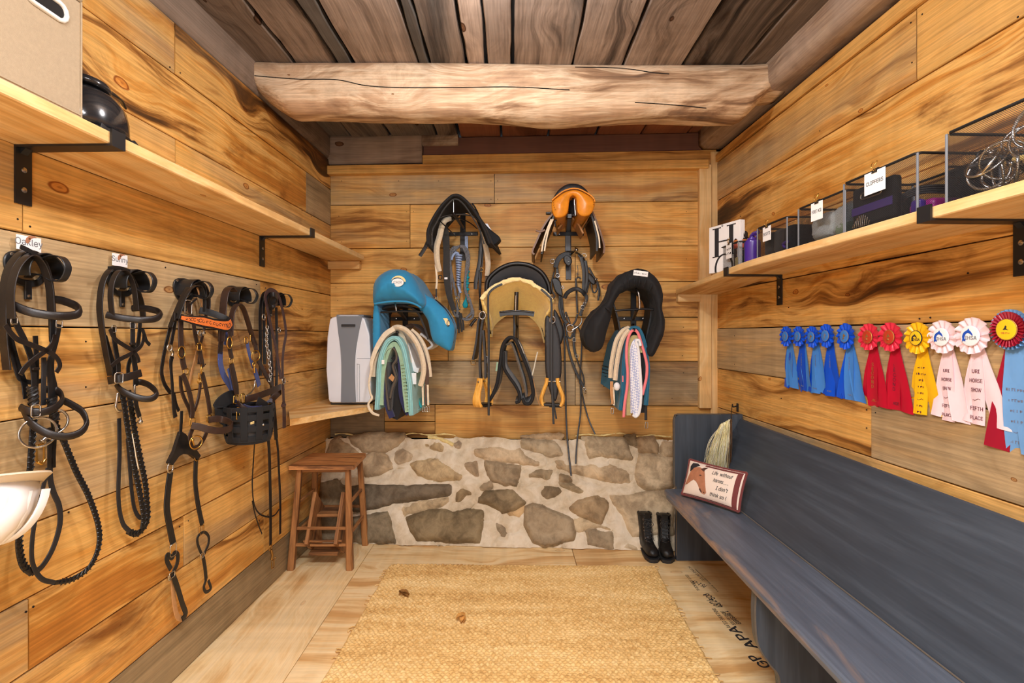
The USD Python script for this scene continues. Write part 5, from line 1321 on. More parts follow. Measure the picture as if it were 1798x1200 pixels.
for P in ([(214, 690), (219, 717), (223, 745), (229, 781), (237, 827), (246, 870), (252, 908), (250, 928)], [(226, 686), (231, 720), (237, 760), (247, 810), (255, 850), (258, 884), (259, 912), (250, 930), (238, 938), (224, 933)]):
    C = S(b2, 'braided_rein', B, P, .019, .055 if P[0][0] == 214 else .035, t=.006)
    part(b2, 'rein_lacing', laces(C, .019, NL, .016, .002), B, 40)
S(b2, 'rein', 'leather_soft_black', [(228, 934), (216, 920), (209, 890), (208, 850), (210, 795), (209, 735)], .015, .04)
S(b2, 'rein', 'leather_soft_black', [(254, 906), (245, 909), (236, 893), (231, 860), (228, 820), (224, 770)], .014, .025)
part(b2, 'frayed_lace', tube(spline(pts3(LP, [(232, 762), (236, 785), (239, 805), (243, 824)], .063), 6), .0016, 5), 'fleece_white', True)

# -- bridle 3: tooled browband
b3 = thing('bridle', 'dark brown western bridle with a tooled orange browband', 'bridle', at=LP(340, 520, .05))
S(b3, 'crownpiece', D, [(299, 575), (306, 556), (316, 532), (328, 508), (342, 497), (354, 497), (362, 508), (366, 530), (364, 552)], .019, .05, mode='edge', t=.005)
S(b3, 'crownpiece', B, [(312, 560), (320, 535), (331, 512), (344, 502), (354, 506), (359, 525), (359, 548)], .014, .08, mode='edge', t=.004)
TB_ = pts3(LP, [(317, 558, .085), (336, 562, .10), (356, 565, .115), (380, 570, .13), (398, 572, .14), (405, 566, .14)], .1)
C = spline(TB_, 8)
wv = np.interp(np.linspace(0, 1, len(C)), [0, .15, .4, .55, .8, 1], [.02, .026, .044, .040, .052, .040])
part(b3, 'browband', strap(C, wv, .005, wdir=ZUP), B, 50)
T = tangents(C); nn = np.array([unit(np.cross(t, ZUP)) for t in T]); sgn = np.sign((nn @ NL).mean())
part(b3, 'tooled_panel', strap(C + nn * sgn * .0035, wv * .66, .002, wdir=ZUP), 'tooled', 50, label='orange tooled leather panel')
R = random.Random(3); cur = []
for k in range(16):
    i = int(4 + k * (len(C) - 9) / 16); c = C[i] + nn[i] * sgn * .005; rad = wv[i] * R.uniform(.12, .26)
    a0 = R.uniform(0, 6); cur.append(tube(np.array([c + T[i] * rad * (1 - u * .12) * math.cos(a0 + u) + ZUP * rad * (1 - u * .12) * math.sin(a0 + u) + ZUP * R.uniform(-.0, .0) for u in np.linspace(0, 5, 16)]), .0009, 4))
part(b3, 'tooling', cat(cur), B, True)
S(b3, 'browband_return', B, [(405, 566, .14), (396, 560, .12), (380, 553, .09), (364, 548, .06), (350, 545, .035)], .026, mode='tall', t=.004)
part(b3, 'browband_loop', rbox(LP(308, 557, .06), (.02, .01, .03), (TL, NL, ZUP), .003, 1), D)
S(b3, 'cheek_strap', D, [(303, 560), (297, 582), (291, 607), (286, 633), (284, 655), (289, 675), (299, 690)], .016, .03)
S(b3, 'cheek_strap', D, [(308, 562), (304, 585), (300, 606)], .016, .05)
part(b3, 'rein_snap', cat(ring(LP(298, 611, .055), NL, .012, .003), tube(spline(pts3(LP, [(299, 614), (303, 620), (302, 626)], .055), 5), .005, 8)), 'steel', True)
S(b3, 'rein', B, [(302, 626), (300, 640), (302, 670), (304, 701), (306, 722), (308, 733)], [.02, .014, .013, .018, .02], .05)
S(b3, 'cheek_strap', 'leather_brown', [(362, 552), (358, 580), (352, 606), (349, 640)], .016, .035)
S(b3, 'throatlatch', 'leather_raw', [(346, 505), (351, 520), (355, 540), (355, 560)], .010, .03)
S(b3, 'rein', 'leather_raw', [(347, 610), (340, 640), (335, 660), (333, 676)], .011, .02)
part(b3, 'snap', cat(ring(LP(350, 585, .06), NL, .010, .003), ring(LP(357, 585, .06), unit(NL + TL), .009, .0028)), 'steel', True)

# -- halter 1 (brown leather, brass)
h1 = thing('halter', 'brown leather halter with brass fittings hanging in front of the tooled bridle', 'halter', at=LP(340, 650, .06))
LB = 'leather_brown'
part(h1, 'crown_buckle', rectring(LP(331, 540, .075), unit(TL + .3 * NL), ZUP, .014, .026, .0028), 'steel', True)
S(h1, 'crown', LB, [(330, 532), (333, 545), (339, 565), (343, 590), (348, 610)], .020, .055)
S(h1, 'crown_tip', B, [(334, 535), (340, 529), (345, 525)], .008, .08, mode='flat')
S(h1, 'cheek_strap', LB, [(318, 552), (317, 580), (318, 607), (321, 635), (324, 648)], .026, .07, t=.006)
part(h1, 'cheek_buckle', ring(LP(319, 619, .078), NL, .021, .0026, squash=.9), 'brass', True)
part(h1, 'cheek_ring', rectring(LP(326, 653, .07), TL, ZUP, .013, .010, .0026), 'brass', True)
S(h1, 'cheek_strap', LB, [(321, 658), (328, 675), (335, 700), (338, 722), (337, 734)], .022, .075, t=.006)
S(h1, 'cheek_strap', LB, [(317, 660), (318, 682), (324, 701), (332, 718), (335, 732)], .016, .055, t=.006)
S(h1, 'cheek_strap', LB, [(348, 605), (352, 625), (356, 645)], .024, .06, t=.006)
part(h1, 'snap', cat(rectring(LP(350, 609, .07), TL, ZUP, .012, .014, .0026), tube(pts3(LP, [(344, 607), (352, 602), (358, 616)], .072), .0025, 6)), 'brass', True)
part(h1, 'cheek_ring', ring(LP(354, 649, .065), unit(NL + .5 * TL), .018, .0026), 'brass', True)
S(h1, 'cheek_strap', LB, [(355, 656), (361, 680), (366, 706), (369, 727)], .022, .06, t=.006)
S(h1, 'throat_strap', LB, [(352, 672), (350, 690), (346, 708), (341, 722)], .014, .06, t=.006)
part(h1, 'throat_snap', cat(ring(LP(350, 669, .062), NL, .010, .0024), tube(pts3(LP, [(349, 655), (350, 668)], .062), .003, 6)), 'brass', True)
part(h1, 'nose_square', rectring(LP(338, 741, .075), TL, ZUP, .014, .014, .0026), 'brass', True)
part(h1, 'nose_square', rectring(LP(367, 735, .06), TL, ZUP, .014, .014, .0026), 'brass', True)
S(h1, 'noseband', LB, [(336, 748, .075), (350, 750, .095), (368, 755, .12), (386, 757, .14), (402, 754, .15), (408, 747, .145), (402, 741, .12), (390, 737, .09), (378, 736, .075), (366, 738, .06)], .026, mode='tall', t=.006)
S(h1, 'chin_strap', LB, [(338, 754), (334, 764), (334, 774), (340, 786), (348, 785), (356, 774), (361, 764), (365, 752)], .020, .07, t=.005)
part(h1, 'chin_ring', ring(LP(344, 777, .085), unit(NL - .4 * TL), .024, .0028), 'brass', True)
part(h1, 'stud', cat(ball(LP(338, 773, .085), .006), tube(pts3(LP, [(338, 775), (341, 782)], .085), .003, 6)), 'brass', True)

# -- breastplate
bp = thing('breastplate', 'black leather breastplate with two long straps hanging below the brown halter', 'breastplate', at=LP(320, 850, .04))
S(bp, 'shoulder_strap', B, [(305, 690), (309, 710), (314, 722)], .014, .04)
S(bp, 'shoulder_strap', B, [(319, 722), (318, 745), (317, 760), (315, 772)], .015, .045)
ctr = pts3(LP, [(317, 760), (324, 764), (333, 776), (342, 790), (350, 801), (346, 806), (334, 797), (322, 795), (313, 800), (302, 815), (297, 812), (306, 794), (312, 775)], .045)
pl2 = sg.Polygon([(ws('left', q), q[2]) for q in ctr]).buffer(.004)
part(bp, 'chest_patch', prism(pl2, (TL, ZUP, NL, PL0 + NL * .036), .012), B, 50)
part(bp, 'ring', ring(LP(299, 822, .045), NL, .018, .0026, squash=.8), 'steel', True)
part(bp, 'ring', ring(LP(346, 803, .045), NL, .014, .0026), 'brass_dull', True)
S(bp, 'lower_strap', B, [(299, 830), (295, 860), (293, 894), (298, 925), (304, 955)], .028, .04, t=.007)
S(bp, 'lower_strap', B, [(344, 808), (343, 848), (348, 888), (355, 921)], .022, .04, t=.007)
part(bp, 'square_ring', rectring(LP(304, 966, .045), TL, ZUP, .016, .022, .0024), 'steel', True)
part(bp, 'square_ring', rectring(LP(354, 931, .045), TL, ZUP, .012, .017, .0024), 'brass_dull', True)
S(bp, 'end_loop', B, [(300, 1000), (293, 985), (294, 975), (302, 980), (306, 972), (312, 975), (311, 990), (304, 1006)], .018, .045)
S(bp, 'girth_loop', B, [(302, 1006), (311, 1030), (320, 1060), (326, 1078), (320, 1088)], .022, .045)
S(bp, 'girth_loop', 'leather_raw', [(320, 1088), (311, 1082), (306, 1060), (304, 1034), (302, 1008)], .020, .035, lab='undyed inner face of the girth loop')
part(bp, 'buckle', rectring(LP(302, 1010, .05), TL, ZUP, .014, .010, .002), 'steel', True)
part(bp, 'buckle_tongue', tube(spline(pts3(LP, [(295, 1012), (297, 1020), (300, 1017)], .05), 4), .0025, 6), 'steel', True)
S(bp, 'end_loop', B, [(354, 974), (347, 955), (348, 942), (358, 935), (366, 942), (366, 955), (360, 970), (356, 980)], .012, .045)
part(bp, 'buckle', rectring(LP(355, 976, .05), TL, ZUP, .012, .009, .002), 'steel', True)
S(bp, 'end_strap', B, [(357, 980), (360, 998), (362, 1018)], .018, .045)
S(bp, 'end_strap', B, [(362, 1018), (358, 1032), (362, 1040), (370, 1034), (366, 1020)], .013, .045)

# -- halter 2 with blue lining, and the muzzle on it
h2 = thing('halter', 'brown leather halter lined in blue, holding a black grazing muzzle', 'halter', at=LP(425, 640, .06))
S(h2, 'crown', LB, [(389, 600), (390, 572), (392, 540), (396, 514), (404, 505), (411, 512)], .032, .05, mode='edge', t=.006)
S(h2, 'crown_tail', LB, [(389, 575), (388, 600), (386, 622)], .032, .05)
S(h2, 'crown_lining', 'fabric_royal', [(387, 618), (387, 638), (393, 660), (403, 676), (411, 692)], .032, .05, lab='blue fleece lining')
S(h2, 'poll', LB, [(405, 590), (406, 570), (408, 550), (414, 537), (421, 535), (428, 544), (435, 565), (442, 588), (448, 606)], .024, .07, mode='edge', t=.006)
S(h2, 'cheek_lining', 'fabric_royal', [(396, 570), (397, 590), (395, 606)], .018, .06, lab='blue fleece lining')
S(h2, 'cheek_strap', LB, [(404, 582), (403, 600), (404, 616), (407, 630)], .026, .08, t=.006)
part(h2, 'cheek_buckle', ring(LP(403, 602, .09), NL, .024, .0032, squash=.75), 'brass', True)
part(h2, 'cheek_ring', rectring(LP(406, 634, .08), TL, ZUP, .014, .012, .003), 'brass', True)
S(h2, 'cheek_strap', LB, [(406, 640), (410, 660), (414, 680), (416, 694)], [.030, .036, .036, .026], .085, t=.007)
S(h2, 'cheek_lining', 'fabric_royal', [(403, 646), (407, 664), (411, 682)], .034, .075, lab='blue fleece lining')
part(h2, 'keeper_buckle', cat(rectring(LP(432, 598, .06), TL, ZUP, .012, .014, .003), rectring(LP(441, 594, .07), TL, ZUP, .008, .014, .003)), 'brass', True)
S(h2, 'cheek_strap', LB, [(443, 592), (448, 606), (450, 620)], .028, .075, t=.007)
S(h2, 'cheek_lining', 'fabric_royal', [(434, 603), (437, 618), (442, 636), (445, 645)], .022, .06, lab='blue fleece lining')
part(h2, 'cheek_ring', ring(LP(449, 625, .08), unit(NL - .3 * TL), .024, .003), 'brass', True)
S(h2, 'cheek_strap', LB, [(452, 631), (460, 646), (469, 663), (479, 678)], .026, .075, t=.006)
part(h2, 'throat_snap', cat(ring(LP(446, 640, .07), NL, .011, .003), tube(pts3(LP, [(446, 640), (447, 655)], .07), .005, 6)), 'brass', True)
S(h2, 'throat_strap', 'fabric_royal', [(447, 650), (452, 665), (455, 678)], .030, .06, lab='blue fleece lining')
part(h2, 'throat_wire', tube(spline(pts3(LP, [(448, 668), (446, 680), (440, 690), (432, 696)], .08), 6), .004, 6), 'steel', True)
S(h2, 'noseband', LB, [(428, 703, .09), (442, 699, .11), (458, 694, .13), (474, 688, .14), (488, 682, .14), (493, 680, .13), (492, 687, .11), (484, 695, .09), (476, 703, .075)], .030, mode='tall', t=.006)
part(h2, 'nose_square', rectring(LP(414, 702, .09), TL, ZUP, .016, .018, .0032), 'brass', True)
part(h2, 'nose_square', rectring(LP(426, 700, .095), TL, ZUP, .013, .020, .0032), 'brass', True)
S(h2, 'chin_strap', LB, [(417, 706, .10), (424, 714, .12), (436, 721, .14), (448, 725, .15), (460, 724, .155), (470, 718, .15)], .018, mode='tall', t=.006)
S(h2, 'chin_tab', 'leather_soft_black', [(452, 704, .16), (460, 709, .165), (468, 714, .17)], .036, mode='tall', t=.005)
part(h2, 'chin_buckle', rectring(LP(472, 717, .17), unit(TL + .4 * NL), unit(ZUP + .5 * TL), .016, .020, .003), 'brass', True)
part(h2, 'lead_snap', cat(rectring(LP(418, 729, .12), TL, ZUP, .010, .018, .003), ball(LP(418, 718, .12), .007)), 'brass', True)

mz = thing('grazing_muzzle', 'black webbing grazing muzzle basket hanging from the blue-lined halter', 'muzzle', at=LP(437, 745, .11))
mc = LP(437, 772, .115)
def mring(z, r, w, nm='band'):
    P = [mc + TL * r * math.cos(a) + NL * r * .95 * math.sin(a) + ZUP * z for a in np.linspace(0, 2 * np.pi, 36, endpoint=False)]
    part(mz, nm, strap(np.array(P), w, .006, wdir=ZUP, closed=True), 'fabric_black', 60)
for z, r, w in ((.014, .090, .026), (.058, .096, .026), (.105, .099, .026), (.14, .102, .022)): mring(z, r, w)
for k in range(10):
    a = k * 2 * np.pi / 10 + .3
    P = [mc + (TL * math.cos(a) + NL * .95 * math.sin(a)) * r + ZUP * z for z, r in ((.15, .1045), (.08, .1), (.03, .095), (.006, .088), (-.004, .06), (-.004, .02))]
    part(mz, 'upright', strap(spline(P, 4), .028, .005, nrm=np.array([unit(TL * math.cos(a) + NL * math.sin(a))] * 9 + [unit(TL * math.cos(a) + NL * math.sin(a) - 1.0 * ZUP)] * 4 + [-ZUP] * 8)), 'fabric_black', 60)
part(mz, 'base_pad', lathe(mc - ZUP * .012, (0, 0, 1), [(0, .02), (.001, .07), (.006, .086), (.016, .088), (.018, .05), (.0181, .001)], 30), 'fabric_black', 50)
part(mz, 'inner_sleeve', cat(strap(np.array([mc + TL * .082 * math.cos(a) + NL * .08 * math.sin(a) + ZUP * .07 for a in np.linspace(0, 2 * np.pi, 36, endpoint=False)]), .12, .004, wdir=ZUP, closed=True)), 'plastic_dark', 60)
S(mz, 'side_flap', 'fabric_black', [(420, 742, .07), (402, 738, .05), (388, 728, .04), (386, 712, .04), (400, 700, .05), (412, 698, .06)], .06, mode='tall', t=.008)
S(mz, 'rim', 'fabric_navy', [(412, 706, .05), (430, 715, .10), (446, 718, .15), (464, 712, .16), (476, 704, .13)], .022, mode='tall', t=.012, lab='navy padded rim')
part(mz, 'label_tag', rbox(LP(443, 743, .225), (.024, .004, .010), (TL, NL, ZUP), .001, 1), 'foam_yellow', label='small pale yellow label')
part(mz, 'rivet', cat(ball(LP(465, 758, .19), .006, 1), ball(LP(462, 746, .2), .006, 1), ball(LP(408, 729, .08), .006, 1)), 'steel', True)

# -- reins and lead at the far hook
b5 = thing('rein_bundle', 'plum and black leather reins and chain lead on the hook by the far corner', 'reins', at=LP(475, 600, .04))
S(b5, 'rein', D, [(457, 660), (457, 600), (457, 545), (461, 521), (468, 515)], .026, .04)
S(b5, 'rein', B, [(465, 640), (464, 590), (463, 545), (466, 520), (474, 514)], .024, .06)
S(b5, 'rein', 'leather_plum', [(493, 665), (489, 640), (483, 603), (475, 570), (469, 540), (466, 520), (473, 510), (482, 512), (489, 520), (495, 540), (500, 566), (502, 588), (498, 612), (496, 640), (497, 675), (498, 708)], .022, .075)
S(b5, 'rein_end', 'leather_plum', [(498, 706), (499, 728), (499, 752)], .032, .08)
part(b5, 'rein_ring', ring(LP(498, 669, .08), NL, .016, .0028), 'steel', True)
part(b5, 'keeper', rbox(LP(498, 712, .085), (.036, .012, .016), (TL, NL, ZUP), .003, 1), 'leather_plum')
S(b5, 'lead_strap', B, [(472, 545), (473, 590), (476, 640), (478, 690), (482, 730), (485, 771)], .034, .05)
S(b5, 'lead_strap', B, [(485, 540), (486, 590), (486, 640), (485, 700)], .024, .03)
S(b5, 'noseband_loop', 'leather_soft_black', [(472, 528, .05), (474, 520, .09), (480, 517, .12), (486, 522, .11), (487, 532, .06)], .022, mode='tall', t=.006)
S(b5, 'noseband_loop', 'leather_soft_black', [(473, 535, .06), (478, 538, .11), (484, 536, .11), (486, 530, .07)], .014, mode='tall', t=.007)
ch = []
Cc = spline(pts3(LP, [(469, 575), (468, 600), (471, 622), (474, 645), (475, 662), (472, 672)], .085), 10)
L = np.concatenate([[0], np.cumsum(np.linalg.norm(np.diff(Cc, axis=0), axis=1))])
for k, s in enumerate(np.arange(0, L[-1], .0145)):
    c = np.array([np.interp(s, L, Cc[:, j]) for j in range(3)])
    ch.append(ring(c, NL if k % 2 else TL, .0095, .0022, 12, 5, squash=.7, up=ZUP))
part(b5, 'chain', cat(ch), 'steel', True, label='bright steel lead chain')
part(b5, 'snap', rectring(LP(472, 621, .09), TL, ZUP, .014, .010, .003), 'steel', True)
part(b5, 'rein_ring', ring(LP(463, 557, .075), NL, .013, .003), 'steel', True)
part(b5, 'rein_ring', ring(LP(490, 580, .05), NL, .013, .003), 'steel', True)
S(b5, 'lead_tail', B, [(470, 755), (473, 800), (474, 840), (475, 900), (475, 957)], .024, .04)
S(b5, 'rein_tail', B, [(484, 760), (488, 790), (490, 832), (492, 880), (492, 938)], .018, .035)
S(b5, 'rein_tail', B, [(447, 777, .06), (445, 810), (443, 850), (446, 885), (455, 902), (470, 908), (482, 905), (490, 895)], .008, .035, t=.003)
S(b5, 'rein_tail', B, [(443, 880), (447, 900), (453, 920), (460, 938)], .007, .03, t=.003)
part(b5, 'bolt_snap', cat(rectring(LP(475, 962, .045), TL, ZUP, .012, .012, .003), tube(pts3(LP, [(476, 966), (478, 975), (477, 984)], .045), .006, 8), rectring(LP(479, 991, .045), TL, ZUP, .011, .020, .003), ball(LP(483, 980, .05), .005, 1)), 'brass_dull', True)

# -- white helmet hanging at the near edge of the view
def helmet_white():
    c = YP(-28, 872, 1.07)
    h = thing('riding_helmet', 'white riding helmet with a beige peak hanging at the left edge', 'helmet', at=c)
    X, Y_ = unit((.95, .30, .10)), None
    prof = [(-.0, .105), (.03, .11), (.07, .105), (.105, .09), (.135, .065), (.152, .03), (.156, .0005)]
    f = unit((1, -.15, .10)); up = unit(np.array((.05, -.2, -1.0)) - f * (np.array((.05, -.2, -1.0)) @ f)); sd = np.cross(up, f)   # hangs upside down, peak to the right
    base = c + np.array((-.03, 0, .03))
    m = lathe((0, 0, 0), (0, 0, 1), prof, 48); v = np.asarray(m.vertices)
    a = np.arctan2(v[:, 1], v[:, 0]); k = 1 + .03 * np.cos(a * 6) * np.clip(v[:, 2] / .1, 0, 1)
    v = v * np.array((1.18, .9, .95)) * np.c_[k, k, np.ones(len(k))]
    part(h, 'shell', TM(base + v[:, :1] * f + v[:, 1:2] * sd + v[:, 2:3] * up, m.faces), 'helmet_white', True)
    for q in (-.45, -.15, .15, .45):
        P = [base + f * (.125 * math.cos(t)) + sd * (q * .12) + up * (.02 + .128 * math.sin(t) * (1 - q * q * .5)) for t in np.linspace(.05, 2.9, 20)]
        part(h, 'shell_ridge', strap(np.array(P), .018, .006, nrm=np.array([unit(f * math.cos(t) + up * math.sin(t)) for t in np.linspace(.05, 2.9, 20)])), 'helmet_white', 60)
    g = []
    for u in np.linspace(0, 1, 8):
        row = []
        for w in np.linspace(-1, 1, 17):
            r0 = .120 + u * .044 * (1 - w * w * .75)
            aa = w * 1.15
            row.append(base + f * (r0 * math.cos(aa)) + sd * (.098 * math.sin(aa) / math.sin(1.15)) + up * (.004 - .016 * u + .012 * w * w))
        g.append(row)
    part(h, 'peak', sheet(np.array(g), .0045), 'helmet_visor', True, label='beige peak')
    part(h, 'rim', tube(np.array([base + f * 1.18 * .106 * math.cos(t) + sd * .9 * .106 * math.sin(t) for t in np.linspace(0, 2 * np.pi, 40, endpoint=False)]), .006, 6, True), 'helmet_visor', True)
    P = [base + sd * .09, base + sd * .08 - up * .08, wpt('left', 1.0, 1.12, .09), wpt('left', 1.0, 1.16, .025)]
    part(h, 'chin_strap', strap(spline(P, 6), .018, .003, nrm=NL), 'leather_black', 60)
    k = thing('wall_peg', 'dark peg on the left wall carrying the white helmet', 'peg', at=wpt('left', 1.0, 1.15))
    part(k, 'shaft', cyl(wpt('left', 1.0, 1.15, 0), wpt('left', 1.0, 1.155, .06), .008), 'iron_black')
    part(k, 'tip', ball(wpt('left', 1.0, 1.156, .062), .013), 'iron_black', True)
helmet_white()
# ------------------------------------------------------------------ tack on the back wall
def bxyz(px, py, d): return BP(px, py, d)
def plane_poly(P, d):
    """Photograph outline as a polygon in the plane at distance d in front of the back wall, in (along, up)."""
    return sg.Polygon([(lambda q: (ws('back', q), q[2]))(BP(x, y, d)) for x, y in P]).buffer(0)
def spoly(P, n=6): return [tuple(q[:2]) for q in spline([(x, y, 0) for x, y in P], n, True)]
def ring_cs(poly):
    poly = poly.buffer(0)
    if poly.geom_type != 'Polygon': poly = max(poly.geoms, key=lambda g: g.area)
    poly = sg.polygon.orient(poly, 1)
    return m3.CrossSection([np.array(poly.exterior.coords)[:-1]])
def puff(P, d0, d1, edge=.018, iters=8, smooth=True, taper=None, dome=0.0, wr=0.0):
    """A padded body: the outline at distance d0 from the wall, drawn back to d1, its edges rounded off."""
    poly = plane_poly(spoly(P) if smooth else P, d0)
    cs = ring_cs(poly)
    m = m3.Manifold.extrude(cs, d0 - d1, max(2, int((d0 - d1) / edge))).refine_to_length(edge)
    mm = m.to_mesh(); t = trimesh.Trimesh(mm.vert_properties[:, :3], mm.tri_verts, process=True)
    if iters: trimesh.smoothing.filter_taubin(t, lamb=.6, nu=.3, iterations=iters)
    v = np.asarray(t.vertices).copy()
    if dome:
        ds_ = shapely.distance(shapely.points(v[:, :2]), poly.exterior) * shapely.contains_xy(poly, v[:, 0], v[:, 1])
        v[:, 2] += dome * (1 - np.exp(-ds_ / .05)) * np.clip((v[:, 2] / (d0 - d1) - .5) * 2, 0, 1)
    if wr: v += np.stack([meshkit.fbm(v * np.array((22, 9, 9)), 3, 3 + j) - .5 for j in range(3)], 1) * wr
    if taper is not None:
        k = (v[:, 2]) / (d0 - d1); v = taper(v, k)
    return TM(PB0 + v[:, :1] * TB + v[:, 1:2] * ZUP + (d1 + v[:, 2:3]) * NB, t.faces)
def fold(P, d0, d1, t=.012, n=8, flare=0.0, m=10, sag=0.0, jit=0.0, seed=0):
    """A sheet folded over a bar and seen end on: the traced end curve at d0, drawn back to d1."""
    C = spline([BP(x, y, d0) for x, y in P], n)
    top = C[:, 2].max(); c = C[:, :2].mean(0)
    G = []
    for k in np.linspace(0, 1, m):
        q = C - NB * (d0 - d1) * k
        h = (top - C[:, 2]) 
        q = q + TB * ((ws('back', C.mean(0)) - (C - PB0) @ TB) * -flare * k * np.clip(h / .2, 0, 1))[:, None]
        q[:, 2] -= sag * math.sin(math.pi * k) * np.clip(h / .1, 0, 1)
        G.append(q)
    G = np.array(G)
    if jit: G = G + TB * ((meshkit.fbm(G * 9, 3, seed) - .5) * jit)[..., None] + NB * ((meshkit.fbm(G * 7, 3, seed + 3) - .5) * jit)[..., None]
    return sheet(G, t)
def edge_tube(P, d, r, n=8): return tube(spline([BP(x, y, d) for x, y in P], n), r, 8)

def rack(cx, top, bar_y, low, lab, d=.42, hoop=None, plate_y=None):
    """Black iron saddle rack: wall strip, cross plate, arm out from the wall and a bent hoop at its front."""
    c = BP(cx, bar_y)
    r = thing('saddle_rack', lab, 'rack', at=c)
    w = lambda x, y, dd: BP(x, y, dd)
    s = ws('back', c); f = lambda ds, z, dd: wpt('back', s + ds, z, dd)
    zt, zlw = BP(cx, top)[2], BP(cx, low)[2]; zm = c[2]
    part(r, 'wall_strip', rbox(f(0, (zt + zlw) / 2, .006), (.036, .008, zt - zlw), (TB, NB, ZUP), .002, 1), 'rack_black', 40)
    part(r, 'cross_plate', rbox(f(0, zm, .012), (.20, .006, .026), (TB, NB, ZUP), .002, 1), 'rack_black', 40)
    for ds in (-.06, .06):
        part(r, 'screw', lathe(f(ds, zm, .015), NB, [(0, .006), (.002, .005), (.003, .0001)], 10), 'steel')
    return r, f, zm

# ---- 1: black pad and girths, upper left
RK, f, zm = rack(813, 372, 411.5, 458, 'black saddle rack under the black cover at upper left')
zA = BP(797, 378, .42)[2]
part(RK, 'front_hoop', tube(spline([BP(x, y, .42) for x, y in ((768, 387), (776, 381), (797, 377), (815, 377), (832, 381), (842, 390))], 6), .0045, 8), 'rack_black', True)
for P in (((770, 386), (790, 405), (800, 415)), ((806, 383), (792, 389), (772, 402)), ((806, 383), (824, 391), (838, 402))):
    part(RK, 'brace', tube(spline([BP(P[0][0], P[0][1], .41), BP(P[1][0], P[1][1], .3), BP(P[2][0], P[2][1], .15)], 4), .0035, 6), 'rack_black', True)
part(RK, 'arm', tube(np.array([BP(797, 376, .43), BP(813, 400, .02)]), .010, 8), 'rack_black', True)
part(RK, 'post', tube(np.array([BP(797, 377, .42), BP(796, 346, .42)]), .004, 6), 'steel', True)
part(RK, 'peg', cat(cyl(BP(800, 433, .01), BP(785, 432, .10), .007), ball(BP(785, 432, .10), .011)), 'steel', True)
FR = [(751, 430), (752, 405), (760, 385), (775, 362), (790, 347), (798, 343), (808, 345), (822, 357), (838, 378), (850, 402), (860, 428)]
pad = thing('saddle_cover', 'black padded cover draped over the rack at upper left', 'cover', at=BP(800, 345, .3))
def tent(P, d0, d1, t, flare, n=6, m=14, seed=1, jit=.01):
    return fold(P, d0, d1, t, n, flare, m, .0, jit, seed)
part(pad, 'body', tent(FR, .46, .06, .016, .16), 'fabric_black', 50)
part(pad, 'binding', edge_tube(FR, .462, .0085), 'fabric_black', True)
part(pad, 'seam', edge_tube([(x + (798 - x) * .16, y + 7 if y < 400 else y + 1) for x, y in FR], .452, .004), 'fabric_charcoal', True)
part(pad, 'side_pocket', puff([(834, 366), (846, 385), (858, 400), (877, 416), (876, 424), (864, 432), (855, 430), (846, 408), (836, 385)], .30, .22, .014, 4), 'fabric_black', 60)
S(pad, 'buckle_strap', 'leather_black', [(830, 358, .36), (836, 368, .36), (840, 376, .34)], .03, wall='back', mode='edge', t=.008)
part(pad, 'buckle', rectring(BP(832, 362, .37), unit(TB + .9 * -ZUP), NB, .016, .014, .002), 'plastic_dark', True)
part(pad, 'reflective_label', sheet(np.array([[BP(x + dx, y, .28) for dx in (0, 5)] for x, y in ((851, 393), (857, 403), (863, 413))]), .003), 'plastic_white', 60)
S(pad, 'tail_strap', 'leather_black', [(751, 425, .40), (746, 436, .40), (737, 450, .40)], .022, wall='back', t=.006)
# girths beneath
g1 = thing('fleece_girth', 'cream fleece girth with elastic end hanging left under the black cover', 'girth', at=BP(770, 440, .3))
C = S(g1, 'fleece', 'fleece_white', [(790, 384, .26), (781, 388, .3), (776, 398, .31), (772, 415, .31), (767, 435, .31), (768, 460, .31), (772, 477, .31)], [.03, .034, .036, .036, .034, .028], wall='back', t=.02, bulge=.006)
v = None
S(g1, 'elastic', 'fabric_cream', [(765, 465, .31), (767, 490, .31), (766, 508, .31)], .012, wall='back')
S(g1, 'end_strap', 'fabric_charcoal', [(766, 507, .31), (766, 515, .31), (766, 522, .31)], .010, wall='back')
part(g1, 'buckle', rectring(BP(766, 524, .31), TB, ZUP, .006, .009, .002), 'steel', True)
g2 = thing('fleece_girth', 'cream fleece girth hanging right under the black cover beside dark straps', 'girth', at=BP(855, 440, .25))
S(g2, 'fleece', 'fleece_white', [(848, 405, .26), (851, 425, .28), (855, 445, .28), (857, 465, .28), (855, 485, .28)], [.02, .03, .032, .032, .026], wall='back', t=.02, bulge=.006)
S(g2, 'tail', 'fabric_taupe', [(855, 482, .28), (853, 500, .28), (853, 515, .28)], .016, wall='back')
ds = thing('dark_girth', 'dark grey girth with a white tag hanging behind the rope bundle', 'girth', at=BP(785, 480, .2))
S(ds, 'webbing', 'fabric_charcoal', [(776, 392, .26), (782, 410, .24), (784, 440, .22), (784, 480, .22), (788, 515, .22), (797, 545, .22)], [.05, .045, .04, .042, .036, .03], wall='back', t=.012)
part(ds, 'white_tag', rbox(BP(783, 489, .232), (.020, .003, .014), (TB, NB, ZUP), .001, 1), 'paper', label='small white tag')
S(ds, 'side_strap', 'leather_black', [(846, 402, .25), (844, 430, .25), (842, 460, .25), (836, 492, .25), (835, 508, .25)], [.016, .022, .024, .026, .022], wall='back', t=.008)
S(ds, 'side_strap', 'leather_black', [(848, 400, .24), (848, 440, .24), (845, 480, .24), (843, 520, .24), (842, 545, .24)], .010, wall='back', t=.006)
part(ds, 'ring', ring(BP(845, 474, .25), NB, .012, .003), 'brass_dull', True)
part(ds, 'buckle', rectring(BP(773, 487, .22), TB, ZUP, .010, .012, .003), 'iron_black', True)
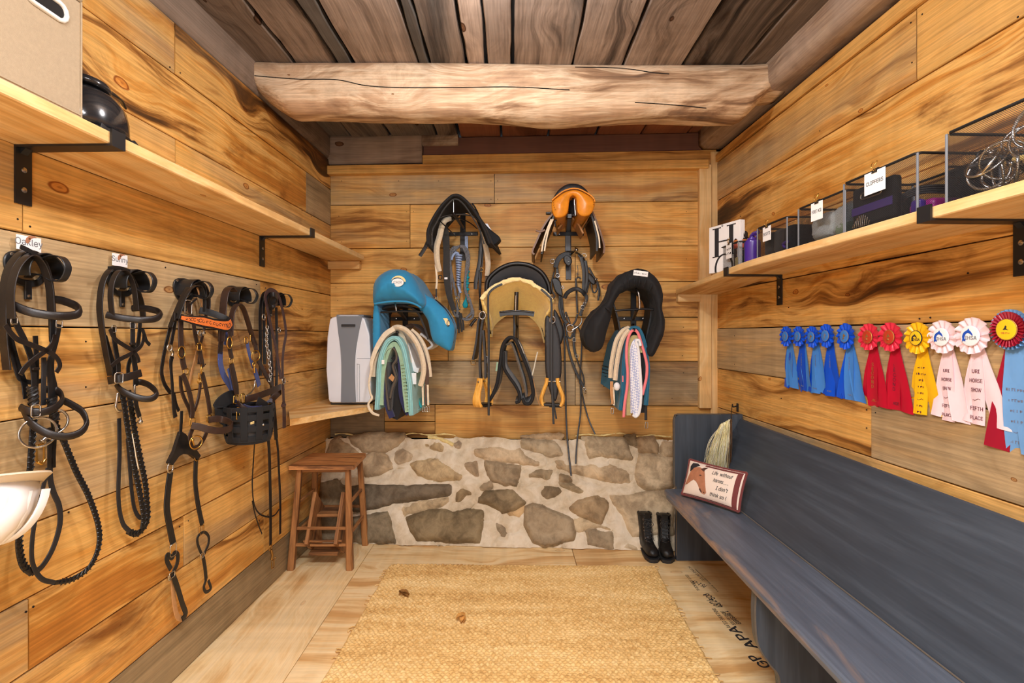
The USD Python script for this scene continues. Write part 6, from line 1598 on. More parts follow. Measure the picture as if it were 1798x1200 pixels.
# reins coiled on the peg
rp = thing('rope_bundle', 'bundle of braided grey rope reins hung on a peg at upper left', 'rope', at=BP(800, 480, .15))
def braid(P, r, d, strands=3, turns=2.6, mat='rope_grey', node=None, name='rope', n=10):
    C = spline([BP(q[0], q[1], q[2] if len(q) > 2 else d) for q in P], n)
    L = np.concatenate([[0], np.cumsum(np.linalg.norm(np.diff(C, axis=0), axis=1))])
    s = np.linspace(0, L[-1], max(30, int(L[-1] / .006))); C = np.stack([np.interp(s, L, C[:, k]) for k in range(3)], 1)
    T = tangents(C); A = np.array([unit(np.cross(t, NB)) for t in T]); Bn = np.cross(T, A)
    ms = []
    for k in range(strands):
        ph = s / (r * turns * 2) * 2 + k * 2 * np.pi / strands
        ms.append(tube(C + A * (r * .5 * np.cos(ph))[:, None] + Bn * (r * .5 * np.sin(ph))[:, None], r * .58, 5))
    part(node, name, cat(ms), mat, True, label=None, kind=None)
for P in ([(806, 433), (797, 440), (791, 452), (792, 475), (797, 500), (802, 525), (806, 545)], [(806, 433), (795, 436), (788, 450), (790, 480), (792, 505), (792, 530), (798, 552), (806, 556)],
          [(808, 433), (815, 438), (820, 455), (818, 480), (816, 505), (822, 525), (830, 545), (830, 556), (822, 562), (812, 560)], [(806, 432), (816, 434), (823, 448), (822, 470), (817, 490), (818, 512), (826, 530), (828, 548), (818, 560)], [(800, 440), (803, 470), (808, 500), (804, 530), (803, 556)]):
    braid(P, .0085, .11, node=rp)
for P in ([(803, 545), (805, 565), (806, 585)], [(806, 548), (809, 566), (811, 583)], [(800, 548), (803, 562), (804, 578)], [(809, 550), (813, 566), (814, 580)]):
    S(rp, 'popper', 'fabric_charcoal', P, .012, .11, wall='back')
part(rp, 'snap', cat(ring(BP(802, 523, .12), NB, .011, .003), tube(np.array([BP(803, 528, .12), BP(807, 543, .12)]), .005, 6)), 'brass_dull', True)
rb = thing('lead_rope', 'pale blue lead rope wound in a tapering coil inside the grey ropes', 'rope', at=BP(806, 470, .13))
m = []
for k in range(13):
    y = 448 + k * 4.3; w = .034 * (1 - k * .052); x = 806 - .12 * k
    m.append(tube(spline([BP(x, y, .125) - TB * w * .5, BP(x, y, .145), BP(x, y + 1, .125) + TB * w * .5, BP(x, y + 1, .105)], 5, True), .0065, 6, True))
part(rb, 'coil', cat(m), 'rope_light', True, kind='stuff')
part(rb, 'tail', tube(spline([BP(x, y, .12) for x, y in ((806, 446), (800, 444), (795, 450), (793, 457))], 6), .0075, 8), 'rope_light', True)
part(rb, 'end', tube(spline([BP(x, y, .125) for x, y in ((804, 500), (807, 510), (809, 515))], 5), .008, 8), 'rope_light', True)
rt = thing('knotted_rope', 'short teal knotted rope hanging beside the grey ropes', 'rope', at=BP(820, 500, .1))
m = []
for k, y in enumerate(np.arange(472, 522, 5.2)):
    m.append(ball(BP(820.5 - .12 * k + (1 if k % 2 else -.6), y, .10), .0135, 2, (1, .8, .75)))
part(rt, 'knots', cat(m), 'rope_teal', True, kind='stuff')
part(rt, 'tassel', lathe(BP(817, 541, .10), (0, 0, 1), [(0, .012), (.02, .019), (.04, .012), (.055, .004)], 14), 'rope_teal', True)
part(rt, 'core', tube(spline([BP(x, y, .10) for x, y in ((822, 460), (820, 500), (818, 530))], 5), .006, 6), 'rope_teal', True)
S(rt, 'webbing', 'rope_light', [(819, 415, .09), (819, 432, .09), (820, 452, .10), (821, 466, .10)], [.022, .02, .016, .012], wall='back')

# ---- 2: tan saddle
RK, f, zm = rack(998, 378, 411.5, 492, 'black saddle rack under the tan saddle at upper right')
part(RK, 'front_hoop', tube(spline([BP(x, y, .44) for x, y in ((975, 398), (975, 388), (984, 383), (1005, 378), (1025, 377), (1038, 381), (1044, 388), (1048, 402), (1052, 436))], 6), .0045, 8), 'rack_black', True)
for P in (((1039, 383), (1028, 395), (1022, 408)), ((976, 386), (985, 394), (978, 408))):
    part(RK, 'brace', tube(spline([BP(P[0][0], P[0][1], .43), BP(P[1][0], P[1][1], .3), BP(P[2][0], P[2][1], .02)], 4), .004, 6), 'rack_black', True)
part(RK, 'arm', rbox((BP(1000, 380, .44) + BP(998, 402, .02)) / 2, (.03, .44, .03), (TB, unit(BP(1000, 380, .44) - BP(998, 402, .02)), unit(np.cross(TB, BP(1000, 380, .44) - BP(998, 402, .02)))), .004, 1), 'rack_black', 40)
part(RK, 'post', tube(np.array([BP(1010, 380, .44), BP(1007, 348, .44)]), .008, 8), 'rack_black', True)
part(RK, 'post_glint', tube(np.array([BP(1011, 379, .449), BP(1008, 350, .449)]), .003, 6), 'steel', True)
part(RK, 'lower_strip', rbox(f(-.005, BP(996, 428)[2], .012), (.034, .006, BP(996, 415)[2] - BP(996, 442)[2]), (TB, NB, ZUP), .002, 1), 'plastic_grey', 40)
part(RK, 'peg', cat(cyl(BP(1004, 446, .01), BP(1011, 440, .10), .008), ball(BP(1012, 439, .10), .013)), 'steel', True)
sd = thing('english_saddle', 'tan leather english saddle with a black seat on the upper right rack', 'saddle', at=BP(1006, 370, .25))
CANT = [(972, 348), (975, 341), (982, 332), (994, 324), (1006, 322), (1018, 324), (1028, 331), (1034, 339), (1038, 348), (1026, 346), (1006, 340), (986, 344)]
part(sd, 'seat', puff(CANT, .49, .10, .010, 6, dome=.02), 'leather_soft_black', 60)
LOBE = [(969, 354), (976, 347), (988, 338), (998, 334), (1007, 332.5), (1018, 334), (1030, 340), (1041, 348), (1045, 357), (1042, 368), (1036, 377), (1024, 380), (1015, 374), (1013, 362), (1012, 348), (1007, 343), (1001, 347), (999, 360), (997, 372), (990, 380), (976, 382), (969, 370)]
def tp(v, k):                                              # the panels narrow towards the front of the saddle
    c = v[:, 0].mean(); v[:, 0] = c + (v[:, 0] - c) * (1 - .22 * (1 - k)); return v
part(sd, 'panels', puff(LOBE, .50, .14, .008, 5, True, tp, .03), 'leather_tan', 70)
part(sd, 'panel_piping', edge_tube([(969, 352), (976, 345.5), (988, 336.5), (998, 332.5), (1007, 331), (1018, 332.5), (1030, 338.5), (1041, 346.5), (1045, 355)], .515, .0042), 'leather_tan', True)
part(sd, 'gullet', puff([(1002, 346), (1007, 343), (1012, 346), (1013, 372), (1000, 374)], .40, .34, .010, 2), 'dark_gap', 60)
part(sd, 'stitches', cat([tube(np.array([BP(x, y, .522), BP(x + 1.6, y - 1.4, .520)]), .0012, 5) for x, y in ((971, 357), (971.5, 361), (972.5, 365), (974, 369), (1041, 352), (1042, 356), (1041.5, 360))]), 'leather_black', True, kind='stuff')
def flap(P, dF, dB, t, mat, name, curl=.0):
    part(sd, name, fold(P, dF, dB, t, 8, 0.04, 8, .0, .004, 5), mat, 50)
flap([(972, 374), (962, 386), (952, 402), (943, 422), (935, 441), (938, 447)], .44, .08, .010, 'leather_flap', 'flap')
flap([(974, 376), (968, 392), (960, 412), (954, 430), (951, 446)], .46, .12, .010, 'leather_black', 'sweat_flap')
flap([(1040, 372), (1048, 390), (1055, 410), (1061, 432), (1060, 445)], .44, .08, .010, 'leather_flap', 'flap')
flap([(1038, 376), (1043, 394), (1047, 412), (1048, 428), (1048, 441)], .46, .12, .010, 'leather_black', 'sweat_flap')
for P in ([(968, 385), (960, 405), (954, 425), (951, 442)], [(971, 385), (964, 402), (959, 422), (956, 441)], [(1044, 388), (1048, 402), (1052, 420), (1053, 436)]):
    S(sd, 'billet', 'fabric_cream', [(x, y, .478) for x, y in P], .009, wall='back', t=.004)
part(sd, 'stirrup_bar', rbox(BP(963, 375, .40), (.03, .03, .012), (TB, NB, ZUP), .004), 'iron_black')
S(sd, 'keeper', 'leather_flap', [(957, 404, .44), (949, 407, .44), (941, 405, .44)], .012, wall='back', t=.006)
part(sd, 'belly', fold([(980, 402), (990, 390), (1000, 384), (1010, 386), (1018, 398), (1024, 410)], .30, .12, .01), 'leather_raw', 50)

# black driving bridle under the tan saddle
hb_ = thing('driving_bridle', 'black driving bridle with blinkers, chains and long reins under the tan saddle', 'bridle', at=BP(1005, 500, .08))
Sb = lambda name, mat, P, w, d=.07, mode='flat', t=.005, bulge=0.0: S(hb_, name, mat, P, w, d, 'back', mode, t, bulge=bulge)
Sb('crownpiece', B, [(973, 478), (974, 462), (982, 449), (996, 443), (1008, 443), (1020, 449), (1028, 461), (1032, 480)], .05, .06, 'edge')
Sb('crownpiece', 'leather_soft_black', [(975, 470), (980, 456), (990, 448), (1000, 447)], .03, .1)
part(hb_, 'crown_drop', puff([(990, 452), (996, 449), (1003, 453), (1004, 462), (998, 467), (991, 461)], .115, .10, .01, 2), B, 60)
part(hb_, 'rivet', cat(ball(BP(994.5, 453.5, .118), .004, 1), ball(BP(999, 459.5, .118), .004, 1), ball(BP(998, 491, .03), .004, 1)), 'steel', True, kind='stuff')
part(hb_, 'rein_ring', ring(BP(970, 459, .08), NB, .014, .0022), 'steel', True)
part(hb_, 'rein_ring', ring(BP(1025.5, 449, .08), NB, .014, .0022), 'steel', True)
part(hb_, 'blinker', puff([(970, 490), (976, 488), (984, 495), (988, 518), (984, 520), (976, 514), (972, 503)], .10, .085, .01, 3), B, 60)
part(hb_, 'blinker', puff([(1030, 478), (1038, 482), (1046, 492), (1044, 500), (1037, 497), (1031, 488)], .08, .065, .01, 3), B, 60)
for P, w in (([(973, 478), (969, 495), (969, 510), (974, 520), (970, 524)], .010), ([(978, 470), (980, 500), (983, 520), (987, 545), (992, 562)], .018), ([(982, 500), (986, 525), (988, 545)], .016), ([(985, 520), (983, 540), (990, 560), (996, 568)], .02),
             ([(1020, 452), (1025, 475), (1025, 500), (1025, 512)], .022), ([(1028, 458), (1031, 480), (1030, 500), (1026, 514)], .018), ([(1015, 448), (1024, 458), (1030, 470)], .012), ([(1011, 490), (1012, 510), (1013, 535), (1014, 550)], .012), ([(1010, 492), (1015, 487), (1020, 490)], .01),
             ([(1034, 470), (1042, 485), (1050, 498), (1052, 515), (1050, 528)], .012), ([(1038, 490), (1040, 510), (1045, 514), (1049, 505), (1048, 496)], .010), ([(1044, 495), (1052, 505), (1053, 520)], .010), ([(1038, 478), (1034, 498), (1030, 515)], .009)):
    Sb('strap', B, P, w, .065 if w < .015 else .085)
Sb('noseband', 'leather_soft_black', [(991, 524, .09), (996, 515, .10), (1005, 509, .11), (1014, 508, .12), (1022, 512, .12), (1027, 518, .11)], .026, .1, 'flat', .007, .003)
for P, w in (([(1027, 516), (1030, 524), (1026, 535), (1022, 545), (1019, 555)], .022), ([(993, 548), (998, 560), (1003, 572), (1010, 565), (1014, 552)], .012), ([(990, 560), (994, 575), (996, 590), (1002, 594), (1006, 585)], .012)):
    Sb('strap', B, P, w, .08)
for c, r, nn_ in (((1001, 577), .024, NB), ((995, 556), .012, unit(NB + TB)), ((1023, 540), .012, NB), ((979, 484), .012, NB), ((1014, 482), .008, unit(NB + TB)), ((988, 505), .008, NB), ((1027, 532), .010, unit(NB - TB)), ((1047, 491), .010, unit(NB + TB))):
    part(hb_, 'ring', ring(BP(*c, .10), nn_, r, .0028), 'steel', True)
part(hb_, 'bit', cat(tube(spline([BP(x, y, .10) for x, y in ((1004, 580), (1010, 577), (1016, 573))], 5), .006, 8), tube(spline([BP(x, y, .10) for x, y in ((1016, 573), (1021, 566), (1021, 558))], 5), .0055, 8)), 'steel', True)
for P in ([(1014, 468), (1015, 476), (1014, 484)], [(1028, 528), (1026, 540), (1022, 550)], [(992, 552), (997, 562), (1001, 568)]):
    C = spline([BP(x, y, .1) for x, y in P], 6); ms = [ring(C[k], NB if k % 2 else TB, .007, .002, 10, 5, up=ZUP) for k in range(0, len(C), 2)]
    part(hb_, 'curb_chain', cat(ms), 'steel', True, kind='stuff')
for P, w in (([(1010, 572), (1008, 590), (1008, 610), (1012, 628)], .016), ([(1015, 574), (1021, 592), (1021, 620), (1019, 650), (1018, 674)], .010), ([(1012, 628), (1018, 645), (1024, 660), (1026, 676)], .009),
             ([(990, 568), (991, 600), (992, 640), (993, 690), (994, 730, .07), (996, 770, .11), (999, 800, .15), (1003, 836, .19)], .011), ([(994, 590), (1000, 620), (1010, 650), (1022, 674), (1025, 680)], .016),
             ([(1019, 674), (1020, 700), (1019, 730, .06), (1015, 760, .10), (1012, 790, .14), (1011, 815, .17)], .010), ([(1020, 680), (1026, 710), (1034, 738, .07), (1045, 763, .11)], .010)):
    Sb('rein', B, P, w, .05, t=.004)
part(hb_, 'buckle', rectring(BP(1008, 597, .056), TB, ZUP, .009, .012, .002), 'steel', True)
part(hb_, 'buckle', rectring(BP(1013, 626, .056), TB, ZUP, .010, .008, .002), 'steel', True)
part(hb_, 'billet_clip', cat(ring(BP(1026, 683, .055), NB, .009, .0024), ring(BP(1028, 689, .055), unit(NB + TB), .009, .0024)), 'steel', True)

# ---- 3: endurance saddle with fleece and wooden stirrups
RK, f, zm = rack(906, 520, 548, 600, 'black saddle rack under the fleece-lined saddle in the middle')
part(RK, 'front_hoop', strap(spline([BP(x, y, .44) for x, y in ((877, 552), (888, 550), (906, 549.5), (925, 550), (938, 552))], 6), .03, .006, wdir=ZUP), 'rack_black', 50)
part(RK, 'front_bar', tube(spline([BP(x, y, .45) for x, y in ((878, 548), (892, 547), (906, 546), (922, 547), (937, 549))], 6), .004, 8), 'rack_black', True)
part(RK, 'post', tube(np.array([BP(906, 547, .44), BP(907, 513, .44)]), .013, 10), 'rack_black', True)
part(RK, 'post_glint', tube(np.array([BP(905.3, 546, .453), BP(905.8, 519, .453)]), .0035, 6), 'steel', True)
part(RK, 'arm', tube(np.array([BP(906, 549, .44), BP(908, 572, .02)]), .011, 8), 'rack_black', True)
part(RK, 'lower_arm', tube(spline([BP(907, 555, .03), BP(908, 575, .06), BP(907, 590, .30), BP(907, 596, .42)], 6), .009, 8), 'rack_black', True)
es = thing('endurance_saddle', 'black saddle lined with golden fleece, with wooden stirrups, in the middle', 'saddle', at=BP(907, 500, .3))
OUT = [(854, 512), (857, 492), (872, 476), (891, 466), (910, 463), (932, 467), (951, 479), (962, 497), (966, 517)]
INN = [(862, 512), (876, 500), (895, 492), (910, 490), (926, 494), (943, 503), (958, 517)]
cant = spoly
poly = plane_poly([tuple(q[:2]) for q in spline([(x, y, 0) for x, y in OUT], 6)] + [tuple(q[:2]) for q in spline([(x, y, 0) for x, y in INN], 6)][::-1], .42)
cs = ring_cs(poly)
mm = m3.Manifold.extrude(cs, .16, 10).refine_to_length(.014).to_mesh()
v = np.asarray(mm.vert_properties[:, :3]).copy()
c0 = ws('back', BP(910, 520, .42)); rr = np.hypot(v[:, 0] - c0, v[:, 1] - BP(910, 520, .42)[2])
dish = .05 * np.clip(1 - rr / .185, 0, 1)
part(es, 'cantle', TM(PB0 + v[:, :1] * TB + v[:, 1:2] * ZUP + ((.26 + v[:, 2:3]) - (v[:, 2:3] > .15) * dish[:, None]) * NB, mm.tri_verts), 'leather_soft_black', 60)
part(es, 'cantle_roll', edge_tube(OUT, .425, .0125), 'leather_black', True)
FL = [(846, 526), (851, 518), (862, 508), (876, 500), (895, 492.5), (910, 491), (926, 495), (943, 504), (958, 515), (969, 527)]
FB = [(862, 592), (864, 576), (871, 566), (882, 557), (895, 549), (907, 543), (919, 548), (932, 556), (943, 566), (951, 580), (957, 602)]
C1 = [BP(x, y, .50) for x, y in FL]; C2 = [BP(x, y, .36) for x, y in [(853, 558), (857, 546), (866, 535), (880, 526), (896, 518), (909, 514), (923, 518), (938, 526), (951, 537), (960, 550), (964, 564)]]; C3 = [BP(x, y, .22) for x, y in FB]
part(es, 'fleece_lining', loft([C1, C2, C3], 40, 10, .02), 'fleece_gold', 60)
ft = edge_tube(FL, .503, .0125)
part(es, 'fleece_edge', jitter(TM(*[np.asarray(q) for q in (ft.subdivide().vertices, ft.subdivide().faces)]), .007, 45, 3), 'fleece_edge', True)
for P in ([(846, 526, .5), (851, 540, .47), (860, 558, .40), (863, 580, .3)], [(969, 527, .5), (967, 540, .47), (958, 560, .40), (957, 590, .3)]):
    C = spline([BP(*q) for q in P], 10); part(es, 'fleece_edge', jitter(tube(C, .009, 10), .005, 50, 4), 'fleece_gold', True)
part(es, 'skirt', loft([[p + ZUP * .018 - NB * .02 for p in C1], [p + ZUP * .018 for p in C2], [p + ZUP * .018 + NB*.03 for p in C3]], 30, 6, .008), 'leather_black', 50)
S(es, 'piping_strap', B, [(858, 730, .50), (858, 690, .50), (858, 640, .5), (858, 580, .51), (857, 530, .52), (859, 515, .52), (868, 506, .52), (882, 499, .52)], .012, wall='back', t=.004)
S(es, 'piping_strap', B, [(950, 508, .52), (962, 519, .52), (968, 530, .52), (968, 580, .51), (968, 650, .5), (970, 700, .5), (972, 745, .5)], .012, wall='back', t=.004)
S(es, 'piping_strap', B, [(970, 690, .49), (974, 720, .49), (977, 736, .49)], .010, wall='back', t=.004)
# fenders
for P, d0, d1, nm in (([(853, 545), (846, 570), (843, 610), (842, 640), (844, 672)], .40, .34, 'fender'), ([(846, 548), (840, 565), (836, 600), (830, 632)], .30, .10, 'fender'), ([(848, 580), (850, 610), (852, 640), (852, 665)], .44, .38, 'fender')):
    part(es, nm, fold(P, d0, d1, .012, 8, 0, 6), 'leather_soft_black', 50)
part(es, 'fender', puff([(957, 560), (966, 557), (978, 575), (985, 610), (986, 652), (983, 672), (976, 705), (966, 690), (958, 655), (957, 610)], .44, .415, .014, 3), 'leather_soft_black', 60)
part(es, 'fender', puff([(972, 545), (982, 556), (989, 575), (990, 590), (984, 606), (975, 600)], .36, .34, .014, 3), 'leather_black', 60)
part(es, 'girth_buckle', rectring(BP(831, 637, .2), TB, ZUP, .014, .014, .003), 'brass_dull', True)
part(es, 'rigging_ring', ring(BP(847, 554, .45), NB, .022, .0035, squash=.8), 'steel', True)
part(es, 'rigging_ring', ring(BP(970, 562, .45), NB, .019, .0035, squash=.8), 'steel', True)
S(es, 'latigo', B, [(842, 475, .30), (842, 510, .34), (844, 535, .40), (846, 548, .45)], .012, wall='back')
S(es, 'saddle_string', B, [(836, 560, .35), (830, 567, .35), (826, 573, .35)], .016, wall='back', t=.012)
part(es, 'hardware', cat(rectring(BP(853.5, 632, .40), TB, ZUP, .007, .02, .003), rectring(BP(855, 650, .40), TB, ZUP, .006, .02, .003)), 'steel', True, kind='stuff')
def stirrup(cx, y0, y1, d, rot, lab):
    top, bot = BP(cx, y0, d), BP(cx, y1, d); h = top[2] - bot[2]
    x = TB * math.cos(rot) + NB * math.sin(rot); y = np.cross(ZUP, x)
    st_ = [(-.030, h), (-.034, h * .8), (-.052, h * .5), (-.062, h * .28), (-.058, h * .1), (-.046, 0.0)]
    for sgn in (-1, 1):
        P = [bot + x * (-sgn * a) * -1 * 1.0 + ZUP * b for a, b in st_]
        P = [bot + x * (sgn * -a) + ZUP * b for a, b in st_]
        C = spline(P, 8)
        m = strap(C, np.interp(np.linspace(0, 1, len(C)), [0, .4, .75, 1], [.040, .044, .058, .062]), .020, wdir=y)
        part(es, 'stirrup_side', m, 'stirrup_wood', False, pc=np.asarray(m.vertices) @ np.stack([ZUP, x, y]).T, tone=(-.3, 1, 1.05), label='bent wooden stirrup side')
    part(es, 'stirrup_tread', rbox(bot + ZUP * .004, (.10, .06, .016), (x, y, ZUP), .005), 'leather_black')
    part(es, 'stirrup_bolt', cat(cyl(top - x * .045 - ZUP * .02, top + x * .045 - ZUP * .02, .006, 10)), 'steel', True)
    part(es, 'stirrup_cap', rbox(bot + x * .02 - ZUP * .006, (.07, .058, .006), (x, y, ZUP), .002, 1), 'iron_black')
stirrup(848, 664, 712, .44, -1.05, '')
stirrup(970, 664, 712, .44, .18, '')

pd = thing('folded_pad', 'charcoal folded saddle pad hanging below the fleece-lined saddle', 'pad', at=BP(905, 640, .25))
part(pd, 'outer_fold', fold([(859, 704), (866, 692), (873, 672), (878, 640), (882, 610), (890, 596), (899, 593), (907, 600), (918, 626), (928, 652), (934, 675), (936, 695), (931, 708), (922, 709), (917, 700)], .42, .12, .016, 8, 0, 8, 0, .012, 2), 'fabric_charcoal', 60)
part(pd, 'inner_fold', fold([(884, 618), (885, 645), (894, 662), (904, 676), (911, 690), (912, 704), (905, 708)], .42, .14, .016, 8, 0, 8, 0, .012, 4), 'fabric_taupe', 60)
part(pd, 'lining', fold([(888, 606), (897, 603), (904, 620), (912, 645), (920, 672), (924, 698)], .40, .14, .010, 8, 0, 8, 0, .01, 5), 'fabric_taupe', 60)
part(pd, 'binding', edge_tube([(859, 704), (866, 692), (873, 672), (878, 640), (882, 610), (890, 596), (899, 593), (907, 600), (918, 626), (928, 652), (934, 675), (936, 695), (931, 708), (922, 709), (917, 700)], .424, .010), 'fabric_black', True)
part(pd, 'binding', edge_tube([(884, 618), (885, 645), (894, 662), (904, 676), (911, 690), (912, 704), (905, 708)], .424, .009), 'fabric_black', True)
S(pd, 'reflective_trim', 'fabric_cream', [(893, 593, .40), (903, 594, .37), (912, 606, .35), (919, 622, .34)], .014, wall='back')
S(pd, 'elastic', 'fabric_cream', [(944, 618, .30), (941, 630, .30), (938, 645, .30), (934, 660, .32)], .008, wall='back')
S(pd, 'cord', 'leather_raw', [(936, 665, .36), (940, 685, .36), (945, 705, .36), (948, 712, .36)], .005, wall='back')
part(pd, 'tag', sheet(np.array([[BP(x + dx, y, .40) for dx in (0, 3)] for x, y in ((872, 636), (871, 644), (870, 652))]), .002), 'fabric_mint', 60)

# ---- 4: blue covered saddle
RK, f, zm = rack(712, 520, 560, 640, 'black saddle rack inside the blue saddle cover')
part(RK, 'front_hoop', tube(spline([BP(x, y, .42) for x, y in ((668, 549), (680, 548), (700, 547), (722, 547), (742, 548))], 6), .006, 8), 'rack_black', True)
part(RK, 'post', tube(spline([BP(696, 547, .42), BP(695, 540, .42), BP(693, 526, .40)], 4), .0055, 8), 'steel', True)
part(RK, 'arm', tube(np.array([BP(700, 547, .42), BP(712, 560, .02)]), .011, 8), 'rack_black', True)
part(RK, 'lower_arm', tube(spline([BP(712, 575, .03), BP(705, 585, .1), BP(697, 584, .44)], 6), .009, 8), 'rack_black', True)
bc = thing('covered_saddle', 'saddle under a bright blue fabric cover at left, with a round white badge', 'saddle', at=BP(705, 510, .3))
BLU = [(655, 533), (654.5, 508), (658, 494), (666, 483), (678, 475), (690, 472), (702, 472.5), (713, 476), (722, 484), (730, 496), (737, 508), (745, 522), (746, 535), (738, 540), (730, 536), (716, 532), (700, 531), (680, 531.5), (664, 534)]
part(bc, 'cover', puff(BLU, .44, .10, .012, 12, dome=.11, wr=.012), 'fabric_blue', 70)
part(bc, 'cover_gather', edge_tube([(657, 534), (668, 532), (684, 530), (700, 529.5), (716, 530.5), (730, 535), (740, 541)], .485, .006), 'fabric_blue', True)
WR = [(741, 516), (752, 521), (764, 528), (776, 538), (787, 552), (795, 568), (797, 580), (795, 600), (791, 615), (782, 615), (770, 608), (760, 599), (754, 582), (750, 564), (744, 552), (736, 541)]
part(bc, 'flap_cover', puff(WR, .38, .26, .012, 8, dome=.05, wr=.012), 'fabric_blue', 70)
part(bc, 'flap_cover', puff([(656, 530), (662, 536), (666, 560), (666, 600), (660, 620), (654, 616), (653, 575)], .42, .20, .016, 5), 'fabric_blue', 70)
part(bc, 'underside', fold([(664, 610), (664, 570), (668, 545), (690, 538), (712, 538), (732, 548), (744, 572), (752, 596)], .34, .10, .012), 'leather_black', 50)
def emblem(node, cx, cy, d):
    c = BP(cx, cy, d); e = sg.Point(0, 0).buffer(1, 24)
    import shapely.affinity as sa
    ov = sa.scale(e, .034, .023); cr = sa.translate(sa.scale(e, .042, .036), .004, .003).difference(sa.translate(sa.scale(e, .040, .033), -.002, -.005)).intersection(sg.box(-1, .004, 1, 1))
    k = (TB, unit(ZUP + .35 * -NB * -0), NB, c)
    part(node, 'badge', prism(ov, k, .004), 'paper', label='oval white badge')
    part(node, 'badge_crescent', prism(cr, k, .003), 'fleece_edge', label='pale yellow crescent over the badge')
    part(node, 'badge_lettering', text('CAIR', .014, c + NB * .0042 - ZUP * .006, TB, ZUP, NB, .0006, center=True), 'ink_grey', False)
emblem(bc, 698.5, 496.5, .530)
m = sheet(np.array([[BP(x + dx, y, .405) for dx in (0, 7)] for x, y in ((778, 559), (781, 564), (782, 571))]), .004)
part(bc, 'flap_patch', m, 'fleece_edge', 60, label='small frayed white patch')
part(bc, 'flap_ring', ring(BP(787, 568, .41), unit(NB + TB), .016, .003, squash=.6), 'steel', True)
part(bc, 'binding', edge_tube([(764, 527), (776, 537), (787, 551), (795, 567), (798, 582), (795, 602)], .35, .006), 'fabric_black', True)

# saddle pads beneath the blue saddle
GP_ = None
def ufold(name, label, items, at_, cat_='pad', group=None):
    t = thing(name, label, cat_, at=BP(*at_), group=group)
    for nm, mat, P, d0, d1, th, *rest in items:
        lab = rest[0] if rest else None
        part(t, nm, fold(P, d0, d1, th, 8, 0.03, 8, 0, .008, len(P)), mat, 60, label=lab)
    return t
AQ = [(662, 720), (664, 690), (665, 655), (670, 622), (679, 602), (691, 594), (701, 599), (709, 618), (716, 655), (720, 690), (722, 730)]
t = ufold('saddle_pad', 'aqua saddle pad with a mint quilted lining folded under the blue saddle', [('outer', 'fabric_aqua', AQ, .44, .10, .026), ('quilt_lining', 'fabric_mint', [(669, 712), (672, 660), (678, 625), (690, 605), (699, 612), (706, 640), (711, 690), (715, 724)], .43, .10, .026)], (690, 600, .3))
part(t, 'binding', edge_tube(AQ, .445, .007), 'fabric_aqua', True)
for k in range(14):
    y = 640 + k * 6; x = 707 + k * .85
    part(t, 'quilt_ridge', tube(np.array([BP(x - 3, y + 1, .436), BP(x + 4, y - 1, .436)]), .0045, 6), 'fabric_mint', True)
part(t, 'tag', sheet(np.array([[BP(x, y, .448) for x in (670, 675)] for y in (632, 640)]), .002), 'paper', 60)
NV = [(670, 655), (672, 690), (677, 710), (685, 735), (690, 733)]
t = ufold('saddle_pad', 'navy and charcoal saddle pad folded innermost under the blue saddle', [('outer', 'fabric_navy', [(688, 734), (680, 712), (674, 680), (673, 640), (677, 618), (690, 608), (700, 618), (704, 650), (705, 690), (711, 715), (718, 728)], .42, .12, .034),
    ('inner', 'fabric_charcoal', [(683, 720), (679, 690), (677, 655), (678, 622), (687, 612), (695, 617), (696, 632), (690, 642), (693, 655), (695, 665), (689, 682), (685, 700), (684, 722)], .42, .14, .020), ('inner_fold', 'fabric_black', [(690, 735), (697, 718), (699, 700), (700, 640), (692, 625)], .40, .14, .050)], (690, 650, .3))
part(t, 'binding', edge_tube([(683, 720), (679, 690), (677, 655), (678, 622), (687, 612), (695, 617), (696, 632), (690, 642), (693, 655), (695, 665), (689, 682), (685, 700)], .424, .006), 'fabric_taupe', True)
part(t, 'patch', sheet(np.array([[BP(x, y, .43) for x, y in ((682, 664), (688, 657))], [BP(x, y, .43) for x, y in ((690, 671), (693, 663))]]), .003), 'leather_raw', 60)
t = ufold('saddle_pad', 'cream saddle pad with white rolled edges draped over the aqua one', [('outer', 'fabric_cream', [(655, 662), (656, 640), (662, 618), (672, 598), (684, 585), (695, 581), (706, 590), (714, 615), (719, 645), (720, 672)], .38, .10, .026),
    ('white_roll', 'fabric_white', [(700, 583), (708, 596), (716, 612), (722, 632), (728, 648), (735, 651)], .36, .14, .028, 'white rolled edge'), ('side_panel', 'fabric_turquoise', [(721, 680), (722, 700), (722, 720)], .43, .10, .010, 'turquoise panel'), ('side_panel', 'fabric_turquoise', [(728, 678), (734, 700), (740, 716)], .30, .06, .010, 'turquoise panel')], (690, 590, .3))
part(t, 'brown_lining', fold([(712, 574), (722, 570), (733, 577), (748, 590), (756, 605)], .22, .06, .012), 'fabric_brown', 60)
part(t, 'white_fold', fold([(738, 586), (748, 594), (757, 603), (758, 608), (748, 614)], .26, .08, .012), 'fabric_white', 60)
part(t, 'lower_edge', tube(np.array([BP(722, 728, .43), BP(741, 716, .25)]), .006, 6), 'fabric_aqua', True)
part(t, 'white_panel', sheet(np.array([[BP(x, y, .40) for x in (721, 726, 731)] for y in (655, 665, 675)]), .008), 'fabric_white', 60)
t = thing('fleece_girth', 'beige fleece girth with a brown stripe draped over the pads under the blue saddle', 'girth', at=BP(730, 620, .4))
S(t, 'fleece', 'fleece_white', [(690, 577, .40), (700, 575, .42), (714, 581, .43), (729, 598, .44), (739, 620, .44), (744, 645, .44), (742, 664, .44), (738, 678, .44)], .030, wall='back', t=.016, bulge=.005)
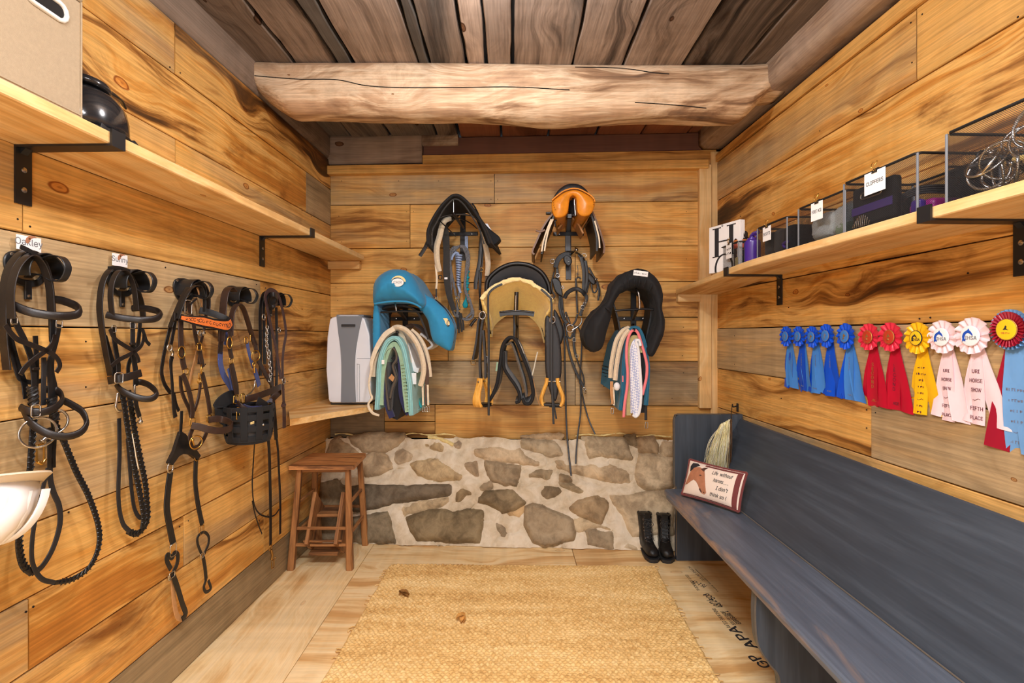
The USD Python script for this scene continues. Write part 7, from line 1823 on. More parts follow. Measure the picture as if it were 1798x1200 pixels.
S(t, 'stripe', 'fabric_brown', [(714, 577, .42), (727, 588, .42), (738, 608, .42), (746, 632, .42), (750, 655, .42), (749, 675, .42)], [.010, .012, .014, .018, .022, .024], wall='back', t=.01)
S(t, 'fleece', 'fleece_white', [(722, 580, .40), (735, 592, .40), (746, 612, .40), (752, 635, .40), (755, 662, .40)], .026, wall='back', t=.016, bulge=.005)
for x in (743, 748, 752):
    S(t, 'end_strap', 'fabric_cream' if x != 748 else 'fabric_brown', [(x - 1, 676, .43), (x - .5, 695, .43), (x, 712, .43)], .011, wall='back', t=.005)
    part(t, 'buckle', rectring(BP(x, 719, .43), TB, ZUP, .006, .015, .0022), 'steel', True)
t = thing('girth_strap', 'cream webbing strap curling down left of the saddle pads', 'strap', at=BP(655, 650, .4))
S(t, 'webbing', 'fabric_cream', [(692, 577, .42), (676, 588, .43), (662, 610, .44), (653, 634, .45), (652, 650, .45), (648, 672, .45), (650, 690, .45), (653, 699, .45), (647, 709, .45), (648, 717, .45), (655, 726, .45), (666, 730, .45)], [.03, .03, .028, .022, .014, .012, .012, .014, .012, .016, .016, .012], wall='back', t=.006)

# ---- 5: black covered saddle
RK, f, zm = rack(1112, 508, 560, 640, 'black saddle rack inside the black saddle cover at right')
part(RK, 'front_hoop', tube(spline([BP(x, y, .42) for x, y in ((1080, 546), (1095, 544.5), (1115, 543.5), (1135, 543), (1148, 544))], 6), .006, 8), 'rack_black', True)
part(RK, 'post', tube(spline([BP(1123, 543, .42), BP(1123, 530, .42), BP(1121, 515, .42), BP(1117, 507, .40)], 5), .0065, 8), 'steel', True)
part(RK, 'arm', tube(np.array([BP(1118, 544, .42), BP(1112, 560, .02)]), .011, 8), 'rack_black', True)
part(RK, 'lower_arm', tube(spline([BP(1112, 570, .03), BP(1112, 582, .1), BP(1113, 579, .44)], 6), .009, 8), 'rack_black', True)
kc = thing('covered_saddle', 'saddle under a puffy black cover with a white label, at right', 'saddle', at=BP(1115, 510, .3))
BLK = [(1025, 589), (1028, 575), (1036, 560), (1048, 545), (1064, 531), (1072, 515), (1078, 499), (1086, 486), (1098, 477), (1113, 472.5), (1128, 473), (1142, 478), (1154, 490), (1161, 505), (1164, 520), (1165, 545), (1169, 565), (1165, 588), (1158, 608), (1149, 624), (1140, 624), (1135, 614), (1142, 597), (1151, 572), (1153, 550), (1150, 530), (1142, 516), (1130, 507), (1117, 504), (1100, 509), (1086, 520), (1078, 535), (1073, 553), (1066, 580), (1060, 604), (1052, 617), (1040, 618), (1029, 605)]
part(kc, 'cover', puff(BLK, .44, .12, .011, 8, dome=.05, wr=.022), 'fabric_black', 80)
part(kc, 'label', rbox(BP(1125, 480.5, .468), (.082, .003, .030), (unit(TB - .13 * ZUP), NB, unit(ZUP + .13 * TB)), .001, 1), 'paper', label='white sewn label')
part(kc, 'label_lettering', text('#9', .011, BP(1125, 482, .470), unit(TB - .13 * ZUP), unit(ZUP + .13 * TB), NB, .0006, center=True, width=.07), 'ink_grey', False)
part(kc, 'gather_fold', cat([tube(spline([BP(x0, y0, .465), BP((x0 + x1) / 2 + 1, (y0 + y1) / 2, .475), BP(x1, y1, .462)], 5), [.001, .002, .003, .004, .005, .006, .005, .004, .003, .002, .001], 6) for x0, y0, x1, y1 in ((1100, 481, 1104, 506), (1112, 485, 1114, 503), (1123, 487, 1121, 503), (1134, 486, 1130, 505), (1092, 490, 1094, 511), (1145, 495, 1140, 512), (1062, 540, 1072, 548))]), 'fabric_black', True, kind='stuff')
part(kc, 'flap', fold([(1076, 530), (1085, 560), (1090, 590), (1092, 612)], .30, .12, .01), 'leather_black', 50)
part(kc, 'flap', fold([(1146, 530), (1142, 560), (1136, 590), (1134, 612)], .30, .12, .01), 'leather_black', 50)

TE = [(1090, 721), (1093, 690), (1095, 660), (1097, 625), (1101, 596), (1107, 581), (1114, 576), (1122, 579), (1129, 594), (1134, 618), (1137, 645), (1137, 680), (1134, 712)]
PK = [(1095, 733), (1097, 708), (1101, 680), (1102, 655), (1100, 628), (1101, 603), (1106, 586), (1113, 580), (1120, 585), (1126, 603), (1132, 623), (1136, 643), (1135, 663), (1131, 682), (1128, 694)]
t = ufold('saddle_pad', 'teal quilted saddle pad with pink binding folded under the black saddle', [('outer', 'fabric_teal', TE, .42, .08, .024), ('lining', 'fabric_black', [(1099, 722), (1104, 660), (1104, 610), (1113, 590), (1123, 610), (1130, 650), (1128, 700), (1127, 725)], .40, .10, .036)], (1113, 580, .3))
part(t, 'binding', edge_tube(TE, .425, .006), 'fabric_teal', True)
part(t, 'binding', edge_tube(PK, .432, .0085), 'fabric_pink', True, label='pink binding')
part(t, 'flank', sheet(np.array([[BP(x, y, d) for x, y, d in row] for row in (((1081, 582, .2), (1092, 577, .3), (1104, 577, .40)), ((1068, 605, .14), (1082, 600, .25), (1097, 612, .40)), ((1059, 645, .14), (1076, 650, .25), (1094, 660, .40)), ((1056, 674, .14), (1074, 686, .25), (1091, 720, .40)))]), .012), 'fabric_teal', 60)
part(t, 'side_label', sheet(np.array([[BP(x, y, .43) for x in (1092.5, 1094.5)] for y in (660, 671)]), .003), 'fabric_pink', 60, label='small pink side label')
for k in range(7):
    part(t, 'quilt_seam', tube(np.array([BP(1057 + k * .4, 642 + k * 6, .152), BP(1071 + k * .2, 646 + k * 6, .235)]), .0022, 5), 'fabric_black', True)
S(t, 'tail_strap', B, [(1134, 700, .35), (1134, 720, .35), (1134, 738, .35)], .016, wall='back')
part(t, 'buckle', rectring(BP(1135, 747, .35), TB, ZUP, .007, .018, .0026), 'steel', True)
OL = [(1104, 730), (1104, 690), (1105, 645), (1106, 610), (1110, 595), (1116, 593), (1122, 598), (1124, 620)]
t = ufold('saddle_pad', 'white checked saddle pad with an olive back folded innermost under the black saddle', [('olive_back', 'fabric_olive', OL, .42, .12, .026, 'olive backing'), ('face', 'fabric_checked', [(1114, 726), (1113, 690), (1112, 650), (1113, 615), (1117, 602), (1121, 602), (1123, 607)], .43, .12, .040)], (1113, 600, .35))
part(t, 'face_panel', puff([(1107, 640), (1109, 612), (1115, 600), (1120, 612), (1123, 645), (1125, 690), (1122, 722), (1114, 731), (1109, 718), (1107, 690)], .44, .40, .012, 1), 'fabric_checked', 70)
part(t, 'binding', edge_tube([(1111, 729), (1117, 732), (1123, 722), (1126, 690), (1124, 650), (1121, 615), (1117, 600), (1122, 598), (1125, 608)], .440, .008), 'fabric_white', True)
t = thing('fleece_girth', 'cream fleece girth hanging left over the teal pad', 'girth', at=BP(1085, 620, .42))
S(t, 'fleece', 'fleece_white', [(1104, 576, .40), (1093, 582, .42), (1083, 597, .43), (1077, 620, .43), (1073, 645, .43), (1072, 664, .43)], .026, wall='back', t=.018, bulge=.005)
S(t, 'fleece', 'fleece_white', [(1104, 580, .43), (1095, 592, .44), (1088, 612, .45), (1083, 640, .45), (1080, 668, .45)], .026, wall='back', t=.018, bulge=.005)
part(t, 'end_knob', ball(BP(1083, 679, .46), .02, 2, (.9, .9, 1.2)), 'fabric_white', True)
S(t, 'end_strap', 'leather_raw', [(1074, 670, .43), (1074, 690, .43), (1076, 710, .43)], .018, wall='back')
S(t, 'end_strap', 'fabric_cream', [(1077, 680, .43), (1078, 698, .43), (1078, 712, .43)], .010, wall='back')
part(t, 'buckle', rectring(BP(1075, 722, .43), TB, ZUP, .007, .016, .0026), 'steel', True)
# ------------------------------------------------------------------ rosettes on the right wall
def rosette(cx, cy, ry, name_mats, btn, tail_px, label, pleats=9, tails=3, spread=(-.03, 0.0, .03), tw=.044, btn_r=.46, words=(), ink='foil_dark', vertical=None, rim='foil_gold', seed=1, second=None, group=None):
    c = RP(cx, cy, .012); Y = c[1]
    Rr = ry * Y / FPX
    s = ws('right', c); L_t = (tail_px - cy) * Y / FPX
    X, N_ = -TR, NR
    R = random.Random(seed)
    t = thing('rosette', label, 'ribbon', at=c, group=group)
    def ruffle(r0, r1, n, amp, off, mat, nm):
        g = []
        A = np.linspace(0, 2 * np.pi, n * 12 + 1)
        for u in np.linspace(0, 1, 7):
            r = r0 + (r1 - r0) * u
            row = []
            for a in A:
                w = math.sin(n * a + seed + .6 * math.sin(3 * a + seed)); w2 = math.sin(2 * n * a + seed * 2)
                rr = r * (1 + .012 * u * w + .02 * u * math.sin(2 * a + seed))
                tw_ = .085 * u * w
                row.append(c + X * rr * math.cos(a + tw_) + ZUP * rr * math.sin(a + tw_) + N_ * (off + amp * (.8 * w + .3 * w2) * (u ** .7) + .003 * u))
            g.append(row)
        part(t, nm, sheet(np.array(g), .0012), mat, True)
    if second:
        ruffle(Rr * .5, Rr * 1.10, pleats * 2, .006, .002, second, 'back_ruffle'); ruffle(Rr * .40, Rr * .97, pleats * 2, .005, .010, name_mats[0], 'ruffle')
    else: ruffle(Rr * .36, Rr, pleats + 5, .0042, .008, name_mats[0], 'ruffle')
    br = Rr * btn_r
    part(t, 'button', lathe(c + N_ * .014, N_, [(0, br), (.003, br), (.0045, br * .9), (.0048, br * .5), (.0049, .0001)], 32), btn, 40)
    if rim: part(t, 'button_rim', ring(c + N_ * .016, N_, br, .0016, 40, 6), rim, True)
    for k in range(tails):
        sp = spread[k]; w0 = tw
        d = (.002 + .003 * (1 if k == 1 else 0)) + (.002 if k == 2 else 0)
        n = 14; g = []
        ph = R.uniform(0, 6); ln = L_t * (1 - .03 * abs(k - 1) + R.uniform(-.02, .02))
        for u in np.linspace(0, 1, n):
            row = []
            for v_ in np.linspace(-.5, .5, 7):
                w = w0 * (.62 + .38 * min(1, u * 2.2))
                x = sp * u * 1.0 + v_ * w + .1 * sp * v_
                z = -Rr * .5 - (ln - Rr * .5) * u + (-.10 * v_ * w if k != 1 else 0) - abs(sp) * .15 * u
                row.append(c + X * x + ZUP * z + N_ * (-.012 + d + .004 * math.sin(u * 5 + ph) * u + .004 * math.sin(v_ * 3 + ph) * u + .008 * u * (1 - u)))
            g.append(row)
        mat = name_mats[min(k + 1, len(name_mats) - 1)] if len(name_mats) > 1 else name_mats[0]
        part(t, 'tail', sheet(np.array(g), .0009), mat, True)
        if k == 1:
            G = np.array(g)
            def on(x, z, lift=.0012):                       # a point on the middle tail
                u = np.clip((-z - Rr * .5) / (ln - Rr * .5), 0, 1) * (n - 1); i = int(min(u, n - 2)); f_ = u - i
                mid = G[i, 3] * (1 - f_) + G[i + 1, 3] * f_
                return mid + X * x + N_ * lift
            if words:
                mm = []
                z0 = -(ln * words[0]); dz = ln * words[1]; hh = words[2]
                for q, wd in enumerate(words[3]):
                    if wd == '~':
                        mm.append(tube(np.array([on(x, z0 - dz * q + .0025 * math.sin(x * 260) + hh * .4) for x in np.linspace(-.012, .012, 12)]), .0007, 4)); continue
                    o = on(0, z0 - dz * q)
                    mm.append(text(wd, hh, o, X, ZUP, N_, .0005, center=True, width=min(tw * .8, (int(wd[1:]) + 1 if wd[0] == '#' else len(wd)) * hh * .72)))
                part(t, 'lettering', cat(mm), ink, False)
            if vertical:
                mm = []; z0 = -(ln * vertical[0]); hh = vertical[1]
                for q, chh in enumerate(vertical[2]):
                    mm.append(text(chh, hh, on(0, z0 - hh * 1.28 * q), X, ZUP, N_, .0005, center=True))
                if len(vertical) > 3: mm.append(text(vertical[3], hh * .75, on(0, -ln * .93), X, ZUP, N_, .0005, center=True))
                part(t, 'lettering', cat(mm), ink, False)
    return t, c, br, X, N_
FP_ = [(1384, 591, 18, 681, 'light'), (1406, 591, 18, 687, 'deep'), (1430, 592, 19, 690, 'light'), (1455, 590, 20.5, 697, 'deep'), (1489, 591, 22.5, 701, 'light')]
bl_lab = ['blue show rosette hung farthest from the camera, first in the row', 'second rosette from the far end of the row, blue with deep blue tails', 'third blue rosette from the far end, with lighter blue tails',
          'fourth blue rosette from the far end, with deep blue tails', 'largest blue rosette, hanging just before the red ones']
for k, (cx, cy, ry, tp_, tone) in enumerate(FP_):
    mats = ['satin_blue', 'satin_blue', 'satin_light_blue' if tone == 'light' else 'satin_blue', 'satin_light_blue' if k == 1 or tone == 'light' else 'satin_blue']
    t, c, br, X, N_ = rosette(cx, cy, ry, mats, 'button_blue', tp_, bl_lab[k], pleats=8, spread=(-.035, .004, .045) if k < 4 else (-.05, .0, .06), tw=.056, vertical=(.36, .009, 'FIRST', 'PLACE'), ink='foil_grey', rim='foil_grey', seed=k + 1)
    hp = sg.Polygon([(-.3, -.5), (-.05, -.1), (-.2, .1), (.1, .45), (.2, .3), (.5, .1), (.35, -.05), (.1, -.05), (.1, -.5)])
    part(t, 'emblem', prism(sg.Polygon([(a * br, b * br) for a, b in hp.exterior.coords]), (X, ZUP, N_, c + N_ * .019), .0006), 'foil_gold' if k in (2, 4) else 'foil_grey')
for k, (cx, cy, ry, tp_, lab, sp) in enumerate(((1530, 592, 24, 712, 'red second-place rosette beside the last blue one', (-.045, .0, .05)), (1568, 592, 26, 720, 'red second-place rosette hanging beside the yellow one', (-.04, .0, .055)))):
    t, c, br, X, N_ = rosette(cx, cy, ry, ['satin_rose', 'satin_red', 'satin_red', 'satin_red'], 'button_red', tp_, lab, pleats=8, spread=sp, tw=.052, vertical=(.42, .013, 'SECOND', 'PLACE'), ink='foil_dark' if k else 'foil_gold', rim='foil_gold', seed=20 + k)
    part(t, 'emblem', cat(ball(c + N_ * .018 - ZUP * br * .35, br * .22, 2, (1, 1, .6)), prism(sg.Polygon([(-.3 * br, -.1 * br), (0, .5 * br), (.35 * br, .0)]), (X, ZUP, N_, c + N_ * .0185), .0007)), 'foil_gold', True)
def dolphin_badge(t, c, br, X, N_, ink, word, s=1.0):
    A = spline([(x, y, 0) for x, y in ((-.62, -.42), (-.70, -.05), (-.5, .35), (-.1, .55), (.2, .42), (.42, .05))], 6)[:, :2]
    Bq = spline([(x, y, 0) for x, y in ((.36, .02), (.1, .22), (-.15, .28), (-.38, .1), (-.46, -.2), (-.40, -.42))], 6)[:, :2]
    P = [tuple(q) for q in A] + [tuple(q) for q in Bq]
    poly = sg.Polygon(P).buffer(0)
    fluke = sg.Polygon([(-.70, -.30), (-.52, -.42), (-.34, -.30), (-.38, -.56), (-.52, -.46), (-.68, -.58)]); fin = sg.Polygon([(-.2, .5), (-.02, .72), (.06, .5)])
    g = poly.union(fluke.buffer(0)).union(fin)
    import shapely.affinity as sa
    part(t, 'emblem', prism(sa.scale(g, br * s, br * s, origin=(0, 0)), (X, ZUP, N_, c + N_ * .0192), .0006), ink, label='leaping dolphin emblem')
    part(t, 'badge_lettering', text(word, br * .36, c + N_ * .0192 + X * br * .22 - ZUP * br * .38, X, ZUP, N_, .0006, center=True), 'ink_grey' if ink == 'ink_blue' else ink, False)
t, c, br, X, N_ = rosette(1616, 594, 27.5, ['satin_yellow'] * 4, 'button_yellow', 727, 'yellow third-place rosette between the red and the pale pink ones', pleats=9, spread=(-.04, -.005, .05), tw=.05, words=(.40, .083, .0075, ('#4', '#6', '#2', '#3', '#3', '~', '#3', '#2')), ink='foil_dark', rim='ink', seed=31)
dolphin_badge(t, c, br, X, N_, 'ink', 'IHSA', .8)
w_ = ('URI', 'HORSE', 'SHOW', '~', 'FIFTH', 'PLACE')
t, c, br, X, N_ = rosette(1660, 592, 29, ['satin_pink'] * 4, 'button_white', 737, 'smaller pale pink rosette with a dolphin badge, beside the yellow one', pleats=9, spread=(-.035, .002, .05), tw=.05, btn_r=.55, words=(.42, .105, .010, w_), ink='foil_dark', rim=None, seed=41)
dolphin_badge(t, c, br, X, N_, 'ink_blue', 'IHSA')
t, c, br, X, N_ = rosette(1712, 590, 32.5, ['satin_pink'] * 4, 'button_white', 744, 'larger pale pink fifth-place rosette with a dolphin badge', pleats=9, spread=(-.04, .0, .075), tw=.05, btn_r=.55, words=(.42, .105, .011, w_), ink='foil_dark', rim=None, seed=51)
dolphin_badge(t, c, br, X, N_, 'ink_blue', 'IHSA')
t, c, br, X, N_ = rosette(1777, 579, 31.5, ['satin_crimson', 'satin_crimson', 'satin_sky', 'satin_sky'], 'button_yellow', 796, 'double rosette in crimson and pale blue with a yellow button, nearest the camera', pleats=14, spread=(-.05, .012, .06), tw=.072, btn_r=.58, words=(.50, .085, .009, ('#7', '#5', '#4', '#4', '~', '#7')), ink='foil_grey', rim='foil_gold', seed=61, second='satin_sky')
part(t, 'emblem', prism(sg.Polygon([(-.25 * br, -.02 * br), (-.1 * br, .15 * br), (.0, .4 * br), (.12 * br, .3 * br), (.06 * br, .1 * br), (.3 * br, -.05 * br), (.1 * br, 0)]), (X, ZUP, N_, c + N_ * .0192), .0006), 'ink')
part(t, 'badge_lettering', text('#6', br * .2, c + N_ * .0192 - ZUP * br * .42, X, ZUP, N_, .0006, center=True), 'label_orange', False)

# ------------------------------------------------------------------ things on the right shelf
def shz(s): return 1.642 + float(sag(s)) + .0012
def rz(px, py, d): return RP(px, py, d)
# word sign leaning in the corner: a white block with tall serif letters
A = np.array((1.055, 2.745)); Bv = np.array((1.128, 2.535))
sx = unit(np.array((Bv[0] - A[0], Bv[1] - A[1], 0))); sn = np.array((sx[1], -sx[0], 0)); sn = sn if sn[1] < 0 else -sn
zb0 = shz(2.70); H_ = .245; W_ = np.linalg.norm(Bv - A)
sg_ = thing('word_sign', 'white stacked-panel sign with tall black serif letters in the shelf corner', 'sign', at=(A[0], A[1], zb0))
o = np.array((A[0], A[1], zb0))
for k in range(4):
    part(sg_, 'panel', rbox(o + sx * W_ / 2 + ZUP * H_ / 2 - sn * (.004 + .0075 * k), (W_, .0068, H_), (sx, sn, ZUP), .001, 1), 'paper', 40)
def serif_H(w, h):
    st_ = .17 * w; f_ = .10 * w; th = .028 * h
    g = sg.box(.10 * w, 0, .10 * w + st_, h).union(sg.box(.90 * w - st_, 0, .90 * w, h)).union(sg.box(.1 * w, .49 * h, .9 * w, .53 * h))
    for x in (.10 * w, .90 * w - st_):
        for y in (0, h - th): g = g.union(sg.box(x - f_, y, x + st_ + f_, y + th))
    return g
part(sg_, 'letter', prism(serif_H(W_ * .74, H_ * .62), (sx, ZUP, sn, o + sx * W_ * .13 + ZUP * H_ * .325), .0015), 'ink')
import shapely.affinity as sa
oo = sa.scale(sg.Point(0, 0).buffer(1, 32), W_ * .30, H_ * .30).difference(sa.scale(sg.Point(0, 0).buffer(1, 32), W_ * .245, H_ * .27))
oo = oo.intersection(sg.box(-1, -H_ * .07, 1, 1))
part(sg_, 'letter', prism(oo, (sx, ZUP, sn, o + sx * W_ * .5 + ZUP * H_ * .07), .0015), 'ink')
part(sg_, 'hanging_eye', ring(o + sx * W_ * .45 + ZUP * (H_ - .008) + sn * .001, sn, .004, .0012, 12, 5), 'ink', True)

def card_clip(px, py, d, wd, h, words, lab, hh=.013, group=None):
    """A small white card held to a bin's rim by a gold binder clip. px, py: top middle of the card."""
    p = RP(px, py, d); s, z = ws('right', p), p[2]
    c = thing('label_card', lab, 'card', at=p)
    x, n = -TR, NR
    part(c, 'card', rbox(p - ZUP * h / 2 + n * .004, (wd, .0008, h), (x, n, ZUP), .0003, 1), 'paper', 40)
    mm = [text(w_, hh, p + n * .0046 - ZUP * (h * .5 + hh * .5 + (q - (len(words) - 1) / 2) * hh * 1.7), x, ZUP, n, .0004, center=True, width=min(wd * .8, (int(w_[1:]) if w_[0] == '#' else len(w_)) * hh * .8)) for q, w_ in enumerate(words)]
    for q in mm: part(c, 'lettering', q, 'ink', False)
    part(c, 'clip_body', prism(sg.Polygon([(-.009, -.004), (.007, -.004), (.002, .010), (-.004, .010)]), (n, ZUP, x, p + ZUP * -.002 - x * .011), .022), 'iron_black')
    for dx in (-.006, .006):
        part(c, 'clip_arm', tube(spline([p + n * .004 + x * dx * .5, p + n * .010 + x * dx + ZUP * .012, p + n * .004 + x * dx * 1.8 + ZUP * .026, p + n * .003 + x * dx * .8 + ZUP * .028], 5), .0012, 5), 'brass', True)
    return c
def mesh_panel(o, x, y, w, h):
    """A flat wire-mesh panel with pc in metres for its hole pattern."""
    o, x, y = map(np.asarray, (o, x, y)); nn = unit(np.cross(x, y)); e = .0006
    v = np.array([o + x * a + y * b + nn * c for c in (-e, e) for a, b in ((0, 0), (w, 0), (w, h), (0, h))])
    f = np.array([[4, 5, 6], [4, 6, 7], [2, 1, 0], [3, 2, 0], [0, 1, 5], [0, 5, 4], [1, 2, 6], [1, 6, 5], [2, 3, 7], [2, 7, 6], [3, 0, 4], [3, 4, 7]])
    pc = np.array([(a, b, 0) for c in (-e, e) for a, b in ((0, 0), (w, 0), (w, h), (0, h))])
    return TM(v, f), pc
def mesh_bin(px_far, px_near, py_top, d0, d1, lab, handle=True, top_in=.004):
    """Wire mesh bin on the right shelf. px_far, px_near: columns of its front face's ends; py_top: a rim row at px_near."""
    sF, sN = ws('right', RP(px_far, 400, d1)), ws('right', RP(px_near, 400, d1))
    zt = RP(px_near, py_top, d1)[2]; zb_ = shz((sF + sN) / 2) + .001
    b = thing('wire_bin', lab, 'bin', at=wpt('right', (sF + sN) / 2, zb_, (d0 + d1) / 2))
    W, D, h = sF - sN, d1 - d0, zt - zb_
    f = lambda s, z, d: wpt('right', s, z, d)
    for nm, o, x, w in (('front_panel', f(sF, zb_, d1), -TR, W), ('back_panel', f(sF, zb_, d0), -TR, W), ('far_end', f(sF, zb_, d0), NR, D), ('near_end', f(sN, zb_, d0), NR, D)):
        m, pc = mesh_panel(o, x, ZUP, w, h); part(b, nm, m, 'wire_mesh', False, pc=pc)
    m, pc = mesh_panel(f(sF, zb_ + .001, d0), -TR, NR, W, D); part(b, 'floor_panel', m, 'wire_mesh', False, pc=pc)
    r = .012
    P = []
    for (s, d), (ds, dd) in zip(((sN, d1), (sN, d0), (sF, d0), (sF, d1)), ((1, -1), (1, 1), (-1, 1), (-1, -1))):
        pass
    cor = [(sN + r, d1), (sN, d1 - r), (sN, d0 + r), (sN + r, d0), (sF - r, d0), (sF, d0 + r), (sF, d1 - r), (sF - r, d1)]
    part(b, 'rim', tube(np.array([f(s, zt, d) for s, d in cor]), .0042, 8, True), 'iron_black', True)
    for s, d in ((sN, d1), (sF, d1), (sN, d0), (sF, d0)):
        part(b, 'corner_strip', rbox(f(s, (zb_ + zt) / 2, d), (.007, .004, h), (TR, NR, ZUP), .001, 1), 'plastic_grey', 40)
    if handle:
        part(b, 'handle_ring', rectring(f(sN, zt - h * .33, (d0 + d1) / 2), NR, ZUP, .036, .016, .0035, .013), 'iron_black', True)
        part(b, 'handle_ring', rectring(f(sF, zt - h * .33, (d0 + d1) / 2), NR, ZUP, .036, .016, .0035, .013), 'iron_black', True)
    return b, sF, sN, zb_, zt
DF, DB = .258, .02
# 1: small bin by the sign
b, sF, sN, z0, z1 = mesh_bin(1264, 1297, 424, .17, DF, 'small wire mesh bin with a card, in front of the word sign', False)
part(b, 'contents', rbox(wpt('right', (sF + sN) / 2, z0 + .03, .21), (.07, .05, .05), (TR, NR, ZUP), .008), 'fabric_olive')
card_clip(1281, 428, DF + .002, .060, .075, ('#4', '#5'), 'white card clipped to the small bin by the word sign', .013)
# bottles
def bottle(px, w, h, d, mat, cap, lab, body_mat=None, flat=1.0, capk='screw'):
    p = RP(px, 440, d); s = ws('right', p); z = shz(s)
    t = thing('bottle', lab, 'bottle', at=wpt('right', s, z, d))
    prof = [(0, w * .46), (.004, w * .5), (h * .74, w * .5), (h * .80, w * .47), (h * .84, w * .30)]
    c = wpt('right', s, z + .0005, d)
    part(t, 'body', lathe(c, ZUP, prof, 32), mat, 40)
    if capk == 'screw':
        part(t, 'cap', lathe(c + ZUP * h * .82, ZUP, [(0, w * .46), (h * .13, w * .44), (h * .17, w * .38), (h * .172, .0002)], 24), cap, 40)
    else:
        part(t, 'neck', lathe(c + ZUP * h * .83, ZUP, [(0, w * .32), (h * .06, w * .30), (h * .065, .0002)], 20), cap, 40)
        part(t, 'sprayer', tube(spline([c + ZUP * h * .88, c + ZUP * h * .97, c + ZUP * h * 1.02 - TR * .02, c + ZUP * h * 1.02 - TR * .055], 6), [.012] * 8 + [.011] * 5 + [.009] * 6, 10), cap, True)
        part(t, 'trigger', tube(spline([c + ZUP * h * .98 - TR * .02, c + ZUP * h * .92 - TR * .04, c + ZUP * h * .86 - TR * .035], 5), .004, 6), cap, True)
    return t, c
t, c = bottle(1301, .072, .185, .20, 'label_black', 'plastic_dark', 'black and orange bottle standing beside the small bin')
part(t, 'label_band', lathe(c + ZUP * .128, ZUP, [(0, .0365), (.012, .0365)], 32), 'label_orange', 40)
part(t, 'label_band', lathe(c + ZUP * .098, ZUP, [(0, .0365), (.022, .0365)], 32), 'label_red', 40, label='red label band')
rd = unit(-c * (1, 1, 0)); tx = np.cross(ZUP, rd); 
for w_, z_ in (('#4', .104), ('#5', .086), ('#6', .06)): part(t, 'lettering', text(w_, .008, c + rd * .0368 + ZUP * z_, tx, ZUP, rd, .0006, center=True, width=.04), 'label_orange', False)
t, c = bottle(1321, .075, .145, .19, 'purple_plastic', 'purple_plastic', 'translucent purple spray bottle between the black bottle and the grey bin', capk='spray')
# 2: bin with boots card
b, sF, sN, z0, z1 = mesh_bin(1330, 1382, 381, DB, DF, 'dark wire mesh bin holding rolled wraps, second from the far end', False)
for k in range(3):
    part(b, 'rolled_wrap', rbox(wpt('right', sN + (sF - sN) * (k + .5) / 3, z0 + .055, .14), ((sF - sN) / 3 - .01, .19, .105), (TR, NR, ZUP), .02), 'fabric_charcoal' if k != 0 else 'fabric_black')
part(b, 'purple_strap', tube(spline([wpt('right', sN + .03, z0 + .012, DF - .01), wpt('right', sN + .05, z0 + .03, DF - .012), wpt('right', sN + .012, z0 + .035, DF - .01)], 6), .006, 6), 'purple_plastic', True)
card_clip(1348, 398, DF + .002, .066, .062, ('BOOTS',), 'white card reading boots on the dark bin', .014)
# 3: bin with first-aid bags
b, sF, sN, z0, z1 = mesh_bin(1402, 1484, 334, DB, DF, 'wire mesh bin holding clear bags, third from the far end', False)
bag = puff_r = None
def blob_bag(s, z, d, sz, mat, nm, seed):
    m = rbox(wpt('right', s, z, d), sz, (TR, NR, ZUP), min(sz) * .45, 2); m = m.subdivide().subdivide()
    part(b, nm, jitter(m, .014, 18, seed), mat, True)
blob_bag((sF * .65 + sN * .35), z0 + .055, .20, ((sF - sN) * .5, .07, .10), 'bag_white', 'plastic_bag', 3)
blob_bag((sF * .3 + sN * .7), z0 + .065, .18, ((sF - sN) * .5, .08, .12), 'bag_white', 'plastic_bag', 9)
blob_bag((sF * .25 + sN * .75), z0 + .03, .20, ((sF - sN) * .4, .05, .05), 'pouch_green', 'green_pouch', 11)
card_clip(1436, 355, DF + .002, .068, .066, ('FIRST AID',), 'white card reading first aid on the bin of clear bags', .012)
# 4: bin with clippers
b, sF, sN, z0, z1 = mesh_bin(1482, 1611, 268, DB, DF, 'wire mesh bin holding clippers, with a purple-striped pouch', True)
f = lambda s, z, d: wpt('right', s, z, d)
w = sF - sN
part(b, 'pouch', rbox(f(sF - w * .34, z0 + .075, .225), (w * .6, .03, .13), (TR, NR, ZUP), .01), 'fabric_black')
part(b, 'pouch_stripe', rbox(f(sF - w * .34, z0 + .062, .2415), (w * .58, .003, .026), (TR, NR, ZUP), .001, 1), 'purple_cloth', label='purple stripe on the pouch')
part(b, 'pouch_slot', rectring(f(sF - w * .34, z0 + .105, .242), TR, ZUP, w * .15, .010, .003, .009), 'steel', True)
for k in range(9):
    part(b, 'comb_tooth', tube(np.array([f(sF - w * (.08 + .03 * k), z0 + .008, .246), f(sF - w * (.10 + .03 * k), z0 + .045 - .0015 * (k - 4) ** 2, .247)]), .0022, 5), 'steel', True)
for k in range(4):
    part(b, 'power_cable', tube(spline([f(sF - w * (.45 + .02 * k), z0 + .012, .235), f(sF - w * (.5 + .02 * k), z0 + .04 + .006 * k, .22), f(sF - w * .7, z0 + .075 + .006 * k, .18), f(sF - w * .9, z0 + .06 + .008 * k, .10)], 8), .0038, 6), 'plastic_dark', True)
part(b, 'magenta_case', rbox(f(sN + w * .2, z0 + .025, .15), (w * .3, .10, .045), (TR, NR, ZUP), .014), 'magenta_plastic')
part(b, 'lilac_case', rbox(f(sN + w * .08, z0 + .02, .235), (w * .12, .025, .04), (TR, NR, ZUP), .01), 'purple_plastic')
part(b, 'brush_strap', tube(spline([f(sN + w * .36, z0 + .05, .08), f(sN + w * .2, z0 + .085, .10), f(sN + w * .03, z0 + .055, .12)], 8), .005, 6), 'plastic_dark', True)
card_clip(1538, 300, DF + .002, .088, .068, ('CLIPPERS',), 'white card reading clippers clipped to a bin rim', .012)
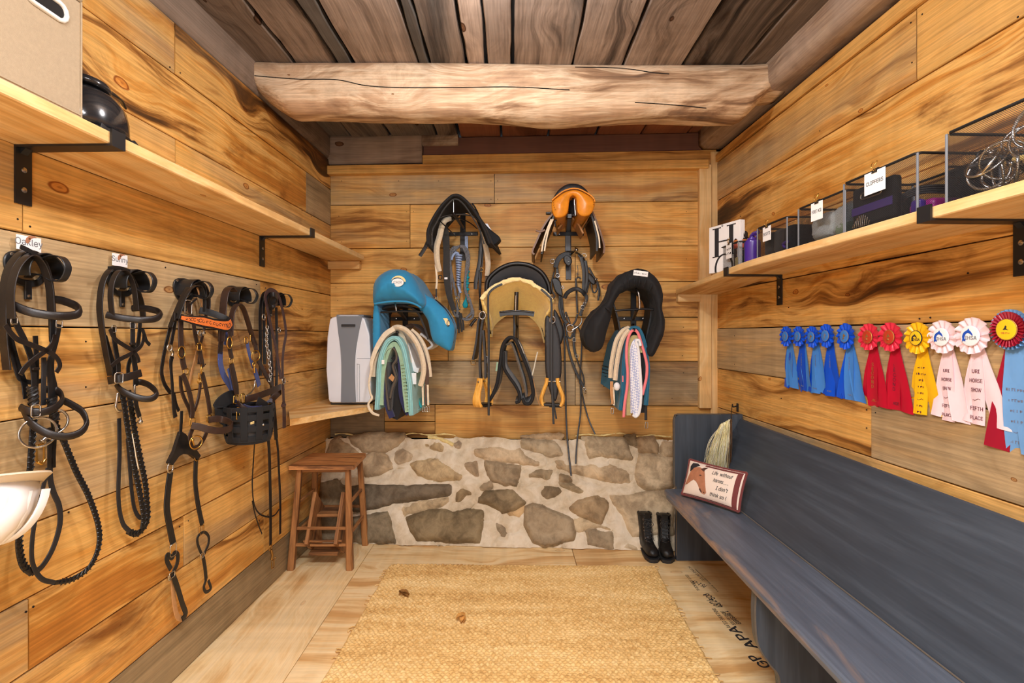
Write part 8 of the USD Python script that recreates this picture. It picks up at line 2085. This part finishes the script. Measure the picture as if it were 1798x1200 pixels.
# 5: bin of bits, nearest
b, sF, sN, z0, z1 = mesh_bin(1662, 1990, 90, DB, DF, 'large wire mesh bin full of steel bits, nearest the camera', True)
R = random.Random(12)
for k in range(24):
    s = sF - R.uniform(.05, .30); d = R.uniform(.14, .245); z = z0 + R.uniform(.045, .125)
    n_ = unit(NR * R.uniform(.5, 1) + TR * R.uniform(-.6, .6) + ZUP * R.uniform(-.5, .5))
    part(b, 'bit_ring', ring(f(s, z, d), n_, R.uniform(.034, .052), .0034, 28, 7), 'steel', True)
for k in range(9):
    s = sF - R.uniform(.07, .28); d = R.uniform(.12, .235); z = z0 + R.uniform(.03, .11); u_ = unit((R.uniform(-1, 1), R.uniform(-1, 1), R.uniform(-.3, .3)))
    part(b, 'mouthpiece', tube(spline([f(s, z, d) - u_ * .06, f(s, z + .008, d), f(s, z, d) + u_ * .06], 6), .007, 8), ('steel', 'plastic_dark', 'fleece_gold')[k % 3], True)
for k in range(8):
    s = sF - R.uniform(.05, .38); d = R.uniform(.06, .22); z = z0 + R.uniform(.02, .13)
    P = [f(s + R.uniform(-.09, .09), max(z0 + .012, z + R.uniform(-.05, .05)), np.clip(d + R.uniform(-.05, .05), .04, .24)) for _ in range(4)]
    part(b, 'leather_strap', strap(spline(P, 7), .016, .004, nrm=unit((R.uniform(-1, 1), -.6, R.uniform(.1, 1)))), 'leather_black', 50)

# ------------------------------------------------------------------ pillow on the bench
BL, BR_ = np.array((.913, 2.70)), np.array((1.093, 2.43))
pxv = unit(np.array((BR_[0] - BL[0], BR_[1] - BL[1], 0))); pw = np.linalg.norm(BR_ - BL)
lean = .36
pn0 = np.array((pxv[1], -pxv[0], 0)); pn0 = pn0 if pn0[0] < 0 else -pn0     # faces the camera side
pyv = unit(ZUP * math.cos(lean) - pn0 * math.sin(lean)); pnv = unit(np.cross(pxv, pyv)); pnv = pnv if pnv @ pn0 > 0 else -pnv
ph = .185
po = np.array((BL[0], BL[1], SZ_ + .004)) + pnv * .0 
def pil(x, y, z):                                           # x, y in [-1, 1] over the cushion, z its offset from the swollen face
    b_ = .034 * (np.maximum(1 - np.abs(x) ** 3, 0) * np.maximum(1 - np.abs(y) ** 3, 0)) ** .6
    k = 1 - .045 * (1 - np.abs(x)) ** 1.0 * 0
    xx = x * (1 - .03 * (1 - y * y) * 0 - .04 * np.abs(x) * (1 - y * y)); yy = y * (1 - .06 * np.abs(y) * (1 - x * x))
    return po + pxv * ((xx[..., None] + 1) / 2 * pw) + pyv * ((yy[..., None] + 1) / 2 * ph) + pnv * ((b_ + z)[..., None]) + pnv * .03
plw = thing('pillow', 'small cream cushion with a horse head and motto leaning on the bench', 'pillow', at=po)
U, V = np.meshgrid(np.linspace(-1, 1, 49), np.linspace(-1, 1, 29), indexing='ij')
fr = pil(U, V, np.zeros_like(U)); bk = pil(U, V, -2 * .034 * (np.maximum(1 - np.abs(U) ** 3, 0) * np.maximum(1 - np.abs(V) ** 3, 0)) ** .6 * .8)
def gridmesh(G, flip=False):
    n, m = G.shape[:2]; I = np.arange(n * m).reshape(n, m)
    a, b_, c_, d_ = I[:-1, :-1].ravel(), I[1:, :-1].ravel(), I[1:, 1:].ravel(), I[:-1, 1:].ravel()
    F = np.vstack([np.stack([a, b_, c_], 1), np.stack([a, c_, d_], 1)])
    return TM(G.reshape(-1, 3), F[:, ::-1] if flip else F)
body = cat(gridmesh(fr), gridmesh(bk, True)); body.merge_vertices(digits_vertex=6)
part(plw, 'cushion', body, 'pillow_cream', True)
rimP = np.array([pil(np.array(x), np.array(y), np.array(-.0)) for x, y in [(t, -1) for t in np.linspace(-.98, .98, 20)] + [(1, t) for t in np.linspace(-.98, .98, 12)] + [(-t, 1) for t in np.linspace(-.98, .98, 20)] + [(-1, -t) for t in np.linspace(-.98, .98, 12)]])
part(plw, 'piping', tube(rimP, .0065, 8, True), 'maroon', True, label='maroon piped edge')
def onpil(poly, lift, th=.0012, ref=.02):
    """A flat print lying on the cushion: outline in pillow units."""
    m = trimesh.creation.extrude_polygon(poly, 1.0, engine='earcut'); m = m.subdivide_to_size(ref * 4, max_iter=8) if hasattr(m, 'subdivide_to_size') else m
    v = np.asarray(m.vertices)
    return TM(pil(v[:, 0], v[:, 1], lift + th * v[:, 2]), m.faces)
part(plw, 'border_band', onpil(sg.box(.80, -.94, .94, .90), .0006), 'maroon', True)
part(plw, 'border_band', onpil(sg.box(-.3, .84, .94, .93), .0006), 'maroon', True)
part(plw, 'border_band', onpil(sg.box(-.94, -.95, .94, -.90), .0006), 'maroon', True)
HH = sg.Polygon([(-.92, -.45), (-.86, -.1), (-.80, .25), (-.74, .55), (-.60, .66), (-.47, .72), (-.36, .66), (-.26, .60), (-.20, .35), (-.14, .0), (-.08, -.32), (-.04, -.58), (-.10, -.70), (-.20, -.66), (-.28, -.50), (-.36, -.28), (-.46, -.12), (-.58, -.05), (-.68, -.18), (-.80, -.36)])
part(plw, 'horse_print', onpil(HH, .0008), 'horse_brown', True, label='brown horse head print')
for P in ([(-.80, .35), (-.84, .62), (-.78, .86), (-.60, .90), (-.47, .80), (-.56, .72), (-.68, .58), (-.74, .42)], [(-.40, .62), (-.30, .74), (-.18, .80), (-.24, .66), (-.26, .52), (-.33, .56)], [(-.40, .28), (-.33, .31), (-.30, .26), (-.36, .22)], [(-.13, -.55), (-.09, -.60), (-.13, -.63)], [(-.30, -.48), (-.22, -.64), (-.18, -.62), (-.26, -.42)]):
    part(plw, 'horse_shading', onpil(sg.Polygon(P), .0018), 'horse_dark' if len(P) != 8 else 'ink', True)
def ptext(wd, x, y, h, wid):
    m = meshkit.text_mesh(wd, 1.0, .2); v = np.asarray(m.vertices).copy()
    v[:, 0] = (v[:, 0] - v[:, 0].min()) / np.ptp(v[:, 0]) * wid + .22 * v[:, 1] * h * .6      # slanted like handwriting
    return TM(pil(x + v[:, 0], y + v[:, 1] * h, .0012 + v[:, 2] * .004), m.faces)
part(plw, 'lettering', cat(ptext('Life  without', .02, .50, .20, .66), ptext('horses . . .', .12, .12, .20, .50), ptext("I don't", .26, -.26, .20, .38), ptext('think so !', .08, -.66, .20, .54)), 'ink', False, label='handwritten motto')

# ------------------------------------------------------------------ horse-tail switch hanging from a hook above the bench
hk = RP(1296, 716, .0)
k_ = thing('wall_hook', 'small black hook on the right wall holding the blond horse-hair switch', 'hook', at=hk)
part(k_, 'plate', rbox(hk + NR * .004, (.02, .006, .05), (TR, NR, ZUP), .002, 1), 'iron_black')
part(k_, 'hook', tube(spline([hk + NR * .006 + ZUP * .01, hk + NR * .03 + ZUP * .004, hk + NR * .034 - ZUP * .01 + ZUP * .03], 6), .004, 6), 'iron_black', True)
sw = thing('hair_switch', 'blond horse-hair switch hanging down behind the cushion', 'hair', at=YP(1284, 745, 2.86))
hp0 = hk + NR * .036 + ZUP * .006
top = YP(1285, 741, 2.80)
part(sw, 'handle', strap(spline([hp0 + ZUP * .012, (hp0 + top) / 2 + NR * .004, top], 6), .010, .004, nrm=NR), 'leather_black', 50)
R = random.Random(4); sets = {'hair_blond': [], 'hair_pale': [], 'hair_brown': []}
for k in range(640):
    a = R.random(); e = R.gauss(0, 1); dark = a > .92
    end = YP(1241 + 38 * a + e * 1.8, 828 + R.uniform(-12, 10), 2.79 + R.uniform(-.02, .03))
    mid = YP(1252 + 30 * a + e * 1.4, 780 + R.uniform(-3, 3), 2.775 + R.uniform(-.03, .02))
    arch = YP(1264 + 19 * a + e * .8, 750 - 9 * a + R.uniform(-1.5, 1.5), 2.78 + R.uniform(-.02, .02))
    if R.random() < .06: mid = mid + np.array((-.03 * R.random(), 0, 0)); end = end + np.array((-.03 * R.random(), 0, .01))
    C = spline([top + ZUP * R.uniform(-.004, .004), arch + (top - arch) * .25 + ZUP * .006, arch, mid, end], 5)
    r = R.uniform(.0013, .0022)
    sets['hair_brown' if dark else ('hair_pale' if R.random() < .45 else 'hair_blond')].append(tube(C, np.linspace(r, r * .6, len(C)), 3))
for mat, ms in sets.items(): part(sw, 'hair', cat(ms), mat, True, kind='stuff')

# ------------------------------------------------------------------ boots beside the bench end
def boot(cx, toe_y, yaw, lab, seed, tall=0.0):
    toe = FP(cx, toe_y, 0.0)
    c, s = math.cos(yaw), math.sin(yaw)
    fwd = np.array((-s, -c, 0)); sd_ = np.array((c, -s, 0)) * 1.0
    heel = toe - fwd * .255
    o = lambda u, w, z: heel + fwd * u + sd_ * w + ZUP * z
    t = thing('boot', lab, 'boot', at=heel)
    def sph(u, w, z, r, sc=(1, 1, 1)):
        q = trimesh.creation.icosphere(2, r).vertices * sc
        return o(u, w, z) + q[:, :1] * fwd + q[:, 1:2] * sd_ + q[:, 2:3] * ZUP
    def hull(*ps): return m3.Manifold.hull_points(np.vstack(ps))
    foot = hull(sph(.045, 0, .055, .036), sph(.12, 0, .062, .034), sph(.16, 0, .047, .040, (1, .95, .8))) + hull(sph(.16, 0, .047, .040, (1, .95, .8)), sph(.215, 0, .044, .034, (1, 1.1, .8)), sph(.195, .012, .042, .032, (1, .9, .8)))
    ank = hull(sph(.045, 0, .06, .036), sph(.115, 0, .066, .034), sph(.058, 0, .13, .036, (1.1, .95, 1)), sph(.085, 0, .12, .034))
    shaft = hull(sph(.058, 0, .13, .036, (1.15, .95, 1)), sph(.085, 0, .12, .034), sph(.056, 0, .205 + tall, .041, (1.3, 1.0, .25)))
    m = (foot + ank + shaft).refine_to_length(.010).to_mesh(); tm_ = trimesh.Trimesh(m.vert_properties[:, :3], m.tri_verts, process=True)
    trimesh.smoothing.filter_taubin(tm_, lamb=.6, nu=.3, iterations=10)
    part(t, 'upper', jitter(tm_, .0022, 30, seed), 'boot_leather', True)
    out = sg.Polygon([(0.008, -.028), (.002, 0), (.008, .028), (.05, .034), (.10, .029), (.17, .041), (.22, .040), (.252, .016), (.256, -.006), (.245, -.03), (.20, -.042), (.14, -.038), (.09, -.030), (.05, -.033)]).buffer(.003)
    part(t, 'sole', prism(out, (fwd, sd_, ZUP, o(0, 0, .012)), .009), 'plastic_dark', 40)
    part(t, 'sole_tread', prism(out.intersection(sg.box(.11, -1, 1, 1)).buffer(-.003), (fwd, sd_, ZUP, o(0, 0, .001)), .012), 'plastic_dark', 40)
    part(t, 'heel_block', prism(out.intersection(sg.box(-1, -1, .075, 1)).buffer(-.002), (fwd, sd_, ZUP, o(0, 0, .0005)), .013), 'plastic_dark', 40)
    part(t, 'collar', tube(np.array([o(.056 + .05 * math.cos(a), .038 * math.sin(a), .212 + tall + .004 * math.cos(a)) for a in np.linspace(0, 2 * np.pi, 28, endpoint=False)]), .006, 8, True), 'boot_leather', True)
    part(t, 'opening', lathe(o(.056, 0, .206 + tall), ZUP, [(0, .03), (.004, .034), (.0045, .0002)], 24), 'dark_gap', True)
    part(t, 'tongue', loft([[o(.135 - .004, w, .095), o(.118, w, .15), o(.112, w, .20 + tall), o(.118, w, .232 + tall)] for w in (-.018, 0, .018)], 8, 3, .005), 'boot_leather', 50)
    part(t, 'pull_tab', strap(spline([o(.006, 0, .19 + tall), o(.0, 0, .225 + tall), o(.006, 0, .245 + tall), o(.016, 0, .22 + tall)], 6), .018, .003, wdir=sd_), 'boot_leather', 50)
    rows_ = [(.152, .083), (.143, .10), (.133, .118), (.126, .136), (.121, .155), (.117, .175), (.114, .195 + tall * .5)]
    for k, (u, z) in enumerate(rows_):
        w = .016 + .001 * k
        part(t, 'lace', tube(spline([o(u - .006, -w, z), o(u + .005, -w * .4, z + .002), o(u + .005, w * .4, z - .002), o(u - .006, w, z)], 5), .0022, 6), 'boot_lace', True)
        for sg2 in (-1, 1): part(t, 'eyelet', ring(o(u - .006, sg2 * (w + .001), z), unit(fwd + sd_ * sg2 * .6), .003, .001, 10, 5), 'steel', True)
    for sg2 in (-1, 1):
        part(t, 'lace_bow', tube(spline([o(.118, 0, .19), o(.13, .016 * sg2, .196), o(.134, .03 * sg2, .175), o(.128, .012 * sg2, .16), o(.126, .002, .186)], 7), .0020, 6), 'boot_lace', True)
        part(t, 'lace_end', tube(spline([o(.122, .002, .188), o(.136, .020 * sg2, .16), o(.146, .026 * sg2, .12 - .02 * sg2), o(.158, .028 * sg2, .088)], 7), .0018, 6), 'boot_lace', True)
boot(1150, 990, -.04, 'black lace-up ankle boot on the left, beside the bench end', 1, .006)
boot(1173, 991, .16, 'black lace-up ankle boot on the right, against the bench end', 2)
